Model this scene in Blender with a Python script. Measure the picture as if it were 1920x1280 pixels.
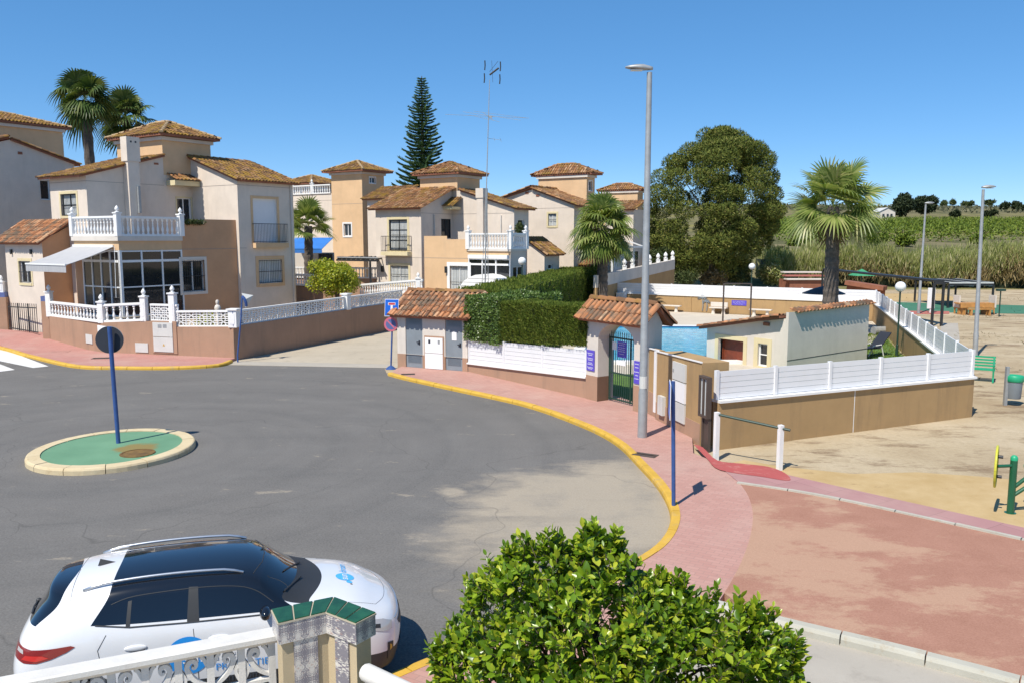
import bpy, bmesh, math, random
import numpy as np
from mathutils import Vector, Matrix
for _o in list(bpy.data.objects): bpy.data.objects.remove(_o)
SC = bpy.context.scene
COL = SC.collection
R = math.radians
# ------------------------------------------------------------------ camera
F, HZ, EYE = 1550.0, 448.0, 5.0          # focal length in photo pixels, horizon row, eye height (m)
PITCH = math.atan((640 - HZ) / F)
CP, SP = math.cos(PITCH), math.sin(PITCH)
cam = bpy.data.cameras.new('camera'); camo = bpy.data.objects.new('camera', cam); COL.objects.link(camo)
camo.location = (0, 0, EYE); camo.rotation_euler = (math.pi/2 - PITCH, 0, 0)
cam.sensor_width = 36; cam.lens = F / 1920 * 36; cam.clip_start = 0.1; cam.clip_end = 6000
SC.camera = camo
# ------------------------------------------------------------------ sky + sun
SUN_EL, SUN_AZ = 55.0, 216.0             # azimuth of the sun, clockwise from +Y
w = bpy.data.worlds.new('World'); SC.world = w; w.use_nodes = True
nt = w.node_tree; nt.nodes.clear()
sky = nt.nodes.new('ShaderNodeTexSky'); sky.sky_type = 'NISHITA'; sky.sun_disc = False
sky.sun_elevation = R(SUN_EL); sky.sun_rotation = R(SUN_AZ); sky.altitude = 0
sky.air_density = 0.6; sky.dust_density = 0.0; sky.ozone_density = 10.0
bg = nt.nodes.new('ShaderNodeBackground'); bg.inputs[1].default_value = 0.14
ow = nt.nodes.new('ShaderNodeOutputWorld')
hs = nt.nodes.new('ShaderNodeHueSaturation'); hs.inputs['Saturation'].default_value = 1.34; hs.inputs['Value'].default_value = 1.72
gm = nt.nodes.new('ShaderNodeGamma'); gm.inputs[1].default_value = 0.6
nt.links.new(sky.outputs[0], gm.inputs[0]); nt.links.new(gm.outputs[0], hs.inputs['Color']); nt.links.new(hs.outputs[0], bg.inputs[0]); nt.links.new(bg.outputs[0], ow.inputs[0])
sl = bpy.data.lights.new('sun', 'SUN'); sl.energy = 4.5; sl.angle = R(0.5); sl.color = (1.0, 0.942, 0.84)
so = bpy.data.objects.new('sun', sl); COL.objects.link(so)
az, el = R(SUN_AZ), R(SUN_EL)
sdir = Vector((math.sin(az)*math.cos(el), math.cos(az)*math.cos(el), math.sin(el)))
so.rotation_euler = sdir.to_track_quat('Z', 'Y').to_euler()
SC.view_settings.view_transform = 'Standard'; SC.view_settings.look = 'None'
SC.view_settings.exposure = 0.36; SC.view_settings.gamma = 1.0
SC.cycles.max_bounces = 6; SC.cycles.transparent_max_bounces = 6
rnd = random.Random(7)
# ------------------------------------------------------------------ survey helpers: photo measurement -> metres
def _ray(px, py):
    u = (px - 960) / F; v = (py - 640) / F
    return u, CP - v*SP, -SP - v*CP
def G(px, py, z=0.0):
    a, b, c = _ray(px, py); t = (z - EYE) / c
    return Vector((a*t, b*t, z))
def D(px, py, Y):
    a, b, c = _ray(px, py); t = Y / b
    return Vector((a*t, Y, EYE + c*t))
def zat(py, Y): return D(960, py, Y).z
AZR = R(33.0)
ER = Vector((math.sin(AZR), math.cos(AZR), 0)); EL = Vector((math.cos(AZR), -math.sin(AZR), 0))
def along(P, e, px):
    """distance s so that P + s*e stands on the sight line of column px (at eye level)"""
    a, b, c = _ray(px, HZ); k = a / b
    return (k*P.y - P.x) / (e.x - k*e.y)
# ------------------------------------------------------------------ object helpers
def tag(o, label=None, cat=None, group=None, kind=None):
    if label: o['label'] = label
    if cat: o['category'] = cat
    if group: o['group'] = group
    if kind: o['kind'] = kind
    return o
def empty(name, loc, label=None, cat=None, group=None, rz=0):
    o = bpy.data.objects.new(name, None); o.empty_display_size = 0.2; COL.objects.link(o)
    o.location = loc; o.rotation_euler = (0, 0, rz)
    return tag(o, label, cat, group)
def wloc(o):
    v = Vector((0, 0, 0))
    while o is not None:
        v = v + Vector(o.location); o = o.parent
    return v
def children(o): return [c for c in bpy.data.objects if c.parent == o]
def copy_tree(o, parent=None):
    c = o.copy(); COL.objects.link(c)
    c.parent = parent
    for ch in children(o): copy_tree(ch, c)
    return c
class MB:
    def __init__(s): s.v = []; s.f = []
    def add(s, vs, fs):
        n = len(s.v); s.v.extend([tuple(p) for p in vs]); s.f.extend([tuple(i+n for i in f) for f in fs]); return s
    def poly(s, pts): return s.add(pts, [range(len(pts))])
    def obox(s, P, ex, ey, ez):
        P, ex, ey, ez = map(Vector, (P, ex, ey, ez))
        v = [P, P+ex, P+ex+ey, P+ey]; v = v + [q+ez for q in v]
        return s.add(v, [(3,2,1,0),(4,5,6,7),(0,1,5,4),(1,2,6,5),(2,3,7,6),(3,0,4,7)])
    def box(s, c, d, rz=0):
        cx, cy, cz = c; a, b, h = d; ca, sa = math.cos(rz), math.sin(rz)
        ex = Vector((ca*a, sa*a, 0)); ey = Vector((-sa*b, ca*b, 0)); ez = Vector((0,0,h))
        return s.obox(Vector(c) - ex/2 - ey/2 - ez/2, ex, ey, ez)
    def bar(s, A, B, w, h, up=(0,0,1)):
        A, B = Vector(A), Vector(B); d = (B-A); up = Vector(up)
        sx = d.cross(up)
        if sx.length < 1e-6: sx = d.cross(Vector((0,1,0)))
        sx.normalize(); sz = sx.cross(d).normalized()
        return s.obox(A - sx*w/2 - sz*h/2, d, sx*w, sz*h)
    def prism(s, poly, z0, z1):
        n = len(poly); a = [(p[0], p[1], z0 if not callable(z0) else z0(p)) for p in poly]
        b = [(p[0], p[1], z1 if not callable(z1) else z1(p)) for p in poly]
        ar = sum(poly[i][0]*poly[(i+1)%n][1]-poly[(i+1)%n][0]*poly[i][1] for i in range(n))
        if ar < 0: a.reverse(); b.reverse()
        return s.add(a+b, [tuple(range(n-1,-1,-1)), tuple(range(n, 2*n))] + [(i,(i+1)%n,n+(i+1)%n,n+i) for i in range(n)])
    def path(s, pts, r, n=8, cap=True):
        pts = [Vector(p) for p in pts]; m = len(pts)
        rs = r if isinstance(r, (list, tuple)) else [r]*m
        vs = []; fs = []; ref = None
        for i, p in enumerate(pts):
            t = (pts[min(i+1, m-1)] - pts[max(i-1, 0)])
            t = t.normalized() if t.length > 1e-9 else Vector((0,0,1))
            if ref is None:
                ref = t.orthogonal().normalized()
            else:
                ref = (ref - t*ref.dot(t)); ref = ref.normalized() if ref.length > 1e-6 else t.orthogonal().normalized()
            q = t.cross(ref)
            for k in range(n):
                a = 2*math.pi*k/n; vs.append(p + (ref*math.cos(a) + q*math.sin(a))*rs[i])
        for i in range(m-1):
            for k in range(n):
                fs.append((i*n+k, i*n+(k+1)%n, (i+1)*n+(k+1)%n, (i+1)*n+k))
        if cap: fs.append(tuple(range(n-1,-1,-1))); fs.append(tuple(range((m-1)*n, m*n)))
        return s.add(vs, fs)
    def tube(s, A, B, r, n=8, r2=None): return s.path([A, B], [r, r if r2 is None else r2], n)
    def lathe(s, prof, n=12, o=(0,0,0)):
        ox, oy, oz = o; vs = []; fs = []
        for r, z in prof:
            for k in range(n):
                a = 2*math.pi*k/n; vs.append((ox+r*math.cos(a), oy+r*math.sin(a), oz+z))
        m = len(prof)
        for i in range(m-1):
            for k in range(n): fs.append((i*n+k, i*n+(k+1)%n, (i+1)*n+(k+1)%n, (i+1)*n+k))
        fs.append(tuple(range(n-1,-1,-1))); fs.append(tuple(range((m-1)*n, m*n)))
        return s.add(vs, fs)
    def ball(s, c, r, n=16, m=10, sq=(1,1,1)):
        prof = []
        vs = []; fs = []
        for i in range(m+1):
            t = math.pi*i/m
            for k in range(n):
                a = 2*math.pi*k/n
                vs.append((c[0]+r*sq[0]*math.sin(t)*math.cos(a), c[1]+r*sq[1]*math.sin(t)*math.sin(a), c[2]-r*sq[2]*math.cos(t)))
        for i in range(m):
            for k in range(n): fs.append((i*n+k, i*n+(k+1)%n, (i+1)*n+(k+1)%n, (i+1)*n+k))
        return s.add(vs, fs)
    def disc(s, c, axis, r, th, n=40):
        c, axis = Vector(c), Vector(axis).normalized()
        return s.path([c - axis*th/2, c + axis*th/2], r, n)
    def build(s, name, mat, parent=None, smooth=False, local=False, bevel=0, origin=None):
        me = bpy.data.meshes.new(name)
        off = Vector((0,0,0))
        if parent is not None and not local: off = wloc(parent)
        if parent is None and not local and s.v:
            if origin is None:
                a = np.array(s.v); origin = (float(a[:,0].mean()), float(a[:,1].mean()), float(a[:,2].min()))
            off = Vector(origin)
        me.from_pydata([(x-off.x, y-off.y, z-off.z) for x, y, z in s.v], [], s.f)
        me.update()
        if smooth:
            me.shade_smooth()
            if smooth != 'all':
                me.set_sharp_from_angle(angle=R(40))
        me.materials.append(mat)
        o = bpy.data.objects.new(name, me); COL.objects.link(o)
        if parent is not None: o.parent = parent
        elif not local: o.location = off
        if bevel:
            b = o.modifiers.new('bevel', 'BEVEL'); b.width = bevel; b.segments = 2; b.limit_method = 'ANGLE'
        return o
def np_mesh(name, V, Fc, mat, parent=None, smooth=False, origin=None):
    """V (n,3) world, Fc (m,k) faces of equal size"""
    V = np.asarray(V, dtype=np.float32); Fc = np.asarray(Fc, dtype=np.int32)
    off = np.array(wloc(parent)) if parent is not None else (np.array(origin) if origin is not None else np.array([V[:,0].mean(), V[:,1].mean(), V[:,2].min()]))
    me = bpy.data.meshes.new(name)
    me.vertices.add(len(V)); me.vertices.foreach_set('co', (V - off).astype(np.float32).ravel())
    k = Fc.shape[1]
    me.loops.add(Fc.size); me.loops.foreach_set('vertex_index', Fc.ravel())
    me.polygons.add(len(Fc)); me.polygons.foreach_set('loop_start', np.arange(0, Fc.size, k, dtype=np.int32))
    me.update(calc_edges=True)
    if smooth: me.shade_smooth()
    me.materials.append(mat)
    o = bpy.data.objects.new(name, me); COL.objects.link(o)
    if parent is not None: o.parent = parent
    else: o.location = tuple(float(t) for t in off)
    return o
# ------------------------------------------------------------------ materials
MATS = {}
def newmat(name):
    m = bpy.data.materials.new(name); m.use_nodes = True; t = m.node_tree; t.nodes.clear()
    out = t.nodes.new('ShaderNodeOutputMaterial'); b = t.nodes.new('ShaderNodeBsdfPrincipled')
    t.links.new(b.outputs[0], out.inputs[0]); MATS[name] = m
    return m, t, b
def N(t, typ, **kw):
    n = t.nodes.new(typ)
    for k, v in kw.items():
        if k.startswith('i_'): n.inputs[k[2:].replace('_', ' ')].default_value = v
        else: setattr(n, k, v)
    return n
def rgb(c): return (c[0], c[1], c[2], 1)
def coords(t, scale=(1,1,1), rot=(0,0,0), obj=True):
    if obj:
        g = N(t, 'ShaderNodeTexCoord'); o = g.outputs['Object']
    else:
        g = N(t, 'ShaderNodeNewGeometry'); o = g.outputs['Position']
    m = N(t, 'ShaderNodeMapping'); m.inputs['Scale'].default_value = scale; m.inputs['Rotation'].default_value = rot
    t.links.new(o, m.inputs[0]); return m.outputs[0]
def noise(t, vec, scale, detail=4, rough=0.55):
    n = N(t, 'ShaderNodeTexNoise'); n.inputs['Scale'].default_value = scale; n.inputs['Detail'].default_value = detail
    n.inputs['Roughness'].default_value = rough
    if vec is not None: t.links.new(vec, n.inputs['Vector'])
    return n.outputs[0]
def ramp(t, fac, stops):
    r = N(t, 'ShaderNodeValToRGB'); e = r.color_ramp.elements
    while len(e) < len(stops): e.new(0.5)
    for i, (p, c) in enumerate(stops): e[i].position = p; e[i].color = rgb(c) if not isinstance(c, (int, float)) else (c, c, c, 1)
    t.links.new(fac, r.inputs[0]); return r.outputs[0]
def mix(t, fac, a, b, mode='MIX'):
    n = N(t, 'ShaderNodeMix', data_type='RGBA', blend_type=mode)
    for s, v in ((n.inputs[0], fac), (n.inputs[6], a), (n.inputs[7], b)):
        if isinstance(v, (int, float)): s.default_value = v
        elif isinstance(v, (tuple, list)): s.default_value = rgb(v)
        else: t.links.new(v, s)
    return n.outputs[2]
def bump(t, b, h, strength=0.3, dist=0.02):
    n = N(t, 'ShaderNodeBump'); n.inputs['Strength'].default_value = strength; n.inputs['Distance'].default_value = dist
    t.links.new(h, n.inputs['Height']); t.links.new(n.outputs[0], b.inputs['Normal'])
def plain(name, c, rough=0.6, metal=0.0, var=0.12, vscale=2.0, bmp=0.0, bscale=60, coat=0.0, spec=None, dirt=None):
    if name in MATS: return MATS[name]
    m, t, b = newmat(name); v = coords(t)
    f = noise(t, v, vscale, 5, 0.6)
    lo = tuple(x*(1-var) for x in c); hi = tuple(min(1, x*(1+var)) for x in c)
    col = ramp(t, f, [(0.3, lo), (0.7, hi)])
    if dirt:
        f2 = noise(t, coords(t, (1,1,0.25)), dirt[1], 6, 0.65)
        col = mix(t, ramp(t, f2, [(dirt[2], 0), (dirt[2]+0.18, dirt[3])]), col, dirt[0])
    t.links.new(col, b.inputs['Base Color'])
    b.inputs['Roughness'].default_value = rough; b.inputs['Metallic'].default_value = metal
    if coat: b.inputs['Coat Weight'].default_value = coat; b.inputs['Coat Roughness'].default_value = 0.03
    if spec is not None: b.inputs['Specular IOR Level'].default_value = spec
    if bmp: bump(t, b, noise(t, v, bscale, 3), bmp, 0.01)
    return m
def islandmat(name, stops, rough=0.55, trans=0.0, spec=0.4, extra=None, bmp=None):
    """colour varies from leaf to leaf / tile to tile (mesh islands)"""
    m, t, b = newmat(name)
    g = N(t, 'ShaderNodeNewGeometry')
    col = ramp(t, g.outputs['Random Per Island'], stops)
    if extra:
        f = noise(t, coords(t), extra[1], 5, 0.65)
        col = mix(t, ramp(t, f, [(extra[2], 0), (extra[2]+0.14, extra[3])]), col, extra[0])
    t.links.new(col, b.inputs['Base Color']); b.inputs['Roughness'].default_value = rough
    b.inputs['Specular IOR Level'].default_value = spec
    if trans:
        tr = N(t, 'ShaderNodeBsdfTranslucent'); mx = N(t, 'ShaderNodeMixShader'); mx.inputs[0].default_value = trans
        c2 = mix(t, 1.0, col, (1.0, 1.0, 0.45), 'MULTIPLY'); t.links.new(c2, tr.inputs[0])
        t.links.new(b.outputs[0], mx.inputs[1]); t.links.new(tr.outputs[0], mx.inputs[2])
        t.links.new(mx.outputs[0], [n for n in t.nodes if n.type == 'OUTPUT_MATERIAL'][0].inputs[0])
    if bmp: bump(t, b, noise(t, coords(t), bmp[0], 3), bmp[1], 0.02)
    return m
def stucco(name, c, stain=(0.30,0.26,0.21), amt=0.2, bscale=90):
    m, t, b = newmat(name)
    v = coords(t); f = noise(t, v, 0.9, 6, 0.65)
    col = ramp(t, f, [(0.3, tuple(x*0.9 for x in c)), (0.7, tuple(min(1,x*1.06) for x in c))])
    f2 = noise(t, coords(t, (1.6,1.6,0.22)), 1.3, 7, 0.7)
    col = mix(t, ramp(t, f2, [(0.52, 0.0), (0.78, amt)]), col, stain)
    t.links.new(col, b.inputs['Base Color']); b.inputs['Roughness'].default_value = 0.9; b.inputs['Specular IOR Level'].default_value = 0.15
    bump(t, b, noise(t, v, bscale, 3), 0.35, 0.012)
    return m
M = {}
M['cream'] = stucco('cream_stucco', (0.70,0.605,0.51))
M['peach'] = stucco('peach_stucco', (0.68,0.46,0.27))
M['salmon'] = stucco('salmon_stucco', (0.58,0.335,0.19))
M['trim'] = stucco('pale_trim', (0.68,0.58,0.36), amt=0.15)
M['offwhite'] = stucco('offwhite_stucco', (0.66,0.60,0.53), amt=0.22)
M['tan'] = stucco('tan_render', (0.42,0.275,0.135), stain=(0.20,0.14,0.09), amt=0.6, bscale=60)
M['pinktan'] = stucco('pink_tan_plinth', (0.40,0.25,0.17), stain=(0.22,0.16,0.12), amt=0.6, bscale=70)
M['white'] = plain('white_paint', (0.80,0.79,0.77), 0.5, var=0.04, dirt=((0.5,0.47,0.42), 1.5, 0.6, 0.35))
M['pvc'] = plain('white_fence_panel', (0.75,0.75,0.76), 0.35, var=0.03, dirt=((0.6,0.58,0.54), 0.9, 0.58, 0.3))
M['alu'] = plain('white_aluminium', (0.78,0.78,0.77), 0.35, var=0.03)
M['glass'] = plain('dark_window_glass', (0.018,0.020,0.024), 0.06, var=0.2, spec=0.7)
M['shutter'] = plain('white_shutter', (0.74,0.74,0.75), 0.5, var=0.03)
M['blind'] = plain('pale_blind_glass', (0.56,0.58,0.57), 0.4, var=0.12)
M['iron'] = plain('black_iron', (0.03,0.032,0.034), 0.5, var=0.2, metal=0.2)
M['greeniron'] = plain('dark_green_iron', (0.018,0.05,0.036), 0.45, var=0.2)
M['galv'] = plain('galvanised_steel', (0.36,0.37,0.37), 0.5, metal=0.35, var=0.12, vscale=6, dirt=((0.25,0.23,0.2), 3, 0.6, 0.4))
M['greydoor'] = plain('grey_metal_door', (0.21,0.24,0.265), 0.5, var=0.08, dirt=((0.36,0.37,0.37), 5, 0.62, 0.5))
M['greybox'] = plain('pale_meter_box', (0.58,0.58,0.55), 0.5, var=0.05, dirt=((0.4,0.36,0.3), 3, 0.6, 0.3))
M['brown'] = plain('brown_metal', (0.075,0.055,0.045), 0.5, var=0.15)
M['blue'] = plain('blue_pole_paint', (0.035,0.085,0.26), 0.45, var=0.15, vscale=5, dirt=((0.25,0.27,0.3), 6, 0.62, 0.4))
M['black'] = plain('dark_sign_back', (0.022,0.025,0.035), 0.55, var=0.15)
M['signblue'] = plain('sign_blue', (0.012,0.13,0.62), 0.4, var=0.05)
M['signred'] = plain('sign_red', (0.55,0.05,0.06), 0.45, var=0.08)
M['fadedred'] = plain('faded_sign_red', (0.55,0.14,0.19), 0.5, var=0.08)
M['fadedblue'] = plain('faded_sign_blue', (0.10,0.13,0.30), 0.5, var=0.08)
M['purple'] = plain('violet_board', (0.105,0.075,0.50), 0.5, var=0.05)
M['signwhite'] = plain('sign_white', (0.8,0.8,0.8), 0.45, var=0.02)
M['yellow'] = plain('yellow_kerb_paint', (0.58,0.35,0.045), 0.7, var=0.12, vscale=3, dirt=((0.42,0.32,0.18), 2.5, 0.55, 0.7), bmp=0.3)
M['globe'] = plain('white_globe', (0.8,0.8,0.78), 0.25, var=0.02)
M['redwood'] = plain('red_brown_door', (0.20,0.045,0.02), 0.4, var=0.2, vscale=8)
M['tile'] = islandmat('clay_roof_tile', [(0.0,(0.115,0.07,0.042)),(0.35,(0.20,0.10,0.048)),(0.6,(0.30,0.14,0.06)),(0.85,(0.36,0.20,0.10)),(1.0,(0.42,0.28,0.17))], 0.85, spec=0.2, extra=((0.26,0.16,0.03), 1.2, 0.5, 0.65), bmp=(14, 0.4))
M['tiledark'] = islandmat('weathered_roof_tile', [(0.0,(0.08,0.055,0.035)),(0.35,(0.145,0.08,0.04)),(0.6,(0.215,0.11,0.045)),(0.85,(0.28,0.15,0.065)),(1.0,(0.36,0.23,0.13))], 0.85, spec=0.2, extra=((0.28,0.17,0.025), 1.6, 0.47, 0.8), bmp=(14, 0.4))
M['tileorange'] = islandmat('orange_roof_tile', [(0.0,(0.13,0.07,0.045)),(0.3,(0.29,0.13,0.065)),(0.6,(0.42,0.18,0.08)),(0.85,(0.50,0.24,0.12)),(1.0,(0.50,0.33,0.2))], 0.85, spec=0.2, extra=((0.14,0.115,0.085), 2.0, 0.46, 0.85), bmp=(18, 0.4))
M['ridge'] = plain('roof_ridge_mortar', (0.38,0.27,0.15), 0.9, var=0.3, vscale=5, bmp=0.4, bscale=25)
M['fascia'] = plain('red_brown_fascia', (0.26,0.10,0.055), 0.8, var=0.2)
# ================================================================== the setting: ground, road, pavements
def sheet(name, px, z, mat, zz=None, pts=None):
    P = pts if pts is not None else [G(a, b, z) for a, b in px]
    n = len(P)
    ar = sum(P[i][0]*P[(i+1)%n][1]-P[(i+1)%n][0]*P[i][1] for i in range(n))
    if ar < 0: P = P[::-1]
    bm = bmesh.new(); vs = [bm.verts.new((p[0], p[1], z)) for p in P]
    f = bm.faces.new(vs); bmesh.ops.triangulate(bm, faces=[f])
    me = bpy.data.meshes.new(name); bm.to_mesh(me); bm.free(); me.materials.append(mat)
    o = bpy.data.objects.new(name, me); COL.objects.link(o); o['kind'] = 'structure'; return o
def smoothline(pts, n=6):
    P = [Vector(p) for p in pts]; out = []
    for i in range(len(P)-1):
        p0, p1, p2, p3 = P[max(i-1,0)], P[i], P[i+1], P[min(i+2,len(P)-1)]
        for k in range(n):
            t = k/n
            out.append(0.5*((2*p1)+(p2-p0)*t+(2*p0-5*p1+4*p2-p3)*t*t+(3*p1-p0-3*p2+p3)*t**3))
    out.append(P[-1]); return out
def offset(pts, d):
    out = []
    for i, p in enumerate(pts):
        t = pts[min(i+1,len(pts)-1)] - pts[max(i-1,0)]; t.z = 0; t.normalize()
        out.append(p + Vector((t.y, -t.x, 0))*d)
    return out
def slab(name, P, z0, z1, mat):
    """raised slab with any outline"""
    n = len(P)
    ar = sum(P[i][0]*P[(i+1)%n][1]-P[(i+1)%n][0]*P[i][1] for i in range(n))
    if ar < 0: P = P[::-1]
    bm = bmesh.new(); vs = [bm.verts.new((p[0], p[1], z1)) for p in P]; lo = [bm.verts.new((p[0], p[1], z0)) for p in P]
    f = bm.faces.new(vs)
    for i in range(n): bm.faces.new((lo[i], lo[(i+1)%n], vs[(i+1)%n], vs[i]))
    bmesh.ops.triangulate(bm, faces=[f])
    me = bpy.data.meshes.new(name); bm.to_mesh(me); bm.free(); me.materials.append(mat)
    o = bpy.data.objects.new(name, me); COL.objects.link(o); o['kind'] = 'structure'; return o
def kerb(name, line, w, z0, z1, mat, gap=1.0):
    """kerb stones along a line (line = road edge, stones to its right-hand side offset w)"""
    L = [0.0]
    for i in range(len(line)-1): L.append(L[-1] + (line[i+1]-line[i]).length)
    def at(s):
        s = min(max(s, 0), L[-1])
        for i in range(len(line)-1):
            if s <= L[i+1] + 1e-9:
                k = (s-L[i])/max(L[i+1]-L[i], 1e-9); d = (line[i+1]-line[i]).normalized()
                return line[i].lerp(line[i+1], k), d
        return line[-1], (line[-1]-line[-2]).normalized()
    mb = MB(); s = 0
    while s < L[-1] - 0.05:
        e = min(s+gap, L[-1]); m = 4; g = 0.008; dz = rnd.uniform(-0.006, 0.006)
        sec = []
        for k in range(m+1):
            p, d = at(s+g + (e-s-2*g)*k/m); nrm = Vector((d.y, -d.x, 0))
            sg_ = 1 if w > 0 else -1; prof = [(0, z0), (0.0, z1-0.05), (0.02*sg_, z1-0.012), (0.045*sg_, z1+dz), (w, z1+dz), (w, z0)]
            sec.append([(p.x+nrm.x*a, p.y+nrm.y*a, z) for a, z in prof])
        vs = [q for r in sec for q in r]; c = 6; fs = []
        for k in range(m):
            for j in range(c-1): fs.append((k*c+j, (k+1)*c+j, (k+1)*c+j+1, k*c+j+1)[::-1])
        fs.append(tuple(range(c))); fs.append(tuple(range(m*c, m*c+c))[::-1])
        mb.add(vs, fs); s = e
    o = mb.build(name, mat); o['kind'] = 'structure'; return o
# --- materials of the ground
def ground_mats():
    # sand lot
    m, t, b = newmat('sandy_earth'); v = coords(t, obj=False)
    f = noise(t, v, 0.22, 8, 0.62); c = ramp(t, f, [(0.34,(0.33,0.25,0.155)),(0.5,(0.43,0.345,0.225)),(0.66,(0.51,0.425,0.30))])
    f2 = noise(t, coords(t, (0.55,1.5,1), (0,0,0.5), obj=False), 0.75, 9, 0.72)
    c = mix(t, ramp(t, f2, [(0.515,0),(0.60,0.85)]), c, (0.18,0.118,0.068))
    f3 = noise(t, v, 9, 5, 0.7); c = mix(t, 0.22, c, ramp(t, f3, [(0.3,(0.22,0.165,0.10)),(0.7,(0.54,0.46,0.34))]))
    t.links.new(c, b.inputs['Base Color']); b.inputs['Roughness'].default_value = 0.95; b.inputs['Specular IOR Level'].default_value = 0.1
    bump(t, b, noise(t, v, 5, 8, 0.7), 0.5, 0.05); M['sand'] = m
    m, t, b = newmat('orange_sand'); v = coords(t, obj=False)
    f = noise(t, v, 1.1, 8, 0.65); c = ramp(t, f, [(0.35,(0.42,0.295,0.14)),(0.65,(0.50,0.37,0.20))])
    f2 = noise(t, coords(t, (0.7,1.4,1), (0,0,0.3), obj=False), 1.6, 8, 0.72); c = mix(t, ramp(t, f2, [(0.6,0),(0.68,0.6)]), c, (0.24,0.16,0.08))
    t.links.new(c, b.inputs['Base Color']); b.inputs['Roughness'].default_value = 0.95; b.inputs['Specular IOR Level'].default_value = 0.1
    bump(t, b, noise(t, v, 20, 5), 0.3, 0.02); M['osand'] = m
    # asphalt
    m, t, b = newmat('asphalt'); v = coords(t, obj=False)
    f = noise(t, v, 0.35, 7, 0.6); c = ramp(t, f, [(0.3,(0.142,0.131,0.119)),(0.7,(0.182,0.169,0.154))])
    # wheel scuffs: rings round the island
    isl = G(214, 848); 
    vs = N(t, 'ShaderNodeVectorMath', operation='DISTANCE'); g = N(t, 'ShaderNodeNewGeometry'); t.links.new(g.outputs['Position'], vs.inputs[0]); vs.inputs[1].default_value = (isl.x, isl.y, 0)
    cm = N(t, 'ShaderNodeCombineXYZ'); t.links.new(vs.outputs['Value'], cm.inputs[0])
    fr = noise(t, cm.outputs[0], 1.1, 6, 0.6)
    fn = noise(t, v, 0.5, 3); mm = N(t, 'ShaderNodeMath', operation='MULTIPLY'); t.links.new(ramp(t, fr, [(0.42,0),(0.66,0.85)]), mm.inputs[0]); t.links.new(fn, mm.inputs[1])
    c = mix(t, mm.outputs[0], c, (0.085,0.082,0.078))
    # dust blown in from the sand lot
    for (px, py, r0, r1, a) in ((1120,950,1.2,3.6,0.95),(930,1005,0.2,1.7,0.6),(850,922,0.1,0.42,0.8),(1195,890,0.3,1.9,0.75),(1130,1010,0.5,2.5,0.6),(1020,1060,0.3,2.2,0.4)):
        p = G(px, py); d = N(t, 'ShaderNodeVectorMath', operation='DISTANCE'); t.links.new(g.outputs['Position'], d.inputs[0]); d.inputs[1].default_value = (p.x, p.y, 0)
        mr = N(t, 'ShaderNodeMapRange'); mr.inputs[1].default_value = r1; mr.inputs[2].default_value = r0; mr.inputs[3].default_value = 0; mr.inputs[4].default_value = 0.62
        t.links.new(d.outputs['Value'], mr.inputs[0])
        nn = noise(t, coords(t, (1,1.8,1), (0,0,0.4), obj=False), 0.8, 8, 0.7)
        ad = N(t, 'ShaderNodeMath', operation='ADD'); t.links.new(mr.outputs[0], ad.inputs[0]); t.links.new(nn, ad.inputs[1])
        c = mix(t, ramp(t, ad.outputs[0], [(0.62,0),(0.95,a)]), c, (0.48,0.40,0.29))
    fp = noise(t, v, 0.9, 9, 0.72); c = mix(t, ramp(t, fp, [(0.50,0),(0.72,0.5)]), c, (0.20,0.19,0.175)); fq = noise(t, coords(t, (0.4,1.6,1), (0,0,0.2), obj=False), 0.5, 6, 0.6); c = mix(t, ramp(t, fq, [(0.52,0),(0.7,0.45)]), c, (0.10,0.096,0.09))
    f3 = noise(t, v, 30, 4, 0.75); c = mix(t, 0.38, c, ramp(t, f3, [(0.3,(0.05,0.05,0.05)),(0.7,(0.25,0.245,0.235))]))
    vo = N(t, 'ShaderNodeTexVoronoi', feature='DISTANCE_TO_EDGE'); vo.inputs['Scale'].default_value = 0.16
    wv = N(t, 'ShaderNodeVectorMath', operation='ADD'); nz = N(t, 'ShaderNodeTexNoise'); nz.inputs['Scale'].default_value = 0.6; t.links.new(v, nz.inputs['Vector'])
    sc = N(t, 'ShaderNodeVectorMath', operation='SCALE'); sc.inputs['Scale'].default_value = 2.2; t.links.new(nz.outputs[1], sc.inputs[0]); t.links.new(v, wv.inputs[0]); t.links.new(sc.outputs[0], wv.inputs[1])
    t.links.new(wv.outputs[0], vo.inputs['Vector'])
    cr = ramp(t, vo.outputs[0], [(0.0,0.32),(0.0022,0.0)]); c = mix(t, cr, c, (0.045,0.043,0.04))
    t.links.new(c, b.inputs['Base Color']); b.inputs['Roughness'].default_value = 0.85; b.inputs['Specular IOR Level'].default_value = 0.25
    bump(t, b, noise(t, v, 60, 2), 0.35, 0.008); M['asphalt'] = m
    # pink block paving
    def paving(name, c1, c2, cm_, rot, sx=0.2, sy=0.1):
        m, t, b = newmat(name); v = coords(t, (1,1,1), (0,0,rot), obj=False)
        br = N(t, 'ShaderNodeTexBrick'); br.inputs['Scale'].default_value = 1; br.inputs['Brick Width'].default_value = sx; br.inputs['Row Height'].default_value = sy
        br.inputs['Mortar Size'].default_value = 0.006; br.inputs['Color1'].default_value = rgb(c1); br.inputs['Color2'].default_value = rgb(c2); br.inputs['Mortar'].default_value = rgb(cm_)
        t.links.new(v, br.inputs['Vector'])
        vv = coords(t, obj=False); f = noise(t, vv, 0.5, 7, 0.65)
        c = mix(t, ramp(t, f, [(0.45,0),(0.75,0.55)]), br.outputs[0], (0.50,0.36,0.30))
        f2 = noise(t, vv, 1.6, 8, 0.7); c = mix(t, ramp(t, f2, [(0.56,0),(0.7,0.4)]), c, (0.28,0.17,0.15))
        t.links.new(c, b.inputs['Base Color']); b.inputs['Roughness'].default_value = 0.85; b.inputs['Specular IOR Level'].default_value = 0.2
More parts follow.
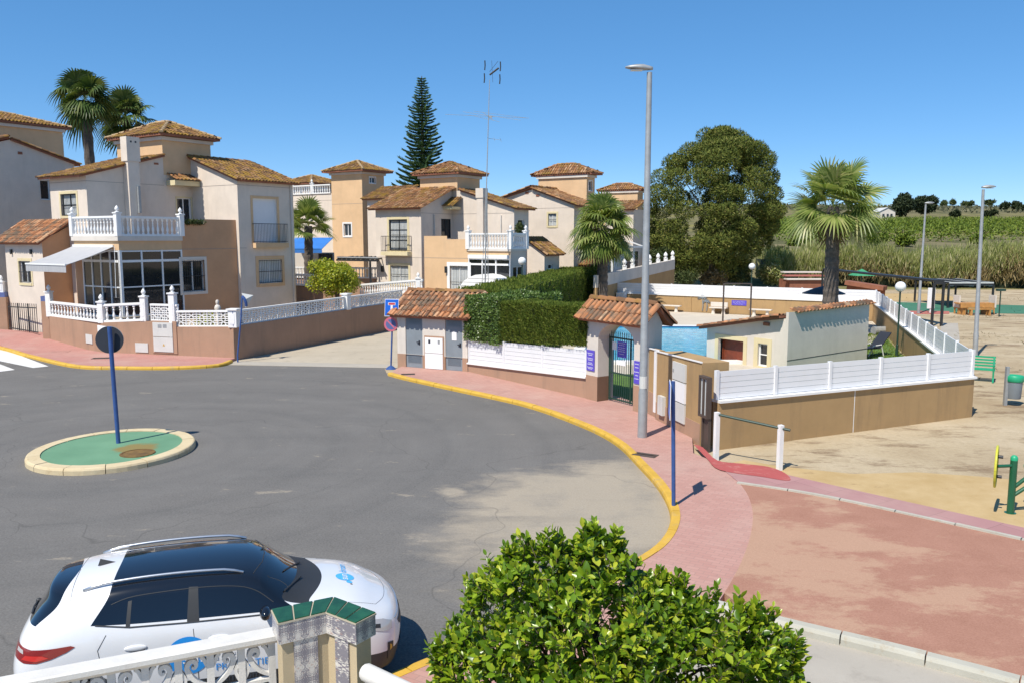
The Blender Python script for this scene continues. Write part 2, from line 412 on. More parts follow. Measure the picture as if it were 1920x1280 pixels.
        bump(t, b, br.outputs['Fac'], -0.3, 0.006)
        return m
    M['paving'] = paving('pink_paving', (0.47,0.27,0.225), (0.43,0.235,0.195), (0.36,0.22,0.185), R(30))
    M['pavingL'] = paving('pink_paving_left', (0.46,0.235,0.20), (0.42,0.205,0.175), (0.36,0.19,0.16), R(-5))
    M['pavepath'] = paving('pink_path_slabs', (0.40,0.22,0.215), (0.36,0.195,0.19), (0.25,0.15,0.14), R(-32), 0.9, 0.9)
    # red asphalt with sand on it
    m, t, b = newmat('red_asphalt'); v = coords(t, obj=False)
    f = noise(t, v, 2.0, 6, 0.6); c = ramp(t, f, [(0.3,(0.325,0.16,0.11)),(0.7,(0.395,0.205,0.145))])
    f2 = noise(t, coords(t, (0.75,1.25,1), (0,0,0.5), obj=False), 0.7, 11, 0.72)
    p = G(1380, 1000); g = N(t, 'ShaderNodeNewGeometry'); d = N(t, 'ShaderNodeVectorMath', operation='DISTANCE'); t.links.new(g.outputs['Position'], d.inputs[0]); d.inputs[1].default_value = (p.x-0.2, p.y-1.2, 0)
    mr = N(t, 'ShaderNodeMapRange'); mr.inputs[1].default_value = 3.2; mr.inputs[2].default_value = 0.3; mr.inputs[3].default_value = 0; mr.inputs[4].default_value = 0.16; t.links.new(d.outputs['Value'], mr.inputs[0])
    ad = N(t, 'ShaderNodeMath', operation='ADD'); t.links.new(mr.outputs[0], ad.inputs[0]); t.links.new(f2, ad.inputs[1])
    c = mix(t, ramp(t, ad.outputs[0], [(0.525,0),(0.60,0.72)]), c, (0.50,0.335,0.225))
    f3 = noise(t, v, 40, 3, 0.7); c = mix(t, 0.3, c, ramp(t, f3, [(0.3,(0.21,0.10,0.07)),(0.7,(0.46,0.27,0.20))]))
    t.links.new(c, b.inputs['Base Color']); b.inputs['Roughness'].default_value = 0.9; b.inputs['Specular IOR Level'].default_value = 0.15
    bump(t, b, noise(t, v, 50, 3), 0.4, 0.01); M['redasph'] = m
    def dusty(name, c1, c2, c3, s=0.5):
        m, t, b = newmat(name); v = coords(t, obj=False)
        f = noise(t, v, s, 8, 0.65); c = ramp(t, f, [(0.3,c1),(0.7,c2)])
        f2 = noise(t, v, s*3.3, 8, 0.72); c = mix(t, ramp(t, f2, [(0.54,0),(0.68,0.6)]), c, c3)
        t.links.new(c, b.inputs['Base Color']); b.inputs['Roughness'].default_value = 0.9; b.inputs['Specular IOR Level'].default_value = 0.2
        bump(t, b, noise(t, v, 40, 4), 0.3, 0.01); return m
    M['conc'] = dusty('alley_concrete', (0.40,0.345,0.265), (0.47,0.41,0.32), (0.31,0.27,0.21), 0.4)
    M['concgrey'] = dusty('grey_concrete', (0.36,0.325,0.275), (0.42,0.385,0.33), (0.30,0.27,0.23), 0.7)
    M['kerbgrey'] = dusty('grey_kerbstone', (0.40,0.385,0.325), (0.48,0.46,0.39), (0.33,0.25,0.15), 1.2)
    M['kerbcream'] = dusty('cream_island_kerb', (0.55,0.44,0.27), (0.62,0.52,0.34), (0.42,0.30,0.16), 1.4)
    M['deck'] = dusty('pool_deck_slabs', (0.50,0.44,0.36), (0.57,0.51,0.42), (0.44,0.38,0.30), 0.8)
    M['court'] = dusty('green_court', (0.05,0.16,0.10), (0.065,0.19,0.125), (0.12,0.2,0.14), 0.5)
    M['courtred'] = dusty('red_court_edge', (0.36,0.12,0.10), (0.42,0.15,0.12), (0.34,0.2,0.15), 0.8)
    M['redpaint'] = dusty('red_paint_on_path', (0.36,0.085,0.08), (0.42,0.10,0.095), (0.48,0.24,0.20), 1.6)
    M['zebra'] = dusty('white_road_paint', (0.62,0.61,0.58), (0.7,0.69,0.66), (0.4,0.39,0.37), 1.0)
    M['islegreen'] = None
    m, t, b = newmat('green_island_paint'); v = coords(t, obj=False)
    f = noise(t, v, 0.9, 8, 0.65); c = ramp(t, f, [(0.3,(0.105,0.235,0.135)),(0.7,(0.145,0.295,0.175))])
    p = G(258, 849); d = N(t, 'ShaderNodeVectorMath', operation='DISTANCE'); g = N(t, 'ShaderNodeNewGeometry'); t.links.new(g.outputs['Position'], d.inputs[0]); d.inputs[1].default_value = (p.x, p.y, 0.13)
    ad = N(t, 'ShaderNodeMath', operation='ADD'); t.links.new(d.outputs['Value'], ad.inputs[0])
    nn = noise(t, v, 1.5, 6, 0.7); sc_ = N(t, 'ShaderNodeMath', operation='MULTIPLY'); t.links.new(nn, sc_.inputs[0]); sc_.inputs[1].default_value = 0.9; t.links.new(sc_.outputs[0], ad.inputs[1])
    c = mix(t, ramp(t, ad.outputs[0], [(0.8,0.95),(1.0,0.0)]), c, (0.23,0.17,0.05))
    f2 = noise(t, v, 9, 4, 0.7); c = mix(t, ramp(t, f2, [(0.68,0),(0.74,0.5)]), c, (0.35,0.4,0.33))
    t.links.new(c, b.inputs['Base Color']); b.inputs['Roughness'].default_value = 0.8
    bump(t, b, noise(t, v, 30, 4), 0.25, 0.01); M['islegreen'] = m
    m, t, b = newmat('rusty_iron_cover'); v = coords(t, obj=False)
    c = ramp(t, noise(t, v, 6, 6, 0.7), [(0.35,(0.10,0.055,0.02)),(0.65,(0.22,0.13,0.035))])
    t.links.new(c, b.inputs['Base Color']); b.inputs['Roughness'].default_value = 0.85
    ck = N(t, 'ShaderNodeTexChecker'); ck.inputs['Scale'].default_value = 24; t.links.new(v, ck.inputs[0]); bump(t, b, ck.outputs[1], 0.5, 0.01); M['rust'] = m
    # far land
    m, t, b = newmat('dry_far_land'); v = coords(t, obj=False)
    f = noise(t, coords(t, (0.35,1.6,1), obj=False), 0.022, 8, 0.65)
    c = ramp(t, f, [(0.35,(0.12,0.11,0.065)),(0.48,(0.20,0.175,0.105)),(0.60,(0.24,0.215,0.085)),(0.75,(0.15,0.15,0.075))])
    f2 = noise(t, v, 0.12, 6, 0.7); c = mix(t, ramp(t, f2, [(0.46,0),(0.60,0.75)]), c, (0.07,0.085,0.04))
    t.links.new(c, b.inputs['Base Color']); b.inputs['Roughness'].default_value = 1.0; b.inputs['Specular IOR Level'].default_value = 0
    M['farland'] = m
    m, t, b = newmat('grass_blades_soil'); v = coords(t, obj=False)
    f = noise(t, v, 1.5, 8, 0.7); c = ramp(t, f, [(0.3,(0.055,0.12,0.02)),(0.7,(0.12,0.21,0.04))])
    t.links.new(c, b.inputs['Base Color']); b.inputs['Roughness'].default_value = 0.95; bump(t, b, noise(t, v, 40, 4), 0.6, 0.03); M['grass'] = m
    # pool water
    m, t, b = newmat('pool_water'); v = coords(t, (1,1.0,1), obj=False)
    f = noise(t, coords(t, (1,1.8,1), obj=False), 2.6, 3, 0.5); f2 = noise(t, v, 0.5, 3)
    c = ramp(t, f, [(0.38,(0.04,0.31,0.50)),(0.6,(0.10,0.44,0.62)),(0.68,(0.26,0.60,0.74))])
    t.links.new(c, b.inputs['Base Color']); b.inputs['Roughness'].default_value = 0.08; b.inputs['IOR'].default_value = 1.22
    bump(t, b, f, 0.25, 0.05); M['water'] = m
ground_mats()
# --- terrain: one sheet, flat near the street, rising behind the reed bed
TZ = [(92,0),(100,1.6),(112,3.6),(126,4.5),(160,6.0),(250,9.3),(330,13.0),(450,18.4),(700,31.0),(900,36.5),(1500,40),(4000,40)]
def terrain_z(x, y):
    z = 0.0
    for (a, za), (b, zb_) in zip(TZ, TZ[1:]):
        if y >= a: z = za + (zb_-za)*min((y-a)/(b-a), 1)
    if y > 400:
        k = min((y-400)/300, 1)
        z *= 1 + k*0.05*math.sin(x*0.011-1.2) + k*0.03*math.sin(x*0.031)
        z *= 1 - 0.45*k*min(max((60-x)/250, 0), 1)
    return z
mb = MB()
ys = [-30, 0, 15, 30, 45, 60, 75, 82, 87, 92, 97, 102, 107, 112, 120, 135, 150, 170, 190, 215, 240, 270, 300, 340, 380, 420, 470, 530, 600, 680, 780, 900, 1050, 1300, 1700, 2400, 3500]
xs = [-3000,-1800,-1000,-600,-350,-200,-120,-70,-40,-20,-10,0,10,20,30,40,55,75,100,130,165,200,250,300,360,430,520,640,800,1000,1400,2000,3000]
vs = [(x, y, terrain_z(x, y) - 0.004) for y in ys for x in xs]; n = len(xs)
fs = [(j*n+i, j*n+i+1, (j+1)*n+i+1, (j+1)*n+i) for j in range(len(ys)-1) for i in range(n-1)]
me = bpy.data.meshes.new('ground'); me.from_pydata(vs, [], fs); me.shade_smooth()
me.materials.append(M['sand']); me.materials.append(M['farland'])
for p in me.polygons:
    if p.center.y > 84: p.material_index = 1
go = bpy.data.objects.new('ground', me); COL.objects.link(go); go['kind'] = 'structure'
# --- road
kerbR_px = [(727,704),(760,713),(850,733),(980,762),(1080,797),(1150,832),(1200,880),(1238,925),(1257,972),(1243,1015),(1200,1052),(1090,1110),(960,1175),(860,1222),(760,1264),(600,1335)]
KR = smoothline([G(a, b, 0.0) for a, b in kerbR_px], 8)
kerbL_px = [(-60,645),(5,657),(50,670),(140,690),(230,693),(330,693),(410,688),(437,680)]
KL = smoothline([G(a, b, 0.0) for a, b in kerbL_px], 6)
road = [G(437,681), G(470,680), G(720,688)] + KR + [Vector((-2.2,6,0)), Vector((-2.2,-20,0)), Vector((-60,-20,0)), Vector((-60,45,0))] + KL
sheet('road', None, 0.004, M['asphalt'], pts=road)
alley = [G(437,682), G(520,682), G(728,690), G(757,690), Vector((-1.6,45,0)), Vector((6,61,0)), Vector((3.2,63,0)), G(720,618)]
sheet('alley_concrete', None, 0.008, M['conc'], pts=[G(425,684), G(735,690), G(757,690), Vector((-3.4,36,0)), Vector((-1.0,50,0)), Vector((-4.5,50.5,0)), G(720,620), G(600,640), G(440,674)])
sheet('alley_threshold', None, 0.012, M['concgrey'], pts=[G(440,677), G(740,683), G(730,690), G(432,683.5)])
# zebra crossing
zb = MB()
for q in ([(-60,650),(10,655.5),(91,686),(62,689),(-60,664)], [(-60,672),(0,682),(28,692.5),(0,696),(-60,692)]):
    zb.poly([G(a, b, 0.010) for a, b in q][::-1])
o = zb.build('zebra_crossing', M['zebra']); o['kind'] = 'structure'
# --- pavements and kerbs
KRi = offset(KR, -0.17)
pv_out = [G(a, b, 0.1) for a, b in [(1386,905),(1402,928),(1411,958),(1410,990),(1398,1035),(1372,1090),(1330,1150),(1250,1230),(1150,1330)]]
pv_out = smoothline(pv_out, 5)
pav = KRi + [Vector((-1.5,6.0,0)), Vector((1.9,6.6,0))] + pv_out[::-1] + [G(1378,900,0.1), G(1345,868,0.1), G(1300,850,0.1), Vector((4.75,21.5,0)), Vector((3.4,25.4,0)), Vector((-1.6,31.4,0)), Vector((-4.15,32.2,0)), G(742,692,0.1)]
slab('pavement', pav, -0.05, 0.115, M['paving'])
kerb('kerb_yellow', [p.copy() for p in KR], -0.17, -0.02, 0.125, M['yellow'], 1.0)
KLi = offset(KL, -0.17)
pavL = KLi + [G(440,672,0.1), G(430,664,0.1), G(200,655,0.1), Vector((-22.6,40.2,.45)), Vector((-27.5,42.5,.5))]
slab('pavement_left', pavL, -0.05, 0.115, M['pavingL'])
for v_ in bpy.data.objects['pavement_left'].data.vertices:      # the pavement climbs to the garden gate
    if v_.co.z > 0:
        k_ = min(max((-17.0-v_.co.x)/5.5, 0), 1)*min(max((v_.co.y-36.6)/3.2, 0), 1); v_.co.z += .33*k_*k_*(3-2*k_)
kerb('kerb_yellow_left', [p.copy() for p in KL], -0.17, -0.02, 0.125, M['yellow'], 1.0)
# --- red asphalt court, slab path, sand
P1, P2 = G(1382,908), G(2100,1048)
redp_old = [G(1386,908), G(1550,940), G(1920,1018), G(2150,1066), G(2300,1370), G(1920,1262), G(1640,1190), G(1380,1128)] + [p for p in pv_out[::-1] if p.y > 11.0]
e1 = smoothline([G(a, b, 0.13) for a, b in [(1384,902),(1560,930),(1920,1008),(2150,1064)]], 10)
slab('slab_path', [G(1345,870,.13), G(1420,878,.13), G(1480,890,.13), G(1640,926,.13), G(1920,988,.13), G(2150,1040,.13)] + [p + Vector((0,0,0)) for p in e1[::-1]], -.05, .13, M['pavepath'])
kerb('path_edging', e1, 0.12, -0.02, 0.15, M['kerbgrey'], 1.0)
sheet('sand_strip', None, 0.006, M['osand'], pts=[G(1395,862), G(1450,872), G(1520,880), G(1600,888), G(1720,885), G(1840,893), G(1960,905), G(2300,960), G(2300,1075), G(1920,990), G(1640,928), G(1470,890), G(1350,872)])
sheet('red_paint_patch', None, 0.136, M['redpaint'], pts=smoothline([G(a,b,.136) for a,b in [(1300,832),(1318,838),(1345,862),(1390,868),(1440,874),(1472,886),(1480,900),(1430,893),(1350,880),(1325,858),(1300,832)]], 4)[:-1])
sheet('lower_road', None, 0.006, M['concgrey'], pts=[G(1330,1140), G(1640,1212), G(1920,1290), G(2300,1400), Vector((9,6,0)), Vector((2.0,6,0)), Vector((1.6,9.5,0))])
k2 = smoothline([G(a, b, 0.0) for a, b in [(1300,1140),(1375,1160),(1480,1187),(1640,1226),(1780,1262),(1920,1300),(2200,1380)]], 8)
kerb('kerb_grey', k2, -0.16, -0.02, 0.135, M['kerbgrey'], 0.95)
kb_ = offset(k2, -.15); pk_ = [p for p in pv_out if p.y > 10.95]; kb_ = [p for p in kb_ if p.x > pk_[-1].x+.08 and p.y < 10.85]
slab('red_court', [p for p in offset(e1, .115) if p.x > pk_[0].x+.03] + kb_[::-1] + pk_[::-1], -.05, .12, M['redasph'])
# --- roundabout island
ISC = G(214, 848, 0)
RI = 1.79
def ring(r, n=28, z=0): return [Vector((ISC.x+r*math.cos(2*math.pi*i/n), ISC.y+r*math.sin(2*math.pi*i/n)*1.08, z)) for i in range(n)]
isl = empty('traffic_island', (ISC.x, ISC.y, 0), 'round green painted traffic island with cream kerb ring and rusty cover', 'traffic island')
k = [p for p in ring(RI, 40)]; k.append(k[0].copy())
ko = kerb('kerb_ring', k, -0.30, 0.0, 0.15, M['kerbcream'], 0.86); ko.parent = isl; ko.location = Vector(ko.location) - Vector((ISC.x, ISC.y, 0)); del ko['kind']
go_ = slab('painted_top', ring(RI-0.29, 40), 0.0, 0.13, M['islegreen']); go_.parent = isl; del go_['kind']
for v_ in go_.data.vertices: v_.co -= Vector((ISC.x, ISC.y, 0))
mc = G(258, 849, 0.135)
MB().lathe([(0.38,-0.02),(0.38,0.012),(0.33,0.016),(0.33,0.008),(0.0001,0.01)], 32, mc).build('manhole_cover', M['rust'], isl)
# manholes on the pavements
for i, (px, py, w_, d_, lab) in enumerate([(1210,852,0.55,0.3,'small grey drain cover in the pink pavement by the lamp post'),(112,659,0.75,0.5,'square tiled inspection cover set in the left pavement'),(190,671,0.7,0.4,'dark cover at the foot of the left garden wall'),(765,701,0.5,0.3,'dark drain cover in front of the utility hut')]):
    p = G(px, py, 0.119); mb = MB(); mb.box(p, (w_, d_, 0.012), R(-30 if i in (0,) else 10))
    for k_ in range(4): mb.box(p + Vector((0,0,0.008)), (w_*0.9, 0.02, 0.008), R(-30 if i == 0 else 10)+k_*0.0)
    tag(mb.build('drain_cover', M['brown'] if i != 1 else M['pavingL']), lab, 'drain cover', 'covers in the pavements')
# ================================================================== building kit
def V3(p, z): return Vector((p[0], p[1], z))
def nrm(A, B):
    d = Vector((B[0]-A[0], B[1]-A[1], 0)).normalized(); return d, Vector((d.y, -d.x, 0))
def wall(mb, A, B, z0, top, holes=(), depth=0.14):
    """wall face from A to B (left to right seen from outside); top = number or [(s, z)...]; holes (s0,s1,za,zb) get reveals"""
    d, n = nrm(A, B); L = Vector((B[0]-A[0], B[1]-A[1], 0)).length
    prof = [(0, top), (L, top)] if isinstance(top, (int, float)) else list(top)
    def th(s):
        for (a, za), (b, zb) in zip(prof, prof[1:]):
            if s <= b + 1e-6: return za + (zb-za)*((s-a)/max(b-a, 1e-9))
        return prof[-1][1]
    ss = sorted(set([0, L] + [round(p[0], 4) for p in prof] + [round(q, 4) for h in holes for q in h[:2]]))
    ss = [q for q in ss if -1e-6 <= q <= L+1e-3]
    P = lambda s, z, o=0: (A[0]+d.x*s-n.x*o, A[1]+d.y*s-n.y*o, z)
    for a, b in zip(ss, ss[1:]):
        if b-a < 1e-4: continue
        m = (a+b)/2; hs = [h for h in holes if h[0]-1e-4 <= m <= h[1]+1e-4]
        zs = [z0] + sorted(q for h in hs for q in h[2:4])
        for k in range(len(zs)):
            za = zs[k]; last = k == len(zs)-1
            if k % 2 == 1: continue
            if last: mb.poly([P(a, za), P(b, za), P(b, th(b)), P(a, th(a))])
            else: mb.poly([P(a, za), P(b, za), P(b, zs[k+1]), P(a, zs[k+1])])
    for s0, s1, za, zb in holes:
        mb.poly([P(s0,za), P(s0,za,depth), P(s0,zb,depth), P(s0,zb)])
        mb.poly([P(s1,zb), P(s1,zb,depth), P(s1,za,depth), P(s1,za)])
        mb.poly([P(s0,za), P(s1,za), P(s1,za,depth), P(s0,za,depth)])
        mb.poly([P(s0,zb,depth), P(s1,zb,depth), P(s1,zb), P(s0,zb)])
def fbox(mb, A, d, n, s0, s1, z0, z1, o0, o1):
    """box on a facade: s along the wall, z up, o outwards"""
    P = Vector((A[0], A[1], 0)) + d*s0 + n*o0 + Vector((0,0,z0))
    mb.obox(P, d*(s1-s0), n*(o1-o0), Vector((0,0,z1-z0)))
def window(root, A, B, s0, s1, za, zb, kind='window', trim=None, tw=0.13, frame='alu', pane='glass', mull=1, trans=0, grille=None, depth=0.14, label=None, gout=0.05):
    d, n = nrm(A, B)
    f = MB(); fw = 0.05
    fbox(f, A, d, n, s0, s0+fw, za, zb, -depth+0.0, -depth+0.06); fbox(f, A, d, n, s1-fw, s1, za, zb, -depth, -depth+0.06)
    fbox(f, A, d, n, s0+fw, s1-fw, za, za+fw, -depth, -depth+0.06); fbox(f, A, d, n, s0+fw, s1-fw, zb-fw, zb, -depth, -depth+0.06)
    for k in range(mull):
        sm = s0 + (s1-s0)*(k+1)/(mull+1); fbox(f, A, d, n, sm-0.03, sm+0.03, za+fw, zb-fw, -depth, -depth+0.055)
    for k in range(trans):
        zm = za + (zb-za)*(k+1)/(trans+1); fbox(f, A, d, n, s0+fw, s1-fw, zm-0.02, zm+0.02, -depth, -depth+0.05)
    fo = f.build(kind, M[frame], root)
    if label: fo['label'] = label
    p = MB(); P = lambda s, z: Vector((A[0], A[1], z)) + d*s - n*(depth-0.015)
    p.poly([P(s0+0.01, za+0.01), P(s1-0.01, za+0.01), P(s1-0.01, zb-0.01), P(s0+0.01, zb-0.01)]); p.build('pane' if pane != 'shutter' else 'roller_shutter', M[pane], fo)
    if trim:
        t = MB(); o = 0.022
        fbox(t, A, d, n, s0-tw, s0-0.002, za-tw*0.9, zb+tw, 0.002, o); fbox(t, A, d, n, s1+0.002, s1+tw, za-tw*0.9, zb+tw, 0.002, o)
        fbox(t, A, d, n, s0-0.002, s1+0.002, zb+0.002, zb+tw, 0.002, o); fbox(t, A, d, n, s0-0.002, s1+0.002, za-tw*0.9, za-0.002, 0.002, o+0.02)
        t.build('surround', M[trim], fo)
    if grille:
        g = MB(); k = max(3, int((s1-s0)/0.115)); r = 0.0085
        for i in range(k+1):
            s = s0 + 0.01 + (s1-s0-0.02)*i/k; g.tube(V3(A,0)+d*s+n*gout+Vector((0,0,za+0.02)), V3(A,0)+d*s+n*gout+Vector((0,0,zb-0.02)), r, 5)
        for fz in (0.04, 0.5, 0.96):
            z = za+(zb-za)*fz; g.bar(V3(A,0)+d*(s0-0.01)+n*gout+Vector((0,0,z)), V3(A,0)+d*(s1+0.01)+n*gout+Vector((0,0,z)), 0.012, 0.03)
        for s in (s0+0.01, s1-0.01):
            for fz in (0.1, 0.9): g.bar(V3(A,0)+d*s+n*(gout+0.003)+Vector((0,0,za+(zb-za)*fz)), V3(A,0)+d*s-n*0.02+Vector((0,0,za+(zb-za)*fz)), 0.015, 0.015)
        g.build('window_grille', M[grille], fo)
    return fo
def facade(root, mat, A, B, z0, top, wins=(), name='wall'):
    """wall with windows given by photo rectangles (px0,px1,py0,py1,options)"""
    d, n = nrm(A, B); Av = Vector((A[0], A[1], 0)); holes = []; todo = []
    for wdef in wins:
        px0, px1, py0, py1 = wdef[:4]; opt = dict(wdef[4]) if len(wdef) > 4 else {}
        s0 = along(Av, d, px0); s1 = along(Av, d, px1)
        Y = (Av + d*((s0+s1)/2)).y
        zb, za = zat(py0, Y), zat(py1, Y)
        holes.append((s0, s1, za, zb)); todo.append((s0, s1, za, zb, opt))
    mb = MB(); wall(mb, A, B, z0, top, holes); o = mb.build(name, M[mat], root)
    for s0, s1, za, zb, opt in todo: window(root, A, B, s0, s1, za, zb, **opt)
    return o
def tile_quad(mb, P0, P1, Q1, Q0, pitch=0.215, course=0.36, h=0.055, seed=0):
    """barrel tiles over the slope with eave P0-P1 (level) and top Q0-Q1 (level); every tile an island"""
    P0, P1, Q0, Q1 = map(Vector, (P0, P1, Q0, Q1)); rr = random.Random(seed+int(abs(P0.x)*100))
    L = (P1-P0).length; e = (P1-P0)/L; m = (Q0+Q1)/2 - P0; u = m - e*m.dot(e); S = u.length; u = u/S; n = e.cross(u)
    if n.z < 0: n = -n
    l1 = (Q0-P0).dot(e); r1 = (Q1-P0).dot(e)
    rows = max(1, round(S/course)); cr = S/rows; cols = int(L/pitch)+2
    def pt(x, y, z): return P0 + e*x + u*y + n*z
    for j in range(rows):
        v = (j+0.5)/rows; xl = l1*v; xr = L + (r1-L)*v
        for i in range(-1, cols):
            xc = (i+0.5)*pitch
            if xc < xl-pitch*0.3 or xc > xr+pitch*0.3: continue
            jx = rr.uniform(-0.008, 0.008); jz = rr.uniform(-0.006, 0.008); ov = 0.05 + rr.uniform(-0.012, 0.012)
            y0 = j*cr - ov; y1 = (j+1)*cr + 0.01
            a = []
            for (yy, w0, zz) in ((y0, 0.58, 0.035), (y1, 0.48, 0.008)):
                for k in range(5):
                    t = math.pi*k/4; a.append(pt(xc+jx-math.cos(t)*pitch*w0*0.62, yy, zz+jz+math.sin(t)*h))
            mb.add(a, [(k, k+1, k+6, k+5) for k in range(4)] + [(4,3,2,1,0)])
            xg = xc + pitch/2
            mb.add([pt(xg-pitch*.3,y0+.03,.028), pt(xg,y0+.03,.008), pt(xg+pitch*.3,y0+.03,.028), pt(xg-pitch*.3,y1,.008), pt(xg,y1,-.008), pt(xg+pitch*.3,y1,.008)], [(0,1,4,3),(1,2,5,4)])
def ridge_tiles(mb, A, B, r=0.09, step=0.4):
    A, B = Vector(A), Vector(B); L = (B-A).length; k = max(1, round(L/step)); d = (B-A)/L
    side = d.cross(Vector((0,0,1))).normalized(); up = side.cross(d)
    for i in range(k):
        a = A + d*(L*i/k - 0.04); b = A + d*(L*(i+1)/k); vs = []
        for p, rr_, z in ((a, r*1.12, 0.015), (b, r*0.95, 0)):
            for q in range(6):
                t = math.pi*q/5; vs.append(p + side*math.cos(t)*rr_ + up*(math.sin(t)*rr_ + z))
        mb.add(vs, [(q, q+1, q+7, q+6)[::-1] for q in range(5)] + [(0,1,2,3,4,5)])
def slope_roof(root, P0, P1, Q1, Q0, mat='tiledark', th=0.10, name='roof', ridge=True, verge=(True, True)):
    """single pitched roof slab with tiles: eave P0->P1, top Q0->Q1"""
    P0, P1, Q1, Q0 = map(Vector, (P0, P1, Q1, Q0))
    n = (P1-P0).cross(Q0-P0).normalized(); dn = n*(-th if n.z > 0 else th)
    s = MB(); s.obox  # slab
    top = [P0, P1, Q1, Q0]; lo = [p + dn for p in top]
    s.add(top+lo, [(0,1,2,3),(7,6,5,4),(0,4,5,1),(1,5,6,2),(2,6,7,3),(3,7,4,0)])
    so_ = s.build(name, M['fascia'], root)
    t = MB(); tile_quad(t, P0, P1, Q1, Q0)
    if verge[0]: ridge_tiles(t, P0, Q0, 0.085)
    if verge[1]: ridge_tiles(t, P1, Q1, 0.085)
    t.build('roof_tiles', M[mat], so_, smooth=True)
    if ridge:
        r = MB(); ridge_tiles(r, Q0, Q1, 0.10); r.build('ridge_cap', M['tile'], so_, smooth=True)
    return so_
def hip_roof(root, E, zr, ridge=None, mat='tiledark', over=0.4, name='hipped_roof', ze=None):
    """E: four eave corners (ccw from above), zr apex height, ridge=(fraction shrink along long axis)"""
    c = sum(E, Vector((0,0,0)))/4; E = [p + (p-c).normalized()*over for p in E]
    a = (E[1]-E[0]); b = (E[3]-E[0])
    mid = lambda p, q: (p+q)/2
    if a.length > b.length:
        m0, m1 = mid(E[0],E[3]), mid(E[1],E[2])
    else:
        m0, m1 = mid(E[0],E[1]), mid(E[3],E[2])
    k = 0.5 if ridge is None else ridge
    r0 = m0.lerp(m1, k); r1 = m1.lerp(m0, k); r0.z = r1.z = zr
    s = MB(); soff = [Vector((p.x, p.y, p.z-0.12)) for p in E]
    if a.length > b.length: tops = [(r0,r1),(r1,r1),(r1,r0),(r0,r0)]
    else: tops = [(r0,r0),(r0,r1),(r1,r1),(r1,r0)]
    s.poly(soff[::-1])
    for i in range(4):
        j = (i+1)%4; s.poly([soff[i], soff[j], E[j], E[i]])
        q0, q1 = tops[i]
        s.poly([E[i], E[j], q1, q0] if (q0-q1).length > 1e-4 else [E[i], E[j], q0])
    ro = s.build(name, M['fascia'], root)
    t = MB()
    for i in range(4):
        j = (i+1)%4; tile_quad(t, E[i], E[j], tops[i][1], tops[i][0])
    t.build('roof_tiles', M[mat], ro, smooth=True)
    h = MB()
    for i in range(4): ridge_tiles(h, E[i], tops[i][0] if i != 0 else tops[0][0], 0.10)
    if (r0-r1).length > 0.2: ridge_tiles(h, r0, r1, 0.10)
    h.build('ridge_cap', M['ridge'] if mat == 'tiledark' else M['tile'], ro, smooth=True)
    # white soffit moulding under the eaves
    return ro
def tower(root, T, tR, sL, z0, z1, zr, mat='peach', over=0.45, ridge=0.5, rmat='tiledark', winsR=(), winsL=(), z0R=None):
    """square stair tower: front corner T, right face length tR along ER, left face length sL along -EL"""
    a = Vector(T); b = a + ER*tR; c = b - EL*sL; d = a - EL*sL
    facade(root, mat, d, a, z0, z1, winsL, 'tower_wall'); facade(root, mat, a, b, z0R if z0R is not None else z0, z1, winsR, 'tower_wall')
    m = MB(); wall(m, b, c, z0, z1); wall(m, c, d, z0, z1); m.build('tower_wall', M[mat], root)
    # cornice
    cn = MB(); k = 0.12; q = [d + (-EL-ER)*k, a + (EL-ER)*k, b + (EL+ER)*k, c + (-EL+ER)*k]
    cn.prism([(p.x, p.y) for p in q], z1-0.02, z1+0.16); cn.build('cornice', M['offwhite'], root)
    E = [V3(p, z1+0.30) for p in (d, a, b, c)]
    return hip_roof(root, E, zr, ridge, rmat, over)
BAL_MESH = {}
def baluster_mesh(h, r=0.062):
    key = (round(h, 2), round(r, 3))
    if key not in BAL_MESH:
        p = [(0.9,0),(0.9,0.09),(0.45,0.10),(0.6,0.14),(0.98,0.27),(0.9,0.38),(0.52,0.52),(0.40,0.62),(0.52,0.70),(0.72,0.74),(0.45,0.78),(0.42,0.83),(0.7,0.88),(0.9,0.90),(0.9,1.0)]
        o = MB().lathe([(a*r, b*h) for a, b in p], 10).build('baluster', M['white'], None, smooth=True, local=True)
        BAL_MESH[key] = o.data; bpy.data.objects.remove(o)
    return BAL_MESH[key]
def finial(mb, p, s=1.0):
    mb.lathe([(0.10*s,0),(0.11*s,0.02*s),(0.05*s,0.04*s),(0.04*s,0.06*s),(0.09*s,0.12*s),(0.095*s,0.17*s),(0.06*s,0.24*s),(0.015*s,0.30*s),(0.001,0.31*s)], 12, p)
def balustrade(root, A, B, h=0.85, n=None, rail=0.09, base=0.09, w=0.16, parts=True):
    """A,B: 3D points of the plinth line; balusters are children sharing one mesh"""
    A, B = Vector(A), Vector(B); d = (B-A); L = d.length; up = Vector((0,0,1))
    m = MB(); m.bar(A+up*base/2, B+up*base/2, w, base); m.build('bottom_rail', M['white'], root)
    m = MB(); m.bar(A+up*(h-rail/2), B+up*(h-rail/2), w, rail); m.bar(A+up*(h-rail-0.015), B+up*(h-rail-0.015), w*0.7, 0.03); m.build('top_rail', M['white'], root)
    n = n or max(2, int(L/0.2)); me = baluster_mesh(h-rail-base-0.03)
    for i in range(n):
        p = A + d*((i+0.5)/n) + up*base
        o = bpy.data.objects.new('baluster', me); COL.objects.link(o); o.parent = root; o.location = p - wloc(root)
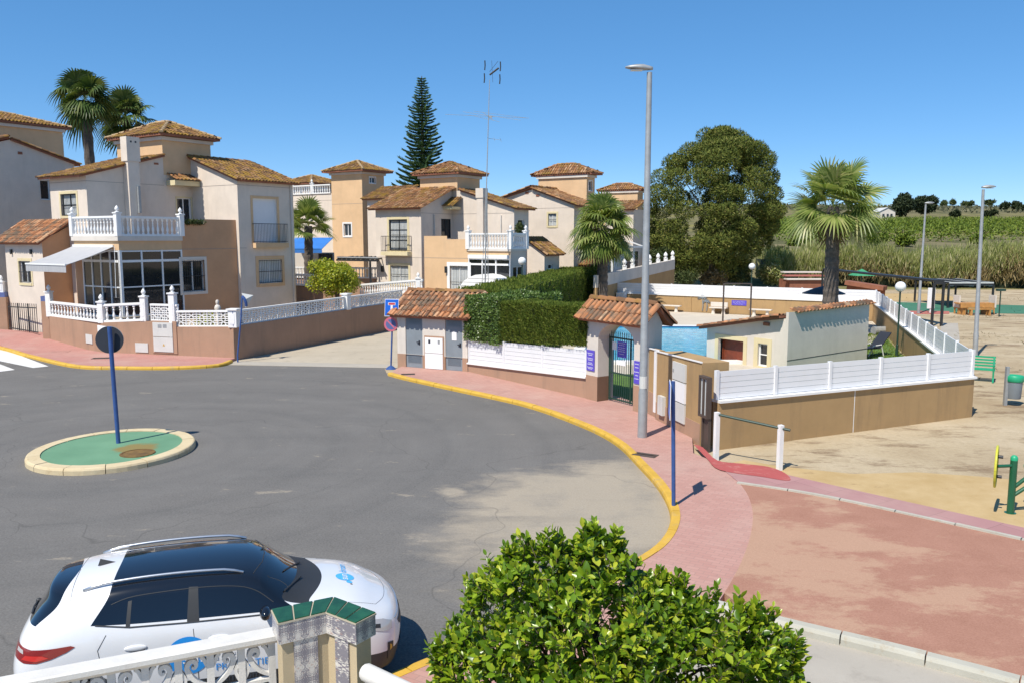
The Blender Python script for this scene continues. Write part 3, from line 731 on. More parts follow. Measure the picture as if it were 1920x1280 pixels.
def post(root, P, h, w=0.22, fin=True, rz=0.0, name='post'):
    P = Vector(P); m = MB(); m.box(P + Vector((0,0,h/2)), (w, w, h), rz); m.box(P + Vector((0,0,h+0.03)), (w*1.3, w*1.3, 0.06), rz); m.box(P + Vector((0,0,h*0.5)), (w*1.06, w*0.55, h*0.6), rz); m.box(P + Vector((0,0,h*0.5)), (w*0.55, w*1.06, h*0.6), rz)
    if fin and root.parent is not None: finial(m, P + Vector((0,0,h+0.06)))       # part of a villa: keep to three levels
    o = m.build(name, M['white'], root, smooth=True)
    if fin and root.parent is None:
        f = MB(); finial(f, P + Vector((0,0,h+0.06))); f.build('finial', M['white'], o, smooth=True)
    return o
def lattice(root, A, B, zA, zB, h, n, rows=2, name='lattice_panel', mat='white', th=0.09):
    """run of pierced concrete blocks: ring of petals in each block"""
    A, B = V3(A, zA), V3(B, zB); d = (B-A); up = Vector((0,0,1)); nn = Vector((d.y, -d.x, 0)).normalized()
    m = MB()
    m.bar(A+up*0.03, B+up*0.03, th*1.3, 0.06); m.bar(A+up*(h-0.04), B+up*(h-0.04), th*1.6, 0.08)
    hb = (h-0.14)/rows
    def q(i, x, j, y): return A + d*((i+x)/n) + up*(0.06 + hb*(j+y))
    for i in range(n+1): m.bar(q(i,0,0,0), q(i,0,rows-1,1), th*0.8, 0.03, up=nn.cross(up)) if False else m.obox(q(i,0,0,0)-nn*th*0.4-d.normalized()*0.014, d.normalized()*0.028, nn*th*0.8, up*hb*rows)
    for j in range(1, rows): m.bar(q(0,0,j,0), q(n,0,j,0), th*0.8, 0.028)
    for i in range(n):
        for j in range(rows):
            for cx, cy in ((0,0),(1,0),(0,1),(1,1)):
                pts = []
                for k in range(5):
                    t = math.pi/2*k/4; x = cx + (1-2*cx)*0.72*math.cos(t); y = cy + (1-2*cy)*0.72*math.sin(t)
                    pts.append(q(i, x, j, y))
                for a, b in zip(pts, pts[1:]): m.bar(a, b, th*0.55, 0.03) if abs((b-a).normalized().z) < 0.95 else m.obox(a-nn*th*0.27-d.normalized()*0.014, d.normalized()*0.028, nn*th*0.55, b-a)
    return m.build(name, M[mat], root)
# ================================================================== the corner villa on the left
GROUND = 1.3
C0 = D(449, 455, 43.5); C0.z = 0
sI = -along(C0, -EL, 364); I0 = C0 + EL*sI                    # inner corner
tR = along(C0, ER, 552); R1 = C0 + ER*tR
tW = along(I0, -ER, 168); W0 = I0 - ER*tW
tT = along(I0, -ER, 313); T0 = I0 - ER*tT
WL = W0 - EL*along(W0, -EL, 100)
H1 = empty('villa', (C0.x-2, C0.y+2, 0), 'cream corner villa with tall chimney, glazed conservatory and grey awning', 'house', 'villas of the estate')
zE = zat(336, C0.y); zIt = D(365, 296, I0.y).z
zW = zat(327, W0.y); zT = D(313, 293, T0.y).z
# right wing
facade(H1, 'cream', I0, C0, 0, [(0, zIt), ((C0-I0).length, zE)])
facade(H1, 'cream', C0, R1, 0, zE, [
    (476, 521, 373, 455, dict(kind='balcony_door', pane='shutter', mull=0, trim='peach', tw=0.14, label='balcony door behind a closed white roller shutter')),
    (483, 526, 487, 531, dict(pane='blind', mull=1, trim='peach', tw=0.2, grille='iron', label='ground floor window with black iron grille'))])
bk = R1 - EL*6.2
m = MB(); wall(m, R1, bk, 0, [(0, zE), ((C0-I0).length, zIt), (6.2, zIt)]); wall(m, bk, WL+ER*8, 0, zT); wall(m, WL+ER*8, WL, 0, [(0, zT), (8, zW)]); m.build('wall', M['cream'], H1)
up = (zIt - zE)/3.6
oh = 0.28; k_ = (C0-I0).length
slope_roof(H1, V3(C0 + EL*oh - ER*0.18, zE+0.06-up*oh), V3(R1 + EL*oh + ER*0.25, zE+0.06-up*oh), V3(R1 - EL*(k_+0.0) + ER*0.25, zIt+0.06), V3(I0 - ER*0.18, zIt+0.06), ridge=True)
# left wing
facade(H1, 'cream', WL, W0, 0, zW, [(119, 148, 364, 405, dict(pane='blind', mull=1, trans=1, trim='trim', grille='iron', frame='iron', gout=-0.02))])
facade(H1, 'cream', W0, T0, 0, [(0, zW), ((T0-W0).length, zT)])
zc = D(340, 330, I0.y-0.8).z
facade(H1, 'cream', T0, I0, 0, zc, [(335, 361, 372, 417, dict(kind='terrace_door', mull=1, frame='white', trim='trim', tw=0.08, label='terrace door with dark iron gate folded open'))])
upL = (zT-zW)/(T0-W0).length; ohl = 0.42
slope_roof(H1, V3(WL - EL*0.35 - ER*ohl, zW+0.06-upL*ohl), V3(W0 + EL*0.16 - ER*ohl, zW+0.06-upL*ohl), V3(T0 + EL*0.16, zT+0.06), V3(WL - EL*0.35 + ER*(T0-W0).length, zT+0.06), ridge=False, mat='tiledark')
# tower
tTw = along(T0, ER, 402); sTw = along(T0, -EL, 229)
tower(H1, T0, tTw, sTw, zc-1.0, zat(262, T0.y), zat(221, T0.y+0.5), over=0.55, ridge=0.40, z0R=zc)
# canopy in the corner
ca = T0 + ER*0.15 + EL*0.02; cb = I0 + EL*0.0
zk = zat(345, I0.y-0.6)
m = MB(); e = I0 + EL*0.75; s_ = T0 + ER*0.12; m.prism([(s_.x+0.03*EL.x, s_.y+0.03*EL.y), ((s_+EL*0.75).x, (s_+EL*0.75).y), (e.x-ER.x*0.02, e.y-ER.y*0.02), (I0.x-ER.x*0.02+0.03*EL.x, I0.y-ER.y*0.02+0.03*EL.y)], zk-0.14, zk+0.12); can = m.build('door_canopy', M['trim'], H1)
t = MB(); tile_quad(t, V3(T0+ER*0.12+EL*0.85, zk+0.15), V3(I0-ER*0.03+EL*0.85, zk+0.15), V3(I0-ER*0.03+EL*0.04, zk+0.48), V3(T0+ER*0.12+EL*0.04, zk+0.48)); t.build('canopy_tiles', M['tile'], can, smooth=True)
# chimney on the gable of the left wing
pc = W0 + ER*along(W0, ER, 238)
m = MB(); yb = pc + EL*0.02
m.obox(V3(yb, 3.0), EL*0.42, ER*0.62, Vector((0,0,zat(303, yb.y)-3.0)))
m.obox(V3(yb - EL*0.05 - ER*0.05, zat(303, yb.y)), EL*0.52, ER*0.72, Vector((0,0,zat(257, yb.y)-zat(303, yb.y))))
ch = m.build('chimney', M['cream'], H1)
m = MB(); m.obox(V3(yb + EL*0.425 + ER*0.40, zat(400, yb.y)), EL*0.13, ER*0.13, Vector((0,0,1.35))); m.build('flue_pipe', M['galv'], ch)
for q_ in (0.2, 0.45):
    m = MB(); m.obox(V3(yb + EL*0.471 + ER*(q_-0.05), zat(268, yb.y)), EL*0.004, ER*0.09, Vector((0,0,0.09))); m.build('smoke_vent', M['black'], ch)
m = MB(); pv = W0 + ER*along(W0, ER, 296); m.obox(V3(pv + EL*0.003, zat(309, pv.y)), EL*0.02, ER*0.25, Vector((0,0,0.1))); m.build('vent_brick', M['fascia'], H1); m = MB(); pv = C0 - EL*2.7; m.obox(V3(pv - ER*0.02, zat(311, pv.y)), EL*0.2, ER*0.019, Vector((0,0,0.08))); m.build('vent_brick', M['fascia'], H1)
# balcony of the right wing
d_, n_ = ER, EL
sb0, sb1 = along(C0, ER, 473), along(C0, ER, 535); zb_ = zat(456, C0.y+1.5)
m = MB(); fbox(m, C0, d_, n_, sb0, sb1, zb_-0.26, zb_, 0.003, 0.28); bs = m.build('balcony', M['peach'], H1)
m = MB(); zr_ = zb_ + 1.02
for (a, b) in (((sb0+0.03, 0.02), (sb0+0.03, 0.25)), ((sb0+0.03, 0.25), (sb1-0.03, 0.25)), ((sb1-0.03, 0.25), (sb1-0.03, 0.02))):
    pa = V3(C0, 0)+d_*a[0]+n_*a[1]; pb = V3(C0, 0)+d_*b[0]+n_*b[1]
    m.bar(pa+Vector((0,0,zr_)), pb+Vector((0,0,zr_)), 0.03, 0.03); m.bar(pa+Vector((0,0,zb_+0.08)), pb+Vector((0,0,zb_+0.08)), 0.025, 0.025)
    k = max(2, int((pb-pa).length/0.1))
    for i in range(k+1):
        q_ = pa.lerp(pb, i/k); m.tube(q_+Vector((0,0,zb_+0.01)), q_+Vector((0,0,zr_)), 0.009, 5)
m.build('balcony_railing', M['iron'], bs)
# terrace block with the conservatory
PB = C0 - EL*0.22 - ER*0.0; tK = along(PB, -ER, 222); K0 = PB - ER*tK
KL = K0 - EL*along(K0, -EL, 138)
zS = zat(443, K0.y)                       # terrace kerb top
tO = along(K0, ER, 340); O0 = K0 + ER*tO  # end of the glazing
zP = zat(413, PB.y); zP2 = zat(420, O0.y)
tp = along(O0, ER, 384)
facade(H1, 'salmon', O0, PB, 0, [(0, zP2), (tp, zP2), (tp+0.01, zP), ((PB-O0).length, zP)], [(338.6, 380, 488, 547, dict(mull=1, trim='offwhite', tw=0.16, grille='iron', frame='alu', label='barred ground floor window beside the conservatory'))])
m = MB(); pin = [O0 - EL*0.2, PB - EL*0.2]
m.prism([(O0.x-0.001, O0.y), (PB.x, PB.y-0.001), ((PB-EL*0.2).x, (PB-EL*0.2).y), ((O0-EL*0.2).x, (O0-EL*0.2).y)], zS-0.3, zP2-0.002); m.build('parapet', M['salmon'], H1)
m = MB(); q = [KL - EL*0.05 - ER*0.1, K0 + EL*0.1 - ER*0.1, O0 + EL*0.1 - ER*0.0, O0 - EL*4.6, KL - EL*0.05 + ER*5.6]
m.prism([(p.x, p.y) for p in q], zS-0.22, zS); m.build('terrace_slab', M['offwhite'], H1)
m = MB(); q = [KL, K0, O0 - ER*0.001, O0 - EL*4.2, KL + ER*5]
zG = zat(470, K0.y)
m.prism([(p.x, p.y) for p in q], zG, zS-0.22); m.build('ring_beam', M['peach'], H1)
# floor, interior
m = MB(); m.prism([(p.x, p.y) for p in (KL-ER*0.3, K0+EL*0.3-ER*0.3, O0+EL*0.3, O0-EL*4, KL+ER*4)], 0, GROUND+0.1); m.build('floor_slab', M['conc'], H1)
def glazing(A, B, z0, z1, cols, zt, zl):
    d, n = nrm(A, B); L = (B-A).length; f = MB(); w_ = 0.075
    for i in range(cols+1):
        s = (L-w_)*i/cols; fbox(f, A, d, n, s, s+w_, z0, z1, -0.05, 0.02)
    for z in (z0, zl, zt, z1-w_):
        for i in range(cols):
            s = (L-w_)*i/cols; s2 = (L-w_)*(i+1)/cols
            fbox(f, A, d, n, s+w_, s2, z, z+w_*(1.5 if z == zt else 0.8), -0.045, 0.012)
    return f
gl = MB(); fr = glazing(K0 - EL*along(K0, -EL, 152), K0, GROUND+0.1, zG, 4, zat(493, K0.y), zat(541, K0.y)); f2 = glazing(K0, O0, GROUND+0.1, zG, 3, zat(493, K0.y), zat(541, K0.y))
fr.add(f2.v, f2.f); kp = K0; fr.obox(V3(K0 - EL*0.09 - ER*0.02, GROUND+0.1), EL*0.13, ER*0.12, Vector((0,0,zG-GROUND-0.1)))
cons = fr.build('conservatory', M['alu'], H1)
for A_, B_ in ((K0 - EL*along(K0, -EL, 152), K0), (K0, O0)):
    d, n = nrm(A_, B_); L = (B_-A_).length; nn = 4 if A_ != K0 else 3
    for i in range(nn):
        g = MB(); P = lambda s, z: V3(A_, z) + d*s - n*0.02
        s0, s1 = L*i/nn+0.03, L*(i+1)/nn-0.03; g.poly([P(s0, GROUND+0.14), P(s1, GROUND+0.14), P(s1, zG-0.04), P(s0, zG-0.04)]); g.build('pane', M['glass'], cons)
kl152 = K0 - EL*along(K0, -EL, 152)
facade(H1, 'salmon', KL, kl152, 0, zG)
m = MB(); wall(m, KL + ER*4, KL, 0, zG); m.build('wall', M['salmon'], H1)
# balustrade on the terrace
bal = empty('balustrade', V3(K0, zS)); bal.parent = H1; bal.location = V3(K0, zS) - wloc(H1)
iL = KL + EL*0.12; 
balustrade(bal, V3(KL + EL*0.12, zS), V3(K0 - EL*0.12, zS), 0.92, 13); balustrade(bal, V3(K0 + ER*0.12, zS), V3(O0 - ER*0.1, zS), 0.92, 12)
for p in (KL, K0, O0): post(bal, V3(p, zS), 1.02, 0.24, rz=math.pi/2-AZR)
# awning
aR = K0 - EL*along(K0, -EL, 213); aL = K0 - EL*along(K0, -EL, 137); tA = along(aR, -ER, 122)
za_, zf_ = zat(463, aR.y), zat(497, aR.y - tA*0.83)
m = MB(); nseg = 8
for i in range(nseg):
    f0, f1 = i/nseg, (i+1)/nseg; sag = lambda f: -0.10*math.sin(math.pi*f)
    pts = [aL - ER*(tA*f0+0.05), aR - ER*(tA*f0+0.05), aR - ER*(tA*f1+0.05), aL - ER*(tA*f1+0.05)]
    zz = [za_+(zf_-za_)*f0+sag(f0)*.4]*2 + [za_+(zf_-za_)*f1+sag(f1)*.4]*2
    top = [V3(p, z) for p, z in zip(pts, zz)]; lo = [p - Vector((0,0,0.012)) for p in top]
    m.add(top+lo, [(3,2,1,0)[::-1],(7,6,5,4),(0,1,5,4),(2,3,7,6),(1,2,6,5),(3,0,4,7)])
M['awning'] = plain('grey_awning_cloth', (0.40,0.40,0.41), 0.8, var=0.05)
aw = m.build('awning', M['awning'], H1)
m = MB(); e0, e1 = aL - ER*(tA+0.05), aR - ER*(tA+0.05); nv = 14
for i in range(nv):
    a, b = e0.lerp(e1, i/nv), e0.lerp(e1, (i+1)/nv); m.obox(V3(a, zf_-0.34), (b-a)*0.97, ER*0.012, Vector((0,0,0.3)))
m.build('valance', M['awning'], aw); m = MB(); m.bar(V3(e0, zf_), V3(e1, zf_), 0.06, 0.07); m.bar(V3(aL, za_+0.03), V3(aR, za_+0.03), 0.14, 0.12)
for f in (0.04, 0.96):
    p = aL.lerp(aR, f); q = e0.lerp(e1, f); mid_ = p.lerp(q, 0.5) + EL*(0.5 if f < 0.5 else -0.5); m.tube(V3(p, za_-0.12), V3(mid_, (za_+zf_)/2-0.15), 0.025, 6); m.tube(V3(mid_, (za_+zf_)/2-0.15), V3(q, zf_-0.03), 0.025, 6)
m.tube(V3(aR+EL*0.12-ER*0.06, za_), V3(aR+EL*0.25-ER*0.2, GROUND+1.0), 0.012, 6)
m.build('awning_arm', M['alu'], aw)
# low annex on the far left
wp = W0 - EL*along(W0, -EL, 131); tA2 = along(wp, -ER, 78); A0 = wp - ER*tA2; AL = A0 - EL*along(A0, -EL, 8); AR = A0 + ER*along(A0, ER, 138)
zA = zat(453, A0.y)
facade(H1, 'cream', AL, A0, 0, zA, [(33, 54, 490, 531, dict(mull=1, trim='trim', tw=0.14, grille='iron', frame='alu'))])
facade(H1, 'salmon', A0, AR, 0, [(0, zA), ((AR-A0).length, zA+0.85)])
sl_ = zat(412, wp.y)
slope_roof(H1, V3(AL - EL*0.6 - ER*0.3, zA-0.08), V3(A0 + EL*0.14 - ER*0.3, zA-0.08), V3(wp + EL*0.25 - ER*0.02, sl_), V3(AL - EL*0.6 + ER*tA2, sl_), mat='tileorange', ridge=False)
for px in (21, 58):
    m = MB(); p = AL + EL*along(AL, EL, px); fbox(m, p, EL, -ER, -0.05, 0.05, zat(477, p.y), zat(468, p.y), 0.003, 0.1); m.build('wall_lamp', M['iron'], H1)
# ================================================================== far left villa (partly in frame)
H0 = empty('villa', (-27, 50, 0), 'shaded villa cut by the left edge of the photo, only its blank gable showing', 'house', 'villas of the estate')
g0 = D(145, 400, 50); g0.z = 0
gA = g0 - ER*along(g0, -ER, -130)
Lg = (g0-gA).length; s35 = Lg - along(g0, -ER, 33)
zpk = D(33, 262, (g0 - ER*(Lg-s35)).y).z; zend = zat(307, g0.y)
facade(H0, 'cream', gA, g0, 0, [(0, zpk-1.4), (s35, zpk), (Lg, zend)], [(82, 100, 338, 375, dict(mull=0, trim='offwhite', tw=0.06))])
wv_ = MB(); pk = gA + ER*s35
slope_roof(H0, V3(g0 + EL*0.15 + ER*0.3, zend-0.05), V3(g0 - EL*6 + ER*0.3, zend-0.05), V3(pk - EL*6, zpk+0.05), V3(pk + EL*0.15, zpk+0.05), ridge=False)
p31 = gA + ER*(s35-0.15)
slope_roof(H0, V3(gA - EL*6, zpk-1.3), V3(gA + EL*0.15, zpk-1.3), V3(p31 + EL*0.15, zpk+0.15), V3(p31 - EL*6, zpk+0.15), ridge=True)
for px, py in ((7, 283), (49, 287)):
    m = MB(); p = gA + ER*along(gA, ER, px); fbox(m, p, ER, EL, -0.12, 0.12, zat(py+3, p.y), zat(py-2, p.y), 0.003, 0.03); m.build('vent_brick', M['fascia'], H0)
tc = D(137, 300, 53.5); tc.z = 0; t0 = tc - ER*along(tc, -ER, -75)
tower(H0, t0 - EL*1.0, (tc-t0).length, 4.0, 5, zat(246, tc.y), zat(203, tc.y-2.5), over=0.5, ridge=0.35)
# ================================================================== villa B in the middle of the row
def at(px, Y): p = D(px, HZ, Y); p.z = 0; return p
def balc(root, A, d, n, s0, s1, z, mat='trim', out=0.42, h=1.0, slab=0.24):
    m = MB(); fbox(m, A, d, n, s0, s1, z-slab, z, 0.003, out+0.04); bs = m.build('balcony', M[mat], root)
    m = MB()
    for a, b in (((s0+.03,.02),(s0+.03,out)), ((s0+.03,out),(s1-.03,out)), ((s1-.03,out),(s1-.03,.02))):
        pa = V3(A,0)+d*a[0]+n*a[1]; pb = V3(A,0)+d*b[0]+n*b[1]
        m.bar(pa+Vector((0,0,z+h)), pb+Vector((0,0,z+h)), .035, .035); m.bar(pa+Vector((0,0,z+.08)), pb+Vector((0,0,z+.08)), .025, .025)
        k = max(2, int((pb-pa).length/.12))
        for i in range(k+1): q = pa.lerp(pb, i/k); m.tube(q+Vector((0,0,z+.01)), q+Vector((0,0,z+h)), .012, 5)
    m.build('balcony_railing', M['iron'], bs); return bs
HB = empty('villa', (-2, 54, 0), 'cream villa with peach terrace wall and white balustrade behind the clipped hedge', 'house', 'villas of the estate')
Wb = at(790, 53); WbL = Wb - EL*along(Wb, -EL, 705); tI = along(Wb, ER, 848); Ib = Wb + ER*tI; C0b = Ib + EL*along(Ib, EL, 964)
R1b = C0b + ER*along(C0b, ER, 991)
zW = zat(388, Wb.y); tT = along(Wb, ER, 829); 
zT = zat(354, (Wb+ER*tI).y)
facade(HB, 'cream', WbL, Wb, 0, zW, [(730, 764, 412, 470, dict(kind='balcony_door', mull=1, trans=2, pane='blind', trim='trim', tw=0.16, grille='iron', frame='iron', gout=-0.03, label='tall balcony door behind a dark folding grille')),
    (731, 765, 498, 532, dict(pane='blind', mull=1, trim='trim', tw=0.16, grille='iron', gout=-0.02))])
balc(HB, WbL, EL, -ER, along(WbL, EL, 722), along(WbL, EL, 772), zat(472, WbL.y))
facade(HB, 'cream', Wb, Ib, 0, [(0, zW), (tI, zT)], [(827.5, 845.5, 411, 447, dict(kind='terrace_door', mull=1, frame='iron', depth=0.08))])
upb = (zT-zW)/tI
slope_roof(HB, V3(WbL - EL*0.35 - ER*0.35, zW+0.06-upb*.35), V3(Wb + EL*0.16 - ER*0.35, zW+0.06-upb*.35), V3(Ib + EL*0.16, zT+0.06), V3(WbL - EL*0.35 + ER*tI, zT+0.06), mat='tile')
zE = zat(390, C0b.y); kb = (C0b-Ib).length; p865 = along(Ib, EL, 866); zI_ = zat(358, (Ib+EL*p865).y)
facade(HB, 'cream', Ib, C0b, 0, [(0, zI_), (p865, zI_), (kb, zE)])
facade(HB, 'cream', C0b, R1b, 0, zE, [(971, 983, 412, 437, dict(mull=0))])
ub = (zI_-zE)/(kb-p865)
slope_roof(HB, V3(C0b + EL*0.35 - ER*0.18, zE+0.06-ub*.35), V3(R1b + EL*0.35 + ER*0.3, zE+0.06-ub*.35), V3(Ib + EL*p865 + ER*((R1b-C0b).length+.3), zI_+0.06), V3(Ib + EL*p865 - ER*0.18, zI_+0.06), mat='tiledark')
m = MB(); bk = R1b - EL*9; wall(m, R1b, bk, 0, [(0, zE), (kb-p865, zI_), (9, zI_)]); wall(m, bk, WbL + ER*6, 0, zI_); wall(m, WbL + ER*6, WbL, 0, [(0, zT), (6-tI, zT), (6, zW)]); m.build('wall', M['cream'], HB)
# tower
Tb = at(858, Ib.y - 0.3); Tb = Ib + EL*along(Ib, EL, 858) + ER*0.02
tower(HB, Tb, along(Tb, ER, 900), along(Tb, -EL, 789), zat(405, Tb.y), zat(332, Tb.y), zat(303, Tb.y+1.5), over=0.6, ridge=0.5, rmat='tile')
# canopy
m = MB(); ps = Ib - ER*1.0; m.prism([(p.x, p.y) for p in (ps + EL*.03, ps + EL*0.75, Ib + EL*0.75 - ER*.03, Ib + EL*.03 - ER*.03)], zat(394, Ib.y), zat(389, Ib.y)); can = m.build('door_canopy', M['trim'], HB)
t = MB(); z_ = zat(388, Ib.y); tile_quad(t, V3(Ib - ER*1.0 - ER*0.1, z_), V3(Ib + EL*0.9 - ER*1.1, z_), V3(Ib + EL*0.9 - ER*0.05, z_+0.6), V3(Ib - ER*0.05, z_+0.6)); t.build('canopy_tiles', M['tiledark'], can, smooth=True)
# chimney on the gable + mast bracket
cb = Ib + EL*along(Ib, EL, 908)
m = MB(); zc1, zc2 = zat(372, cb.y), zat(354, cb.y)
m.obox(V3(cb - EL*.28 - ER*.45, 2.0), EL*.5, ER*.445, Vector((0,0,zc1-2.0))); m.obox(V3(cb - EL*.32 - ER*.5, zc1), EL*.58, ER*.55, Vector((0,0,zc2-zc1))); m.build('chimney', M['cream'], HB)
# terrace block
PLb = Wb - ER*0.5
tl = PLb + EL*along(PLb, EL, 795); Kb = PLb + EL*along(PLb, EL, 957); Rb = Kb + ER*along(Kb, ER, 986)
zp1, zp2, zs = zat(443, tl.y), zat(449, tl.y), zat(468, Kb.y)
s84 = along(tl, EL, 838); s88 = along(tl, EL, 878)
pb = tl + EL*s88
facade(HB, 'peach', tl, pb, 0, [(0, zp1), (s84, zp1), (s84+.01, zp2), (s88, zp2)], [(843, 877, 499, 560, dict(pane='blind', mull=1, trim='white', tw=0.22, grille='iron', gout=-0.02))])
m = MB(); m.prism([(p.x, p.y) for p in (tl + ER*.003, pb + ER*.003, pb + ER*.2, tl + ER*.2)], zs-.2, zp2-.01); m.build('parapet', M['peach'], HB)
m = MB(); m.prism([(p.x, p.y) for p in (pb - ER*.08, Kb - ER*.08 + EL*.08, Rb + EL*.08, Rb - EL*6, pb + ER*2)], zs-.12, zs); m.build('terrace_slab', M['offwhite'], HB)
facade(HB, 'peach', pb, Kb, zat(479, Kb.y), zs-.12); facade(HB, 'cream', Kb, Rb, 0, zs-.12, [(962, 982, 500, 545, dict(mull=1))])
m = MB(); fbox(m, pb, EL, -ER, 0.05, (Kb-pb).length-.05, zat(486, Kb.y), zat(479, Kb.y), 0.0, 0.14); m.build('awning_box', M['white'], HB)
f = glazing(pb, Kb, 0.6, zat(486, Kb.y), 3, zat(499, Kb.y), 0.7); cf = f.build('conservatory', M['alu'], HB)
g = MB(); n3 = -ER
for i in range(3):
    g = MB(); L = (Kb-pb).length; a = pb + EL*(L*i/3+.05) + ER*.02; b = pb + EL*(L*(i+1)/3-.03) + ER*.02; zt_ = zat(487, Kb.y)
    g.poly([V3(a, .6), V3(b, .6), V3(b, zt_), V3(a, zt_)]); g.build('pane', M['glass'], cf)
bal = empty('balustrade', (0,0,0)); bal.parent = HB
balustrade(bal, V3(pb + EL*.12, zs), V3(Kb - EL*.12, zs), .95, 14); balustrade(bal, V3(Kb + ER*.12, zs), V3(Rb, zs), .95, 8)
for p in (pb, Kb, Rb): post(bal, V3(p, zs), 1.05, .26, rz=math.pi/2-AZR)
lm = MB()
for px, py in ((837, 506),): p = tl + EL*along(tl, EL, px); fbox(lm, p, EL, -ER, -.07, .07, zat(py+6, p.y), zat(py-6, p.y), .003, .14)
lm.build('wall_lamp', M['iron'], HB)
lm = MB(); p = WbL + EL*along(WbL, EL, 717); fbox(lm, p, EL, -ER, -.07, .07, zat(510, p.y), zat(499, p.y), .003, .14); lm.build('wall_lamp', M['iron'], HB)
# small lean-to at the right of villa B
q0 = at(1021, 53.5); qL = q0 - EL*along(q0, -EL, 984); qR = q0 + ER*along(q0, ER, 1049); zq = zat(474, q0.y); zq2 = zat(446, qL.y)
facade(HB, 'cream', qL, q0, 0, [(0, zq2), ((q0-qL).length, zq)]); facade(HB, 'cream', q0, qR, 0, zq, [(1028, 1037, 496, 505, dict(mull=0))])
uq = (zq2-zq)/(q0-qL).length
slope_roof(HB, V3(q0 + EL*.3 - ER*.15, zq+.05-uq*.3), V3(qR + EL*.3 + ER*.2, zq+.05-uq*.3), V3(qL + ER*((qR-q0).length+.2), zq2+.05), V3(qL - ER*.15, zq2+.05), ridge=False)
# white quilted garden shed roof in front of the conservatory
pd = D(905, 545, 48.5); pd.z = 0
m = MB(); ns = 10; prev = None; rr_ = 1.75
for i in range(ns+1):
    t = math.pi*i/ns; p = (-math.cos(t)*rr_, math.sin(t)*1.15)
    if prev: 
        a, b = prev, p
        m.obox  
        vs = [V3(pd + EL*a[0], zat(545, pd.y)+a[1]-.2), V3(pd + EL*b[0], zat(545, pd.y)+b[1]-.2)]
        vs += [v + ER*3.0 for v in vs[::-1]]; lo = [v - Vector((0,0,.05)) for v in vs]
        m.add(vs+lo, [(0,1,2,3),(7,6,5,4),(0,4,5,1),(2,6,7,3)])
    prev = p
m.poly([V3(pd + EL*(-math.cos(math.pi*i/ns)*rr_) - ER*.002, zat(545, pd.y)-.2+math.sin(math.pi*i/ns)*1.15) for i in range(ns+1)][::-1])
for k_ in range(1, 5): m.bar(V3(pd - EL*rr_*math.cos(math.asin(min(1,k_*.2)))- ER*.01, zat(545, pd.y)-.2+1.15*k_*.2), V3(pd + EL*rr_*math.cos(math.asin(min(1,k_*.2)))- ER*.01, zat(545, pd.y)-.2+1.15*k_*.2), .03, .03)
pool_roof = m.build('shelter', M['white']); tag(pool_roof, 'white arched shelter cover showing over the long hedge', 'shelter')
# garden front of villa B: white balustrade seen over the alley wall
gb = empty('garden_balustrade', at(760, 47), 'white garden balustrade in front of the cream villa with the peach terrace', 'balustrade', 'white garden balustrades')
a_, b_ = at(672, 48.5), at(792, 47.2); zz1, zz2 = zat(556, 48.5), zat(547, 47.2)
balustrade(gb, V3(a_, zz1), V3(b_, zz2), .72, 26, rail=.1)
post(gb, V3(at(783, 47.3), zz2), .72, .26)
m = MB(); m.prism([(a_.x, a_.y), (b_.x, b_.y), (b_.x, b_.y+.2), (a_.x, a_.y+.2)], 0, min(zz1, zz2)); m.build('garden_wall', M['pinktan'], gb)
# ================================================================== villa A (tower with small window, left of villa B)
HA = empty('villa', (-16, 68, 0), 'peach tower villa with blue awning and roof terrace, between the two front villas', 'house', 'villas of the estate')
Ta = at(681, 66)
tower(HA, Ta, along(Ta, ER, 722), along(Ta, -EL, 624), 0, zat(326, Ta.y), zat(302, Ta.y+2), over=.75, ridge=.5, rmat='tiledark', winsL=[(645, 659, 420, 443, dict(mull=1, trim='white', tw=.12))], winsR=[(695, 706, 333, 344, dict(mull=1, trim='white', tw=.07))])
wa = at(690, 64.5); wb2 = wa + EL*along(wa, EL, 712); zz = zat(374, wa.y)
facade(HA, 'cream', wa, wb2, 0, zz)
slope_roof(HA, V3(wa - EL*.3 - ER*.3, zz), V3(wb2 + EL*2 - ER*.3, zz), V3(wb2 + EL*2 + ER*2.2, zat(350, 66)), V3(wa - EL*.3 + ER*2.2, zat(350, 66)), ridge=False)
pa0 = at(626, 68); pa1 = pa0 - EL*along(pa0, -EL, 551); zt = zat(363, 68)
facade(HA, 'cream', pa1, pa0, 0, zt)
ba = empty('balustrade', (0,0,0)); ba.parent = HA
balustrade(ba, V3(pa1, zt), V3(pa0 - EL*.2, zt), .75, 17); balustrade(ba, V3(pa1, zt), V3(pa1 + ER*4, zt), .75, 10); post(ba, V3(pa1, zt), .85, .25)
post(ba, V3(pa1.lerp(pa0, .5), zt), .85, .25)
ea = at(588, 76); E_ = [V3(ea + EL*a + ER*b, zat(347, 76)) for a, b in ((-2,-2),(2,-2),(2,2),(-2,2))]
m = MB(); m.prism([(p.x, p.y) for p in E_], 0, E_[0].z - .1); m.build('tower_wall', M['cream'], HA); hip_roof(HA, E_, zat(329, 76), .5, 'tiledark', .6)
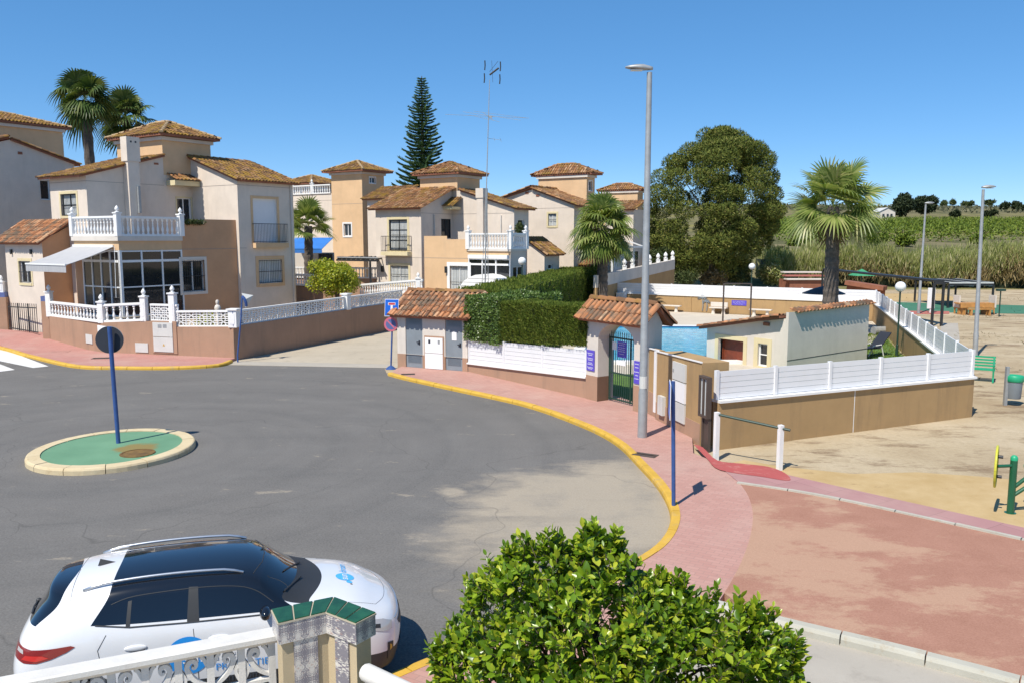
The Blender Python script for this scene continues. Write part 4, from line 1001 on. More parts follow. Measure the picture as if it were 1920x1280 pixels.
# lower room + blue awning
lr0 = at(626, 61.5); lr1 = at(540, 61.5)
facade(HA, 'offwhite', lr1, lr0, 0, zat(474, 61.5), [(575, 588, 476+4, 520, dict()), (592, 616, 480, 520, dict(kind='terrace_door'))] if False else [])
m = MB(); z0_, z1_ = zat(446, 61.5), zat(467, 59.5); aL_, aR_ = at(552, 61.4), at(625, 61.4); bL_, bR_ = at(545, 59.4), at(603, 59.4)
tp = [V3(bL_, z1_), V3(bR_, z1_), V3(aR_, z0_), V3(aL_, z0_)]; lo = [p - Vector((0,0,.03)) for p in tp]
m.add(tp+lo, [(0,1,2,3),(7,6,5,4),(0,4,5,1),(1,5,6,2),(2,6,7,3),(3,7,4,0)]); m.obox(V3(bL_, z1_-.3), bR_-bL_, Vector((0,.02,0)), Vector((0,0,.3)))
M['blueawn'] = plain('blue_awning_cloth', (0.03,0.17,0.52), .7, var=.08); m.build('awning', M['blueawn'], HA)
m = MB(); m.obox(V3(at(596, 61.2), 0), at(622, 61.2)-at(596, 61.2), Vector((0,.1,0)), Vector((0,0,zat(476, 61.2)))); m.build('terrace_door', M['glass'], HA)
# carport lattice roof between villas A and B
cp = empty('carport', at(660, 55), 'dark flat carport roof on posts beside the small palm', 'carport')
zc_ = zat(486, 55); m = MB()
for i in range(9): p = at(632+i*9, 55.5-0.2*i); m.bar(V3(p, zc_), V3(p + Vector((0.6,2.4,0)), zc_+.1), .06, .1)
m.bar(V3(at(630, 55.5), zc_-.08), V3(at(708, 53.6), zc_-.08), .08, .12); m.build('roof_frame', M['iron'], cp)
m = MB(); m.prism([(p.x, p.y) for p in (at(630, 55.6), at(708, 53.9), at(708, 57), at(632, 58))], zc_+.06, zc_+.1); m.build('roof_sheet', M['galv'], cp)
for px in (693,): m = MB(); m.box(V3(at(px, 54.3), zc_/2-.04), (.12,.12,zc_-.08)); m.build('carport_post', M['iron'], cp)
# balustrade walls of villa A garden
for (pxa, pxb, Y, py, lab, hh) in ((548, 705, 57, 521, 'white garden balustrade running behind the small palm and the lemon tree', .75), (546, 585, 50, 535, 'short white balustrade between the corner villa and the lemon tree', .7)):
    g_ = empty('garden_balustrade', at(pxa, Y), lab, 'balustrade', 'white garden balustrades'); a, b = at(pxa, Y), at(pxb, Y-1.2); z = zat(py, Y)
    balustrade(g_, V3(a, z), V3(b, z), hh, int((b-a).length/.22)); m = MB(); m.prism([(a.x,a.y),(b.x,b.y),(b.x,b.y+.2),(a.x,a.y+.2)], 0, z); m.build('garden_wall', M['pinktan'], g_)
# ================================================================== villas C and D on the right of the row
HC = empty('villa', (8, 62, 0), 'cream gable villa with one small window, left of the bushy palm', 'house', 'villas of the estate')
c0 = at(1076, 59); cL = c0 - EL*along(c0, -EL, 940); cR = c0 + ER*along(c0, ER, 1092); Lc = (c0-cL).length
sp = along(cL, EL, 1000); zpk, zl, zr = zat(355, (cL+EL*sp).y), zat(374, cL.y), zat(383, c0.y)
facade(HC, 'cream', cL, c0, 0, [(0, zl), (sp, zpk), (Lc, zr)], [(1028, 1043, 401, 424, dict(mull=1, pane='blind', trim='trim', tw=.14, grille='iron', gout=-.03))])
facade(HC, 'cream', c0, cR, 0, zr)
u1 = (zpk-zr)/(Lc-sp); u0 = (zpk-zl)/sp
slope_roof(HC, V3(c0 + EL*.5 - ER*.2, zr+.05-u1*.5), V3(c0 + EL*.5 + ER*5, zr+.05-u1*.5), V3(cL + EL*(sp+.0) + ER*5, zpk+.05), V3(cL + EL*sp - ER*.2, zpk+.05), mat='tile')
slope_roof(HC, V3(cL - EL*.3 + ER*5, zl+.05-u0*.3), V3(cL - EL*.3 - ER*.2, zl+.05-u0*.3), V3(cL + EL*(sp-.15) - ER*.2, zpk+.2), V3(cL + EL*(sp-.15) + ER*5, zpk+.2), mat='tile')
tc2 = at(1099, 62.5); tower(HC, tc2, along(tc2, ER, 1114), along(tc2, -EL, 1009), 0, zat(332, tc2.y), zat(308, tc2.y+1.5), over=.6, ridge=.36, rmat='tile', winsR=[(1103, 1109, 340, 358, dict(mull=0, trim='white', tw=.06))])
m = MB()
for px, py in ((988, 361), (1008, 366)):
    p = cL + EL*along(cL, EL, px); m = MB(); fbox(m, p, EL, -ER, -.14, .14, zat(py+3, p.y), zat(py-1, p.y), .003, .03); m.build('vent_brick', M['fascia'], HC)
# low roof at its foot and white terrace structures behind the hedge
q0 = at(1108, 60); qz = zat(492, 60); slope_roof(HC, V3(q0 - EL*1.6 - ER*.9, qz-.2), V3(q0 + EL*.4 - ER*.9, qz-.2), V3(q0 + EL*.4 + ER*.6, qz+.35), V3(q0 - EL*1.6 + ER*.6, qz+.35), mat='tile', ridge=False)
HD = empty('villa', (15, 80, 0), 'farthest peach tower villa, half hidden by the bushy palm and the tall lamp post', 'house', 'villas of the estate')
td = at(1194, 80); tower(HD, td, along(td, ER, 1204), along(td, -EL, 1128), 0, zat(361, td.y), zat(344, td.y+1), over=.55, ridge=.36, rmat='tile', winsR=[(1197, 1201, 436, 455, dict(mull=0))])
wd = at(1187, 76.5); wl = wd - EL*along(wd, -EL, 1135); zd = zat(393, 76.5)
facade(HD, 'cream', wl, wd, 0, zd); slope_roof(HD, V3(wl - ER*.3, zd), V3(wd - ER*.3 + EL*.2, zd), V3(wd + ER*2.5 + EL*.2, zat(375, 78)), V3(wl + ER*2.5, zat(375, 78)), mat='tile', ridge=False)
m = MB(); wall(m, wd, wd + ER*3, 0, zd); m.build('wall', M['cream'], HD)
# white glazed terrace
pg = empty('pergola', at(1185, 66), 'white glazed terrace pergola beside the tall lamp post, below the far villas', 'pergola')
a, b = at(1148, 62), at(1208, 68); z1 = zat(464, 64); m = MB()
for f in (0, .33, .66, 1): p = a.lerp(b, f); m.box(V3(p, z1/2), (.12,.12,z1)); 
m.bar(V3(a, z1), V3(b, z1), .14, .14)
for f in (0, .33, .66, 1): p = a.lerp(b, f); m.bar(V3(p, z1), V3(p + EL*(-1.8) + ER*.8, z1+.45), .07, .09)
m.build('pergola_frame', M['alu'], pg)
m = MB(); p = a.lerp(b, .05); q = a.lerp(b, .3); m.obox(V3(p, 0), q-p, Vector((-.5,.3,0)), Vector((0,0,z1-.1))); m.build('glass_screen', M['blind'], pg)
m = MB(); p = a + ER*1.5 - EL*1.2; q = b + ER*1.5 - EL*1.2; m.obox(V3(p, 0), q-p, Vector((0,.1,0)), Vector((0,0,z1-.4))); m.build('dark_opening', M['glass'], pg)
# stepped white wall beside the pool garden
rw = empty('garden_wall', at(1200, 58), 'white capped boundary wall with small urn posts behind the pool fence', 'wall')
a, b = at(1120, 55.5), at(1266, 74); 
za1, zb1 = zat(517, 55.5), zat(487, 74)
m = MB(); d, n = nrm(a, b)
m.add([V3(a,0),V3(b,0),V3(b,zat(505,74)),V3(a,zat(540,55.5)), V3(a-n*.2,0),V3(b-n*.2,0),V3(b-n*.2,zat(505,74)),V3(a-n*.2,zat(540,55.5))], [(0,1,2,3),(7,6,5,4),(3,2,6,7),(1,5,6,2),(0,3,7,4)]); m.build('wall_base', M['tan'], rw)
m = MB(); o_ = n*.02
m.add([V3(a+o_,zat(540,55.5)),V3(b+o_,zat(505,74)),V3(b+o_,zb1),V3(a+o_,za1), V3(a-n*.24,zat(540,55.5)),V3(b-n*.24,zat(505,74)),V3(b-n*.24,zb1),V3(a-n*.24,za1)], [(0,1,2,3),(7,6,5,4),(3,2,6,7),(1,5,6,2),(0,3,7,4),(0,4,5,1)]); m.build('wall_cap', M['offwhite'], rw)
for px, py in ((1174,500),(1189,500),(1221,499),(1237,492),(1251,487),(1264,483)):
    s = along(a, d, px); p = a + d*s; f = MB(); z = za1 + (zb1-za1)*s/(b-a).length; f.box(V3(p-n*.1, z+.12), (.3,.3,.24)); finial(f, V3(p-n*.1, z+.24), 1.8); f.build('urn_post', M['white'], rw)

# string-course joints in the render of the villas
def joint(root, A, B, z, f0=0.0, f1=1.0):
    d, n = nrm(A, B); L = Vector((B[0]-A[0], B[1]-A[1], 0)).length; m = MB(); fbox(m, Vector((A[0],A[1],0)), d, n, L*f0, L*f1, z, z+.022, .002, .007); m.build('wall_joint', M['fascia'] if False else M['jointgrey'], root)
M['jointgrey'] = plain('grey_joint', (.33,.28,.24), .9)
zj = zat(347, C0.y)
joint(H1, I0, C0, zj); joint(H1, C0, R1, zj); joint(H1, W0, T0, zj); joint(H1, WL, W0, zj); joint(H1, C0, R1, zat(466, C0.y), .0, .12); joint(H1, O0, PB, zat(467, C0.y))
zj = zat(400, Wb.y); joint(HB, WbL, Wb, zj) if False else None
joint(HB, Wb, Ib, zj); joint(HB, Ib, C0b, zj); joint(HB, tl, pb, zat(484, tl.y)); joint(HC, cL, c0, zat(390, c0.y)); joint(HA, Ta - EL*along(Ta, -EL, 624), Ta, zat(382, Ta.y)); joint(HA, pa1, pa0, zat(376, 68)); joint(HB, WbL, Wb, zat(484, Wb.y))
# downpipes and air conditioners
for root, A, d, n, px, y0, y1, Y in ((HB, Ib, EL, -ER, 940, 404, 470, Ib.y), (HB, Wb, ER, EL, 814, 403, 452, Wb.y), (H1, C0, ER, EL, 547, 342, 570, C0.y)):
    s = along(A, d, px); m = MB(); p = A + d*s + n*.05; m.tube(V3(p, zat(y1, p.y)), V3(p, zat(y0, p.y)), .045, 8); m.build('downpipe', M['offwhite'], root, smooth=True)
# ================================================================== garden wall of the corner villa
def flat(p): return Vector((p[0], p[1], 0))
gw = empty('garden_wall', G(193,665), 'pink-tan garden wall of the corner villa with white balustrade, lattice and meter boxes', 'wall')
Wp = [G(74,628,.43), G(193,665), G(327,671), G(437,675.5)]
def lp(a, b, px): 
    d, n = nrm(a, b); return a + d*along(a, d, px)
w82, w268, w327, w420 = lp(Wp[0],Wp[1],82), lp(Wp[1],Wp[2],268), Wp[2], lp(Wp[2],Wp[3],421)
def wallrun(name, pts, ztops, th=0.22, mat='pinktan'):
    m = MB()
    for (a, za), (b, zb) in zip(zip(pts, ztops), list(zip(pts, ztops))[1:]):
        d, n = nrm(a, b); q = [a, b, b-n*th, a-n*th]
        v = [V3(p, -0.05) for p in q] + [V3(q[0], za), V3(q[1], zb), V3(q[2], zb), V3(q[3], za)]
        m.add(v, [(3,2,1,0),(4,5,6,7),(0,1,5,4),(1,2,6,5),(2,3,7,6),(3,0,4,7)])
    return m
zt82, zt193, zt268, zt327, zt437 = zat(593,w82.y), zat(605,Wp[1].y), zat(602,w268.y), zat(613,Wp[2].y), zat(613,Wp[3].y)
wallrun('w', [w82, Wp[1], w268], [zt82, zt193, zt268]).build('wall_base', M['pinktan'], gw)
wallrun('w', [w268, Wp[2]], [zt268-.02, zt268-.02]).build('wall_base', M['pinktan'], gw)
wallrun('w', [Wp[2], Wp[3]], [zt327, zt437]).build('wall_base', M['pinktan'], gw)
bz = .1
balustrade(gw, V3(w82, zt82)+Vector((.1,.05,0)), V3(Wp[1], zt193)+Vector((-.1,.1,0)), zat(565,w82.y)-zt82, 15)
balustrade(gw, V3(Wp[1], zt193)+Vector((.1,.1,0)), V3(w268, zt268)+Vector((-.15,.1,0)), zat(571,Wp[1].y)-zt193, 6)
for p, z, top in ((w82, zt82, 548), (Wp[1], zt193, 567), (lp(Wp[1],Wp[2],261), zt268, 557)):
    post(gw, V3(p, z)+Vector((.0,.11,-.02)), zat(top, p.y)-z, .24, rz=R(-10))
post(gw, V3(Wp[2], zt268)+Vector((.0,.11,-.9)), zat(552, Wp[2].y)-zt268+.9, .26, rz=R(-10))
lattice(gw, w268+Vector((.14,.11,0)), lp(Wp[1],Wp[2],325)+Vector((0,.11,0)), zt268, zt268, zat(570,w268.y)-zt268, 4, 2)
lattice(gw, Wp[2]+Vector((.1,.11,0)), w420+Vector((0,.11,0)), zt327, zt437, zat(583,Wp[2].y)-zt327, 5, 2)
post(gw, V3(lp(Wp[2],Wp[3],431), zt437)+Vector((0,.11,-.02)), zat(581,Wp[3].y)-zt437, .36, fin=False, rz=R(-8))
d_, n_ = nrm(Wp[1], Wp[2])
def onwall(root, a, b, x0, x1, y0, y1, mat, name, out=.03, o0=.003, label=None):
    d, n = nrm(a, b); s0, s1 = along(a, d, x0), along(a, d, x1); Y = (a+d*((s0+s1)/2)).y
    m = MB(); fbox(m, a, d, n, s0, s1, zat(y1, Y), zat(y0, Y), o0, out); o = m.build(name, M[mat], root)
    if label: o['label'] = label
    return o
onwall(gw, Wp[0], Wp[1], 150, 162, 627, 644, 'greybox', 'hatch'); onwall(gw, Wp[0], Wp[1], 173, 193, 611, 625, 'signwhite', 'name_plaque', .015)
onwall(gw, Wp[1], Wp[2], 243, 267, 643, 660, 'greybox', 'hatch')
onwall(gw, Wp[1], Wp[2], 276, 323, 602, 662, 'pinktan', 'cabinet_frame', .03)
cb1 = onwall(gw, Wp[1], Wp[2], 279, 316, 604.5, 631, 'greybox', 'meter_cabinet', .06); cb2 = onwall(gw, Wp[1], Wp[2], 279, 316, 632, 659, 'greybox', 'meter_cabinet', .06)
for x in (289, 298.5): onwall(cb1, Wp[1], Wp[2], x, x+7, 608, 614.5, 'galv', 'meter_window', .066, .061)
p = lp(Wp[1], Wp[2], 298.5); m = MB(); zc = zat(646, p.y); e = d_
m.poly([V3(p+n_*.064-e*.06, zc-.05), V3(p+n_*.064+e*.06, zc-.05), V3(p+n_*.064, zc+.055)]); m.build('warning_sign', M['yellow'], cb2)
# gate pier, gate
gp = empty('gate_pier', G(8,614,.45), 'pink-tan gate pier with white post at the left edge of the photo', 'gate pier')
q = G(9,615,.45); z = zat(557,q.y); m = MB(); m.box(V3(q, z/2), (.62,.5,z)); m.build('pier', M['pinktan'], gp); m = MB(); m.box(V3(q, z+.12), (.5,.45,.24)); m.build('tile_band', M['fadedblue'], gp); post(gp, V3(q, z+.24), .5, .28)
gt = empty('garden_gate', G(45,620,.45), 'black iron garden gate with pointed bars beside the left pavement', 'gate')
a, b = G(18.5,618,.45), G(71.5,627,.43); zt0, zt1 = zat(568,a.y), zat(570,b.y); m = MB()
m.bar(V3(a,.55), V3(b,.53), .04, .05); m.bar(V3(a,zt0-.2), V3(b,zt1-.2), .04, .05)
for i in range(15): p = a.lerp(b, i/14); m.tube(V3(p,.48), V3(p, zt0+(zt1-zt0)*i/14), .016 if i not in (5,10) else .035, 6)
m.build('gate_frame', M['iron'], gt)
gq = empty('gate_pier', G(76,627,.43), 'pink-tan gate pier joined to the corner villa wall, right of the black gate', 'gate pier')
q = lp(Wp[0],Wp[1],76.5); z = zat(565,q.y); m = MB(); m.box(V3(q+Vector((0,.15,0)), z/2), (.34,.45,z)); m.build('pier', M['pinktan'], gq); m = MB(); m.box(V3(q+Vector((0,.15,0)), z+.12), (.36,.4,.24)); m.build('tile_band', M['fadedblue'], gq)
# garden behind the wall: raised bed, statue
m = MB(); m.prism([(p.x, p.y) for p in (w327+Vector((.3,.4,0)), Wp[3]+Vector((-.2,.3,0)), PB-EL*.05-ER*.1, O0+EL*.1)], 0, GROUND-.2); o = m.build('garden_bed', M['sand']); o['kind'] = 'structure'
sq = D(408, 577, 36.6)
m = MB(); m.lathe([(.17,0),(.17,.06),(.1,.08),(.09,.16),(.12,.2),(.14,.3),(.10,.45),(.09,.62),(.12,.75),(.15,.86),(.10,.97),(.05,1.0),(.07,1.05),(.085,1.12),(.06,1.2),(.001,1.22)], 10, (sq.x, sq.y, GROUND-.2)); 
st = tag(m.build('statue', M['offwhite'], None, smooth=True), 'small pale stone garden statue standing behind the lattice wall', 'statue')
# alley wall with lattice
alw = empty('alley_wall', G(440,675), 'long shaded render wall with white lattice blocks along the alley', 'wall')
a = G(440,676); b0 = G(720,622.5); d, n = nrm(a, b0); L = (b0-a).length; b = a + d*(L*1.18)
zta, ztb = zat(612,a.y), zat(570.5,b0.y); ztb2 = zta + (ztb-zta)*1.18
wallrun('w', [a, b], [zta, ztb2]).build('wall_base', M['pinktan'], alw)
ha, hb = zat(583,a.y)-zta, zat(550.5,b0.y)-ztb
sp1 = along(a, d, 650)
lattice(alw, a+d*.15-n*.11, a+d*(sp1-.2)-n*.11, zta, zta+(ztb-zta)*sp1/L, ha, 14, 2); 
lattice(alw, a+d*(sp1+.2)-n*.11, b-n*.11, zta+(ztb-zta)*sp1/L, ztb2, ha, 11, 2)
post(alw, V3(a+d*sp1-n*.11, zta+(ztb-zta)*sp1/L-.02), ha+.12, .34, fin=False, rz=-math.atan2(d.x, d.y))
m = MB(); fbox(m, a, d, n, -.02, .34, zta, zta+ha-.02, .0, .03); m.build('blue_tile_panel', M['fadedblue'], alw)
# ================================================================== utility hut
hu = empty('utility_hut', G(810,698), 'small rendered utility hut with two grey metal doors and an orange tiled roof', 'hut')
a, b = G(746,691.5), G(877,702); d, n = nrm(a, b); L = (b-a).length
zw = zat(588, a.y); dep = 2.3
def hz(px0, px1, y0, y1):
    s0, s1 = along(a, d, px0), along(a, d, px1); Y = (a+d*((s0+s1)/2)).y; return (s0, s1, zat(y1, Y), zat(y0, Y))
h1, h2, h3 = hz(757.6,789.6,586,693.5), hz(833,865.5,590,700.5), hz(795.5,829,633,690.5)
zpl = zat(662, a.y)
m = MB(); wall(m, a, b, zpl, zw, [(h1[0],h1[1],zpl+.001,h1[3]), (h2[0],h2[1],zpl+.001,h2[3])], .08); B2 = b-n*dep; A2 = a-n*dep
wall(m, b, B2, 0, [(0,zw),(dep/2,zw+.62),(dep,zw)]); wall(m, B2, A2, 0, zw); wall(m, A2, a, 0, [(0,zw),(dep/2,zw+.62),(dep,zw)]); m.build('wall', M['offwhite'], hu)
m = MB(); k = .012; aa, bb = a+n*k, b+n*k
wall(m, aa, bb, -.02, zpl, [(h1[0],h1[1],0.11,zpl-.001), (h2[0],h2[1],0.11,zpl-.001)], .09)
fbox(m, a, d, n, 0, L, zpl-.001, zpl, 0, k); m.build('plinth', M['pinktan'], hu)
for h_, pxh in ((h1, 783), (h2, 861)):
    m = MB(); fbox(m, a, d, n, h_[0]+.01, h_[1]-.01, .12, h_[3]-.01, -.07, -.03); w_ = h_[1]-h_[0]
    for i in range(14): 
        for z0 in (.3, h_[3]-.45): fbox(m, a, d, n, h_[0]+.08, h_[1]-.08, z0+i*.022, z0+i*.022+.009, -.03, -.02)
    do = m.build('door', M['greydoor'], hu)
    m = MB(); s = along(a, d, pxh); fbox(m, a, d, n, s-.03, s+.03, 1.0, 1.16, -.03, -.01); fbox(m, a, d, n, s-.1, s+.02, 1.08, 1.11, -.01, .03); m.build('handle', M['black'], do)
    if h_ is h2:
        m = MB(); s = along(a, d, 849.5); fbox(m, a, d, n, s-.1, s+.1, zat(640,b.y), zat(624,b.y), -.03, -.018); m.build('notice', M['signwhite'], do)
m = MB(); fbox(m, a, d, n, h3[0]-.04, h3[1]+.04, h3[2]-.04, h3[3]+.06, .013, .03); cf_ = m.build('meter_cabinet', M['pinktan'], hu)
zm = (h3[2]+h3[3])/2
for za, zb in ((h3[2], zm-.01), (zm+.01, h3[3])):
    m = MB(); fbox(m, a, d, n, h3[0], h3[1], za, zb, .031, .055); m.build('cabinet_door', M['signwhite'], cf_)
for px in (804, 822): m = MB(); s = along(a, d, px); fbox(m, a, d, n, s-.045, s+.045, h3[3]-.22, h3[3]-.08, .056, .062); m.build('meter_window', M['black'] if px == 804 else M['galv'], cf_)
th_ = .3; zr_h = zat(545, a.y+dep*.4)
for sgn in (1, -1):
    c = a - n*dep/2; c2 = b - n*dep/2
    f0 = (a + n*th_ if sgn == 1 else A2 - n*th_); f1 = (b + n*th_ if sgn == 1 else B2 - n*th_)
    if sgn == 1: slope_roof(hu, V3(f0-d*.15, zw-.04), V3(f1+d*.15, zw-.04), V3(c2+d*.15, zr_h), V3(c-d*.15, zr_h), mat='tileorange')
    else: slope_roof(hu, V3(f1+d*.15, zw-.04), V3(f0-d*.15, zw-.04), V3(c-d*.15, zr_h-.01), V3(c2+d*.15, zr_h-.01), mat='tileorange', ridge=False)
# ================================================================== front fence wall between hut and gate
fw = empty('fence_wall', G(990,722), 'low pink-tan wall with white plank panels below the clipped hedges', 'fence')
fa = b + n*0.0; P1g = G(1120,759); dg = Vector((math.sin(R(147)), math.cos(R(147)), 0)); ng = Vector((dg.y, -dg.x, 0))
fb = P1g + dg*along(P1g, -dg, 1102)*-1 
d2, n2 = nrm(fa, fb); Lf = (fb-fa).length
z0a, z0b, z1a, z1b = zat(681,fa.y), zat(708,fb.y), zat(635,fa.y), zat(657,fb.y)
wallrun('w', [fa-n2*.02, fb-n2*.02], [z0a, z0b], .2).build('wall_base', M['pinktan'], fw)
def planks(root, A, B, za0, zb0, za1, zb1, npost, nplank, ps=.09, th=.03, panelname='panel'):
    d, n = nrm(A, B); L = (B-A).length
    for i in range(npost-1):
        m = MB()
        for k in range(nplank):
            f0, f1 = k/nplank, (k+1)/nplank; s0, s1 = L*i/(npost-1)+ps/2, L*(i+1)/(npost-1)-ps/2
            z = lambda s, f: (za0+(zb0-za0)*s/L)*(1-f) + (za1+(zb1-za1)*s/L)*f
            p = lambda s, f, o, dz=0: V3(A+d*s+n*o, z(s, f)+dz)
            v = [p(s0,f0,-th/2,.004), p(s1,f0,-th/2,.004), p(s1,f0,th/2,.004), p(s0,f0,th/2,.004), p(s0,f1,-th/2,-.004), p(s1,f1,-th/2,-.004), p(s1,f1,th/2,-.004), p(s0,f1,th/2,-.004)]
            m.add(v, [(3,2,1,0),(4,5,6,7),(0,1,5,4),(1,2,6,5),(2,3,7,6),(3,0,4,7)])
        m.build(panelname, M['pvc'], root)
    for i in range(npost):
        s = L*i/(npost-1); zb_ = za0+(zb0-za0)*s/L; zt_ = za1+(zb1-za1)*s/L
        m = MB(); rz = math.atan2(d.y, d.x); m.box(V3(A+d*s, (zb_+zt_)/2+.015), (ps, ps, zt_-zb_+.03), rz); m.build('fence_post', M['pvc'], root)
planks(fw, fa-n2*.06+d2*.06, fb-n2*.06-d2*.05, z0a+.03, z0b+.03, z1a, z1b, 4, 6)
m = MB(); m.bar(V3(fa-n2*.06, z0a+.015), V3(fb-n2*.06, z0b+.015), .22, .05); m.build('coping', M['white'], fw)
# ================================================================== arched entrance gate
ga = empty('gate_arch', P1g, 'arched gateway with tiled roof and green iron gate to the pool garden', 'gateway')
pA = fb.copy(); pC = P1g + dg*along(P1g, dg, 1193); pE = P1g + dg*along(P1g, dg, 1214)
TH = .62
sB, sC, sE = (P1g-pA).length, (pC-pA).length, (pE-pA).length
zsp = zat(636, P1g.y); zwt = zat(600, P1g.y-0.5); rad = (sC-sB)/2; ztop_arch = min(zsp + rad*.85, zwt-.12)
zpl2 = zat(706, P1g.y)
def arch_face(m, off, z0, zt, flip=False):
    P = lambda s, z: V3(pA + dg*s - ng*off, z)
    F_ = []
    F_.append([P(0,z0),P(sB,z0),P(sB,zt),P(0,zt)]); F_.append([P(sC,z0),P(sE,z0),P(sE,zt),P(sC,zt)])
    k = 14; pr = [(sB + (sC-sB)*(1-math.cos(math.pi*i/k))/2, zsp + (ztop_arch-zsp)*math.sin(math.pi*i/k)) for i in range(k+1)]
    for (s0, za), (s1, zb) in zip(pr, pr[1:]): F_.append([P(s0,za),P(s1,zb),P(s1,zt),P(s0,zt)])
    for f in F_: m.poly(f if not flip else f[::-1])
    return pr
m = MB(); pr = arch_face(m, 0, zpl2, zwt); arch_face(m, TH, 0, zwt, True)
RD = .42
pr2 = [(sB, 0)] + pr + [(sC, 0)]
for (s0, za), (s1, zb) in zip(pr2, pr2[1:]):
    m.poly([V3(pA+dg*s0, za), V3(pA+dg*s0-ng*TH, za), V3(pA+dg*s1-ng*TH, zb), V3(pA+dg*s1, zb)])
wall(m, pE, pE-ng*TH, 0, [(0,zwt),(TH/2,zwt+.5),(TH,zwt)]); wall(m, pA-ng*TH, pA, 0, [(0,zwt),(TH/2,zwt+.5),(TH,zwt)]); m.build('wall', M['offwhite'], ga)
for s0, s1 in ((0, sB), (sC, sE)):
    m = MB(); m.poly([V3(pA+dg*s0+ng*.014, 0), V3(pA+dg*s1+ng*.014, 0), V3(pA+dg*s1+ng*.014, zpl2), V3(pA+dg*s0+ng*.014, zpl2)])
    m.poly([V3(pA+dg*s0, zpl2), V3(pA+dg*s0+ng*.014, zpl2), V3(pA+dg*s1+ng*.014, zpl2), V3(pA+dg*s1, zpl2)][::-1]); m.build('plinth', M['pinktan'], ga); m = MB(); m.poly([V3(pA+dg*(sB+.006)+ng*.014, 0), V3(pA+dg*(sB+.006)-ng*RD, 0), V3(pA+dg*(sB+.006)-ng*RD, zpl2), V3(pA+dg*(sB+.006)+ng*.014, zpl2)]); m.build('plinth', M['pinktan'], ga)
m = MB(); cg = pA + dg*((sB+sC)/2) - ng*RD
gz = zat(640, pC.y+.4)
for i in range(17):
    s = sB+.03 + (sC-sB-.06)*i/16; p = pA+dg*s-ng*RD; m.tube(V3(p,.16), V3(p, gz+.12), .011, 5); m.tube(V3(p, gz+.12), V3(p, gz+.2), .02, 4, .002)
for z in (.2, 1.0, gz): m.bar(V3(pA+dg*(sB+.02)-ng*RD, z), V3(pA+dg*(sC-.02)-ng*RD, z), .03, .045)
for f in (.03, .62, .97): s = sB+(sC-sB)*f; m.box(V3(pA+dg*s-ng*RD, gz/2+.08), (.05,.05,gz-.16))
m.build('iron_gate', M['greeniron'], ga)
def board(root, P, d, n, s0, s1, z0, z1, lines, mat='purple', name='notice_board'):
    m = MB(); fbox(m, P, d, n, s0, s1, z0, z1, .016, .028); o = m.build(name, M[mat], root)
    m = MB(); w_ = s1-s0; h = z1-z0
    for f, ln in lines:
        k = rnd.randint(3, 5); x = s0 + w_*(.5-ln/2)
        for i in range(k):
            l_ = w_*ln/k; fbox(m, P, d, n, x+l_*.05, x+l_*.85, z0+h*f, z0+h*f+h*.022, .0285, .031); fbox(m, P, d, n, x+l_*.05, x+l_*.2, z0+h*f, z0+h*f+h*.05, .0285, .031); x += l_
    m.build('lettering', M['signwhite'], o); return o
sq0 = along(pA, dg, 1103.5); sq1 = along(pA, dg, 1118.5)
board(ga, pA, dg, ng, sq0, sq1, zat(692,pA.y), zat(654,pA.y), [(.82,.7),(.74,.5),(.58,.7),(.5,.6),(.36,.5),(.29,.7),(.14,.75),(.08,.5)])
board(ga, pA, dg, ng, sC+.03, sC+.28, zat(717,pC.y), zat(675,pC.y), [(.85,.7),(.7,.6),(.5,.8),(.35,.5),(.2,.7)])
board(ga, pA-ng*RD, dg, ng, sB+(sC-sB)*.26, sB+(sC-sB)*.52, zat(672,pC.y+.8), zat(642,pC.y+.8), [(.87,.8),(.75,.6),(.6,.8),(.48,.7),(.36,.8),(.2,.5)])
board(ga, pA-ng*RD, dg, ng, sB+(sC-sB)*.12, sB+(sC-sB)*.24, zat(659,pC.y+.9), zat(644,pC.y+.9), [], 'signwhite', 'paper_notice'); board(ga, pA-ng*RD, dg, ng, sB+(sC-sB)*.26, sB+(sC-sB)*.5, zat(686,pC.y+.9), zat(677,pC.y+.9), [], 'signwhite', 'paper_notice')
zri = zat(563, P1g.y); ov = .30
c1, c2 = pA-ng*TH/2-dg*.12, pE-ng*TH/2+dg*.16
slope_roof(ga, V3(pA+ng*ov-dg*.12, zwt-.02), V3(pE+ng*ov+dg*.16, zwt-.02), V3(c2, zri), V3(c1, zri), mat='tileorange')
slope_roof(ga, V3(pE-ng*(TH+ov)+dg*.16, zwt-.02), V3(pA-ng*(TH+ov)-dg*.12, zwt-.02), V3(c1, zri-.01), V3(c2, zri-.01), mat='tileorange', ridge=False)
# raised lettering over the arch: weathered raised letters, unreadable
m = MB(); s0 = sB + (sC-sB)*.22
for i in range(8): s = s0 + i*.075; fbox(m, pA, dg, ng, s, s+.014, ztop_arch+.06, ztop_arch+.13, .002, .012); fbox(m, pA, dg, ng, s, s+.05, ztop_arch+(.06 if i%2 else .118), ztop_arch+(.072 if i%2 else .13), .002, .012)
m.build('raised_letters', M['tan'], ga)
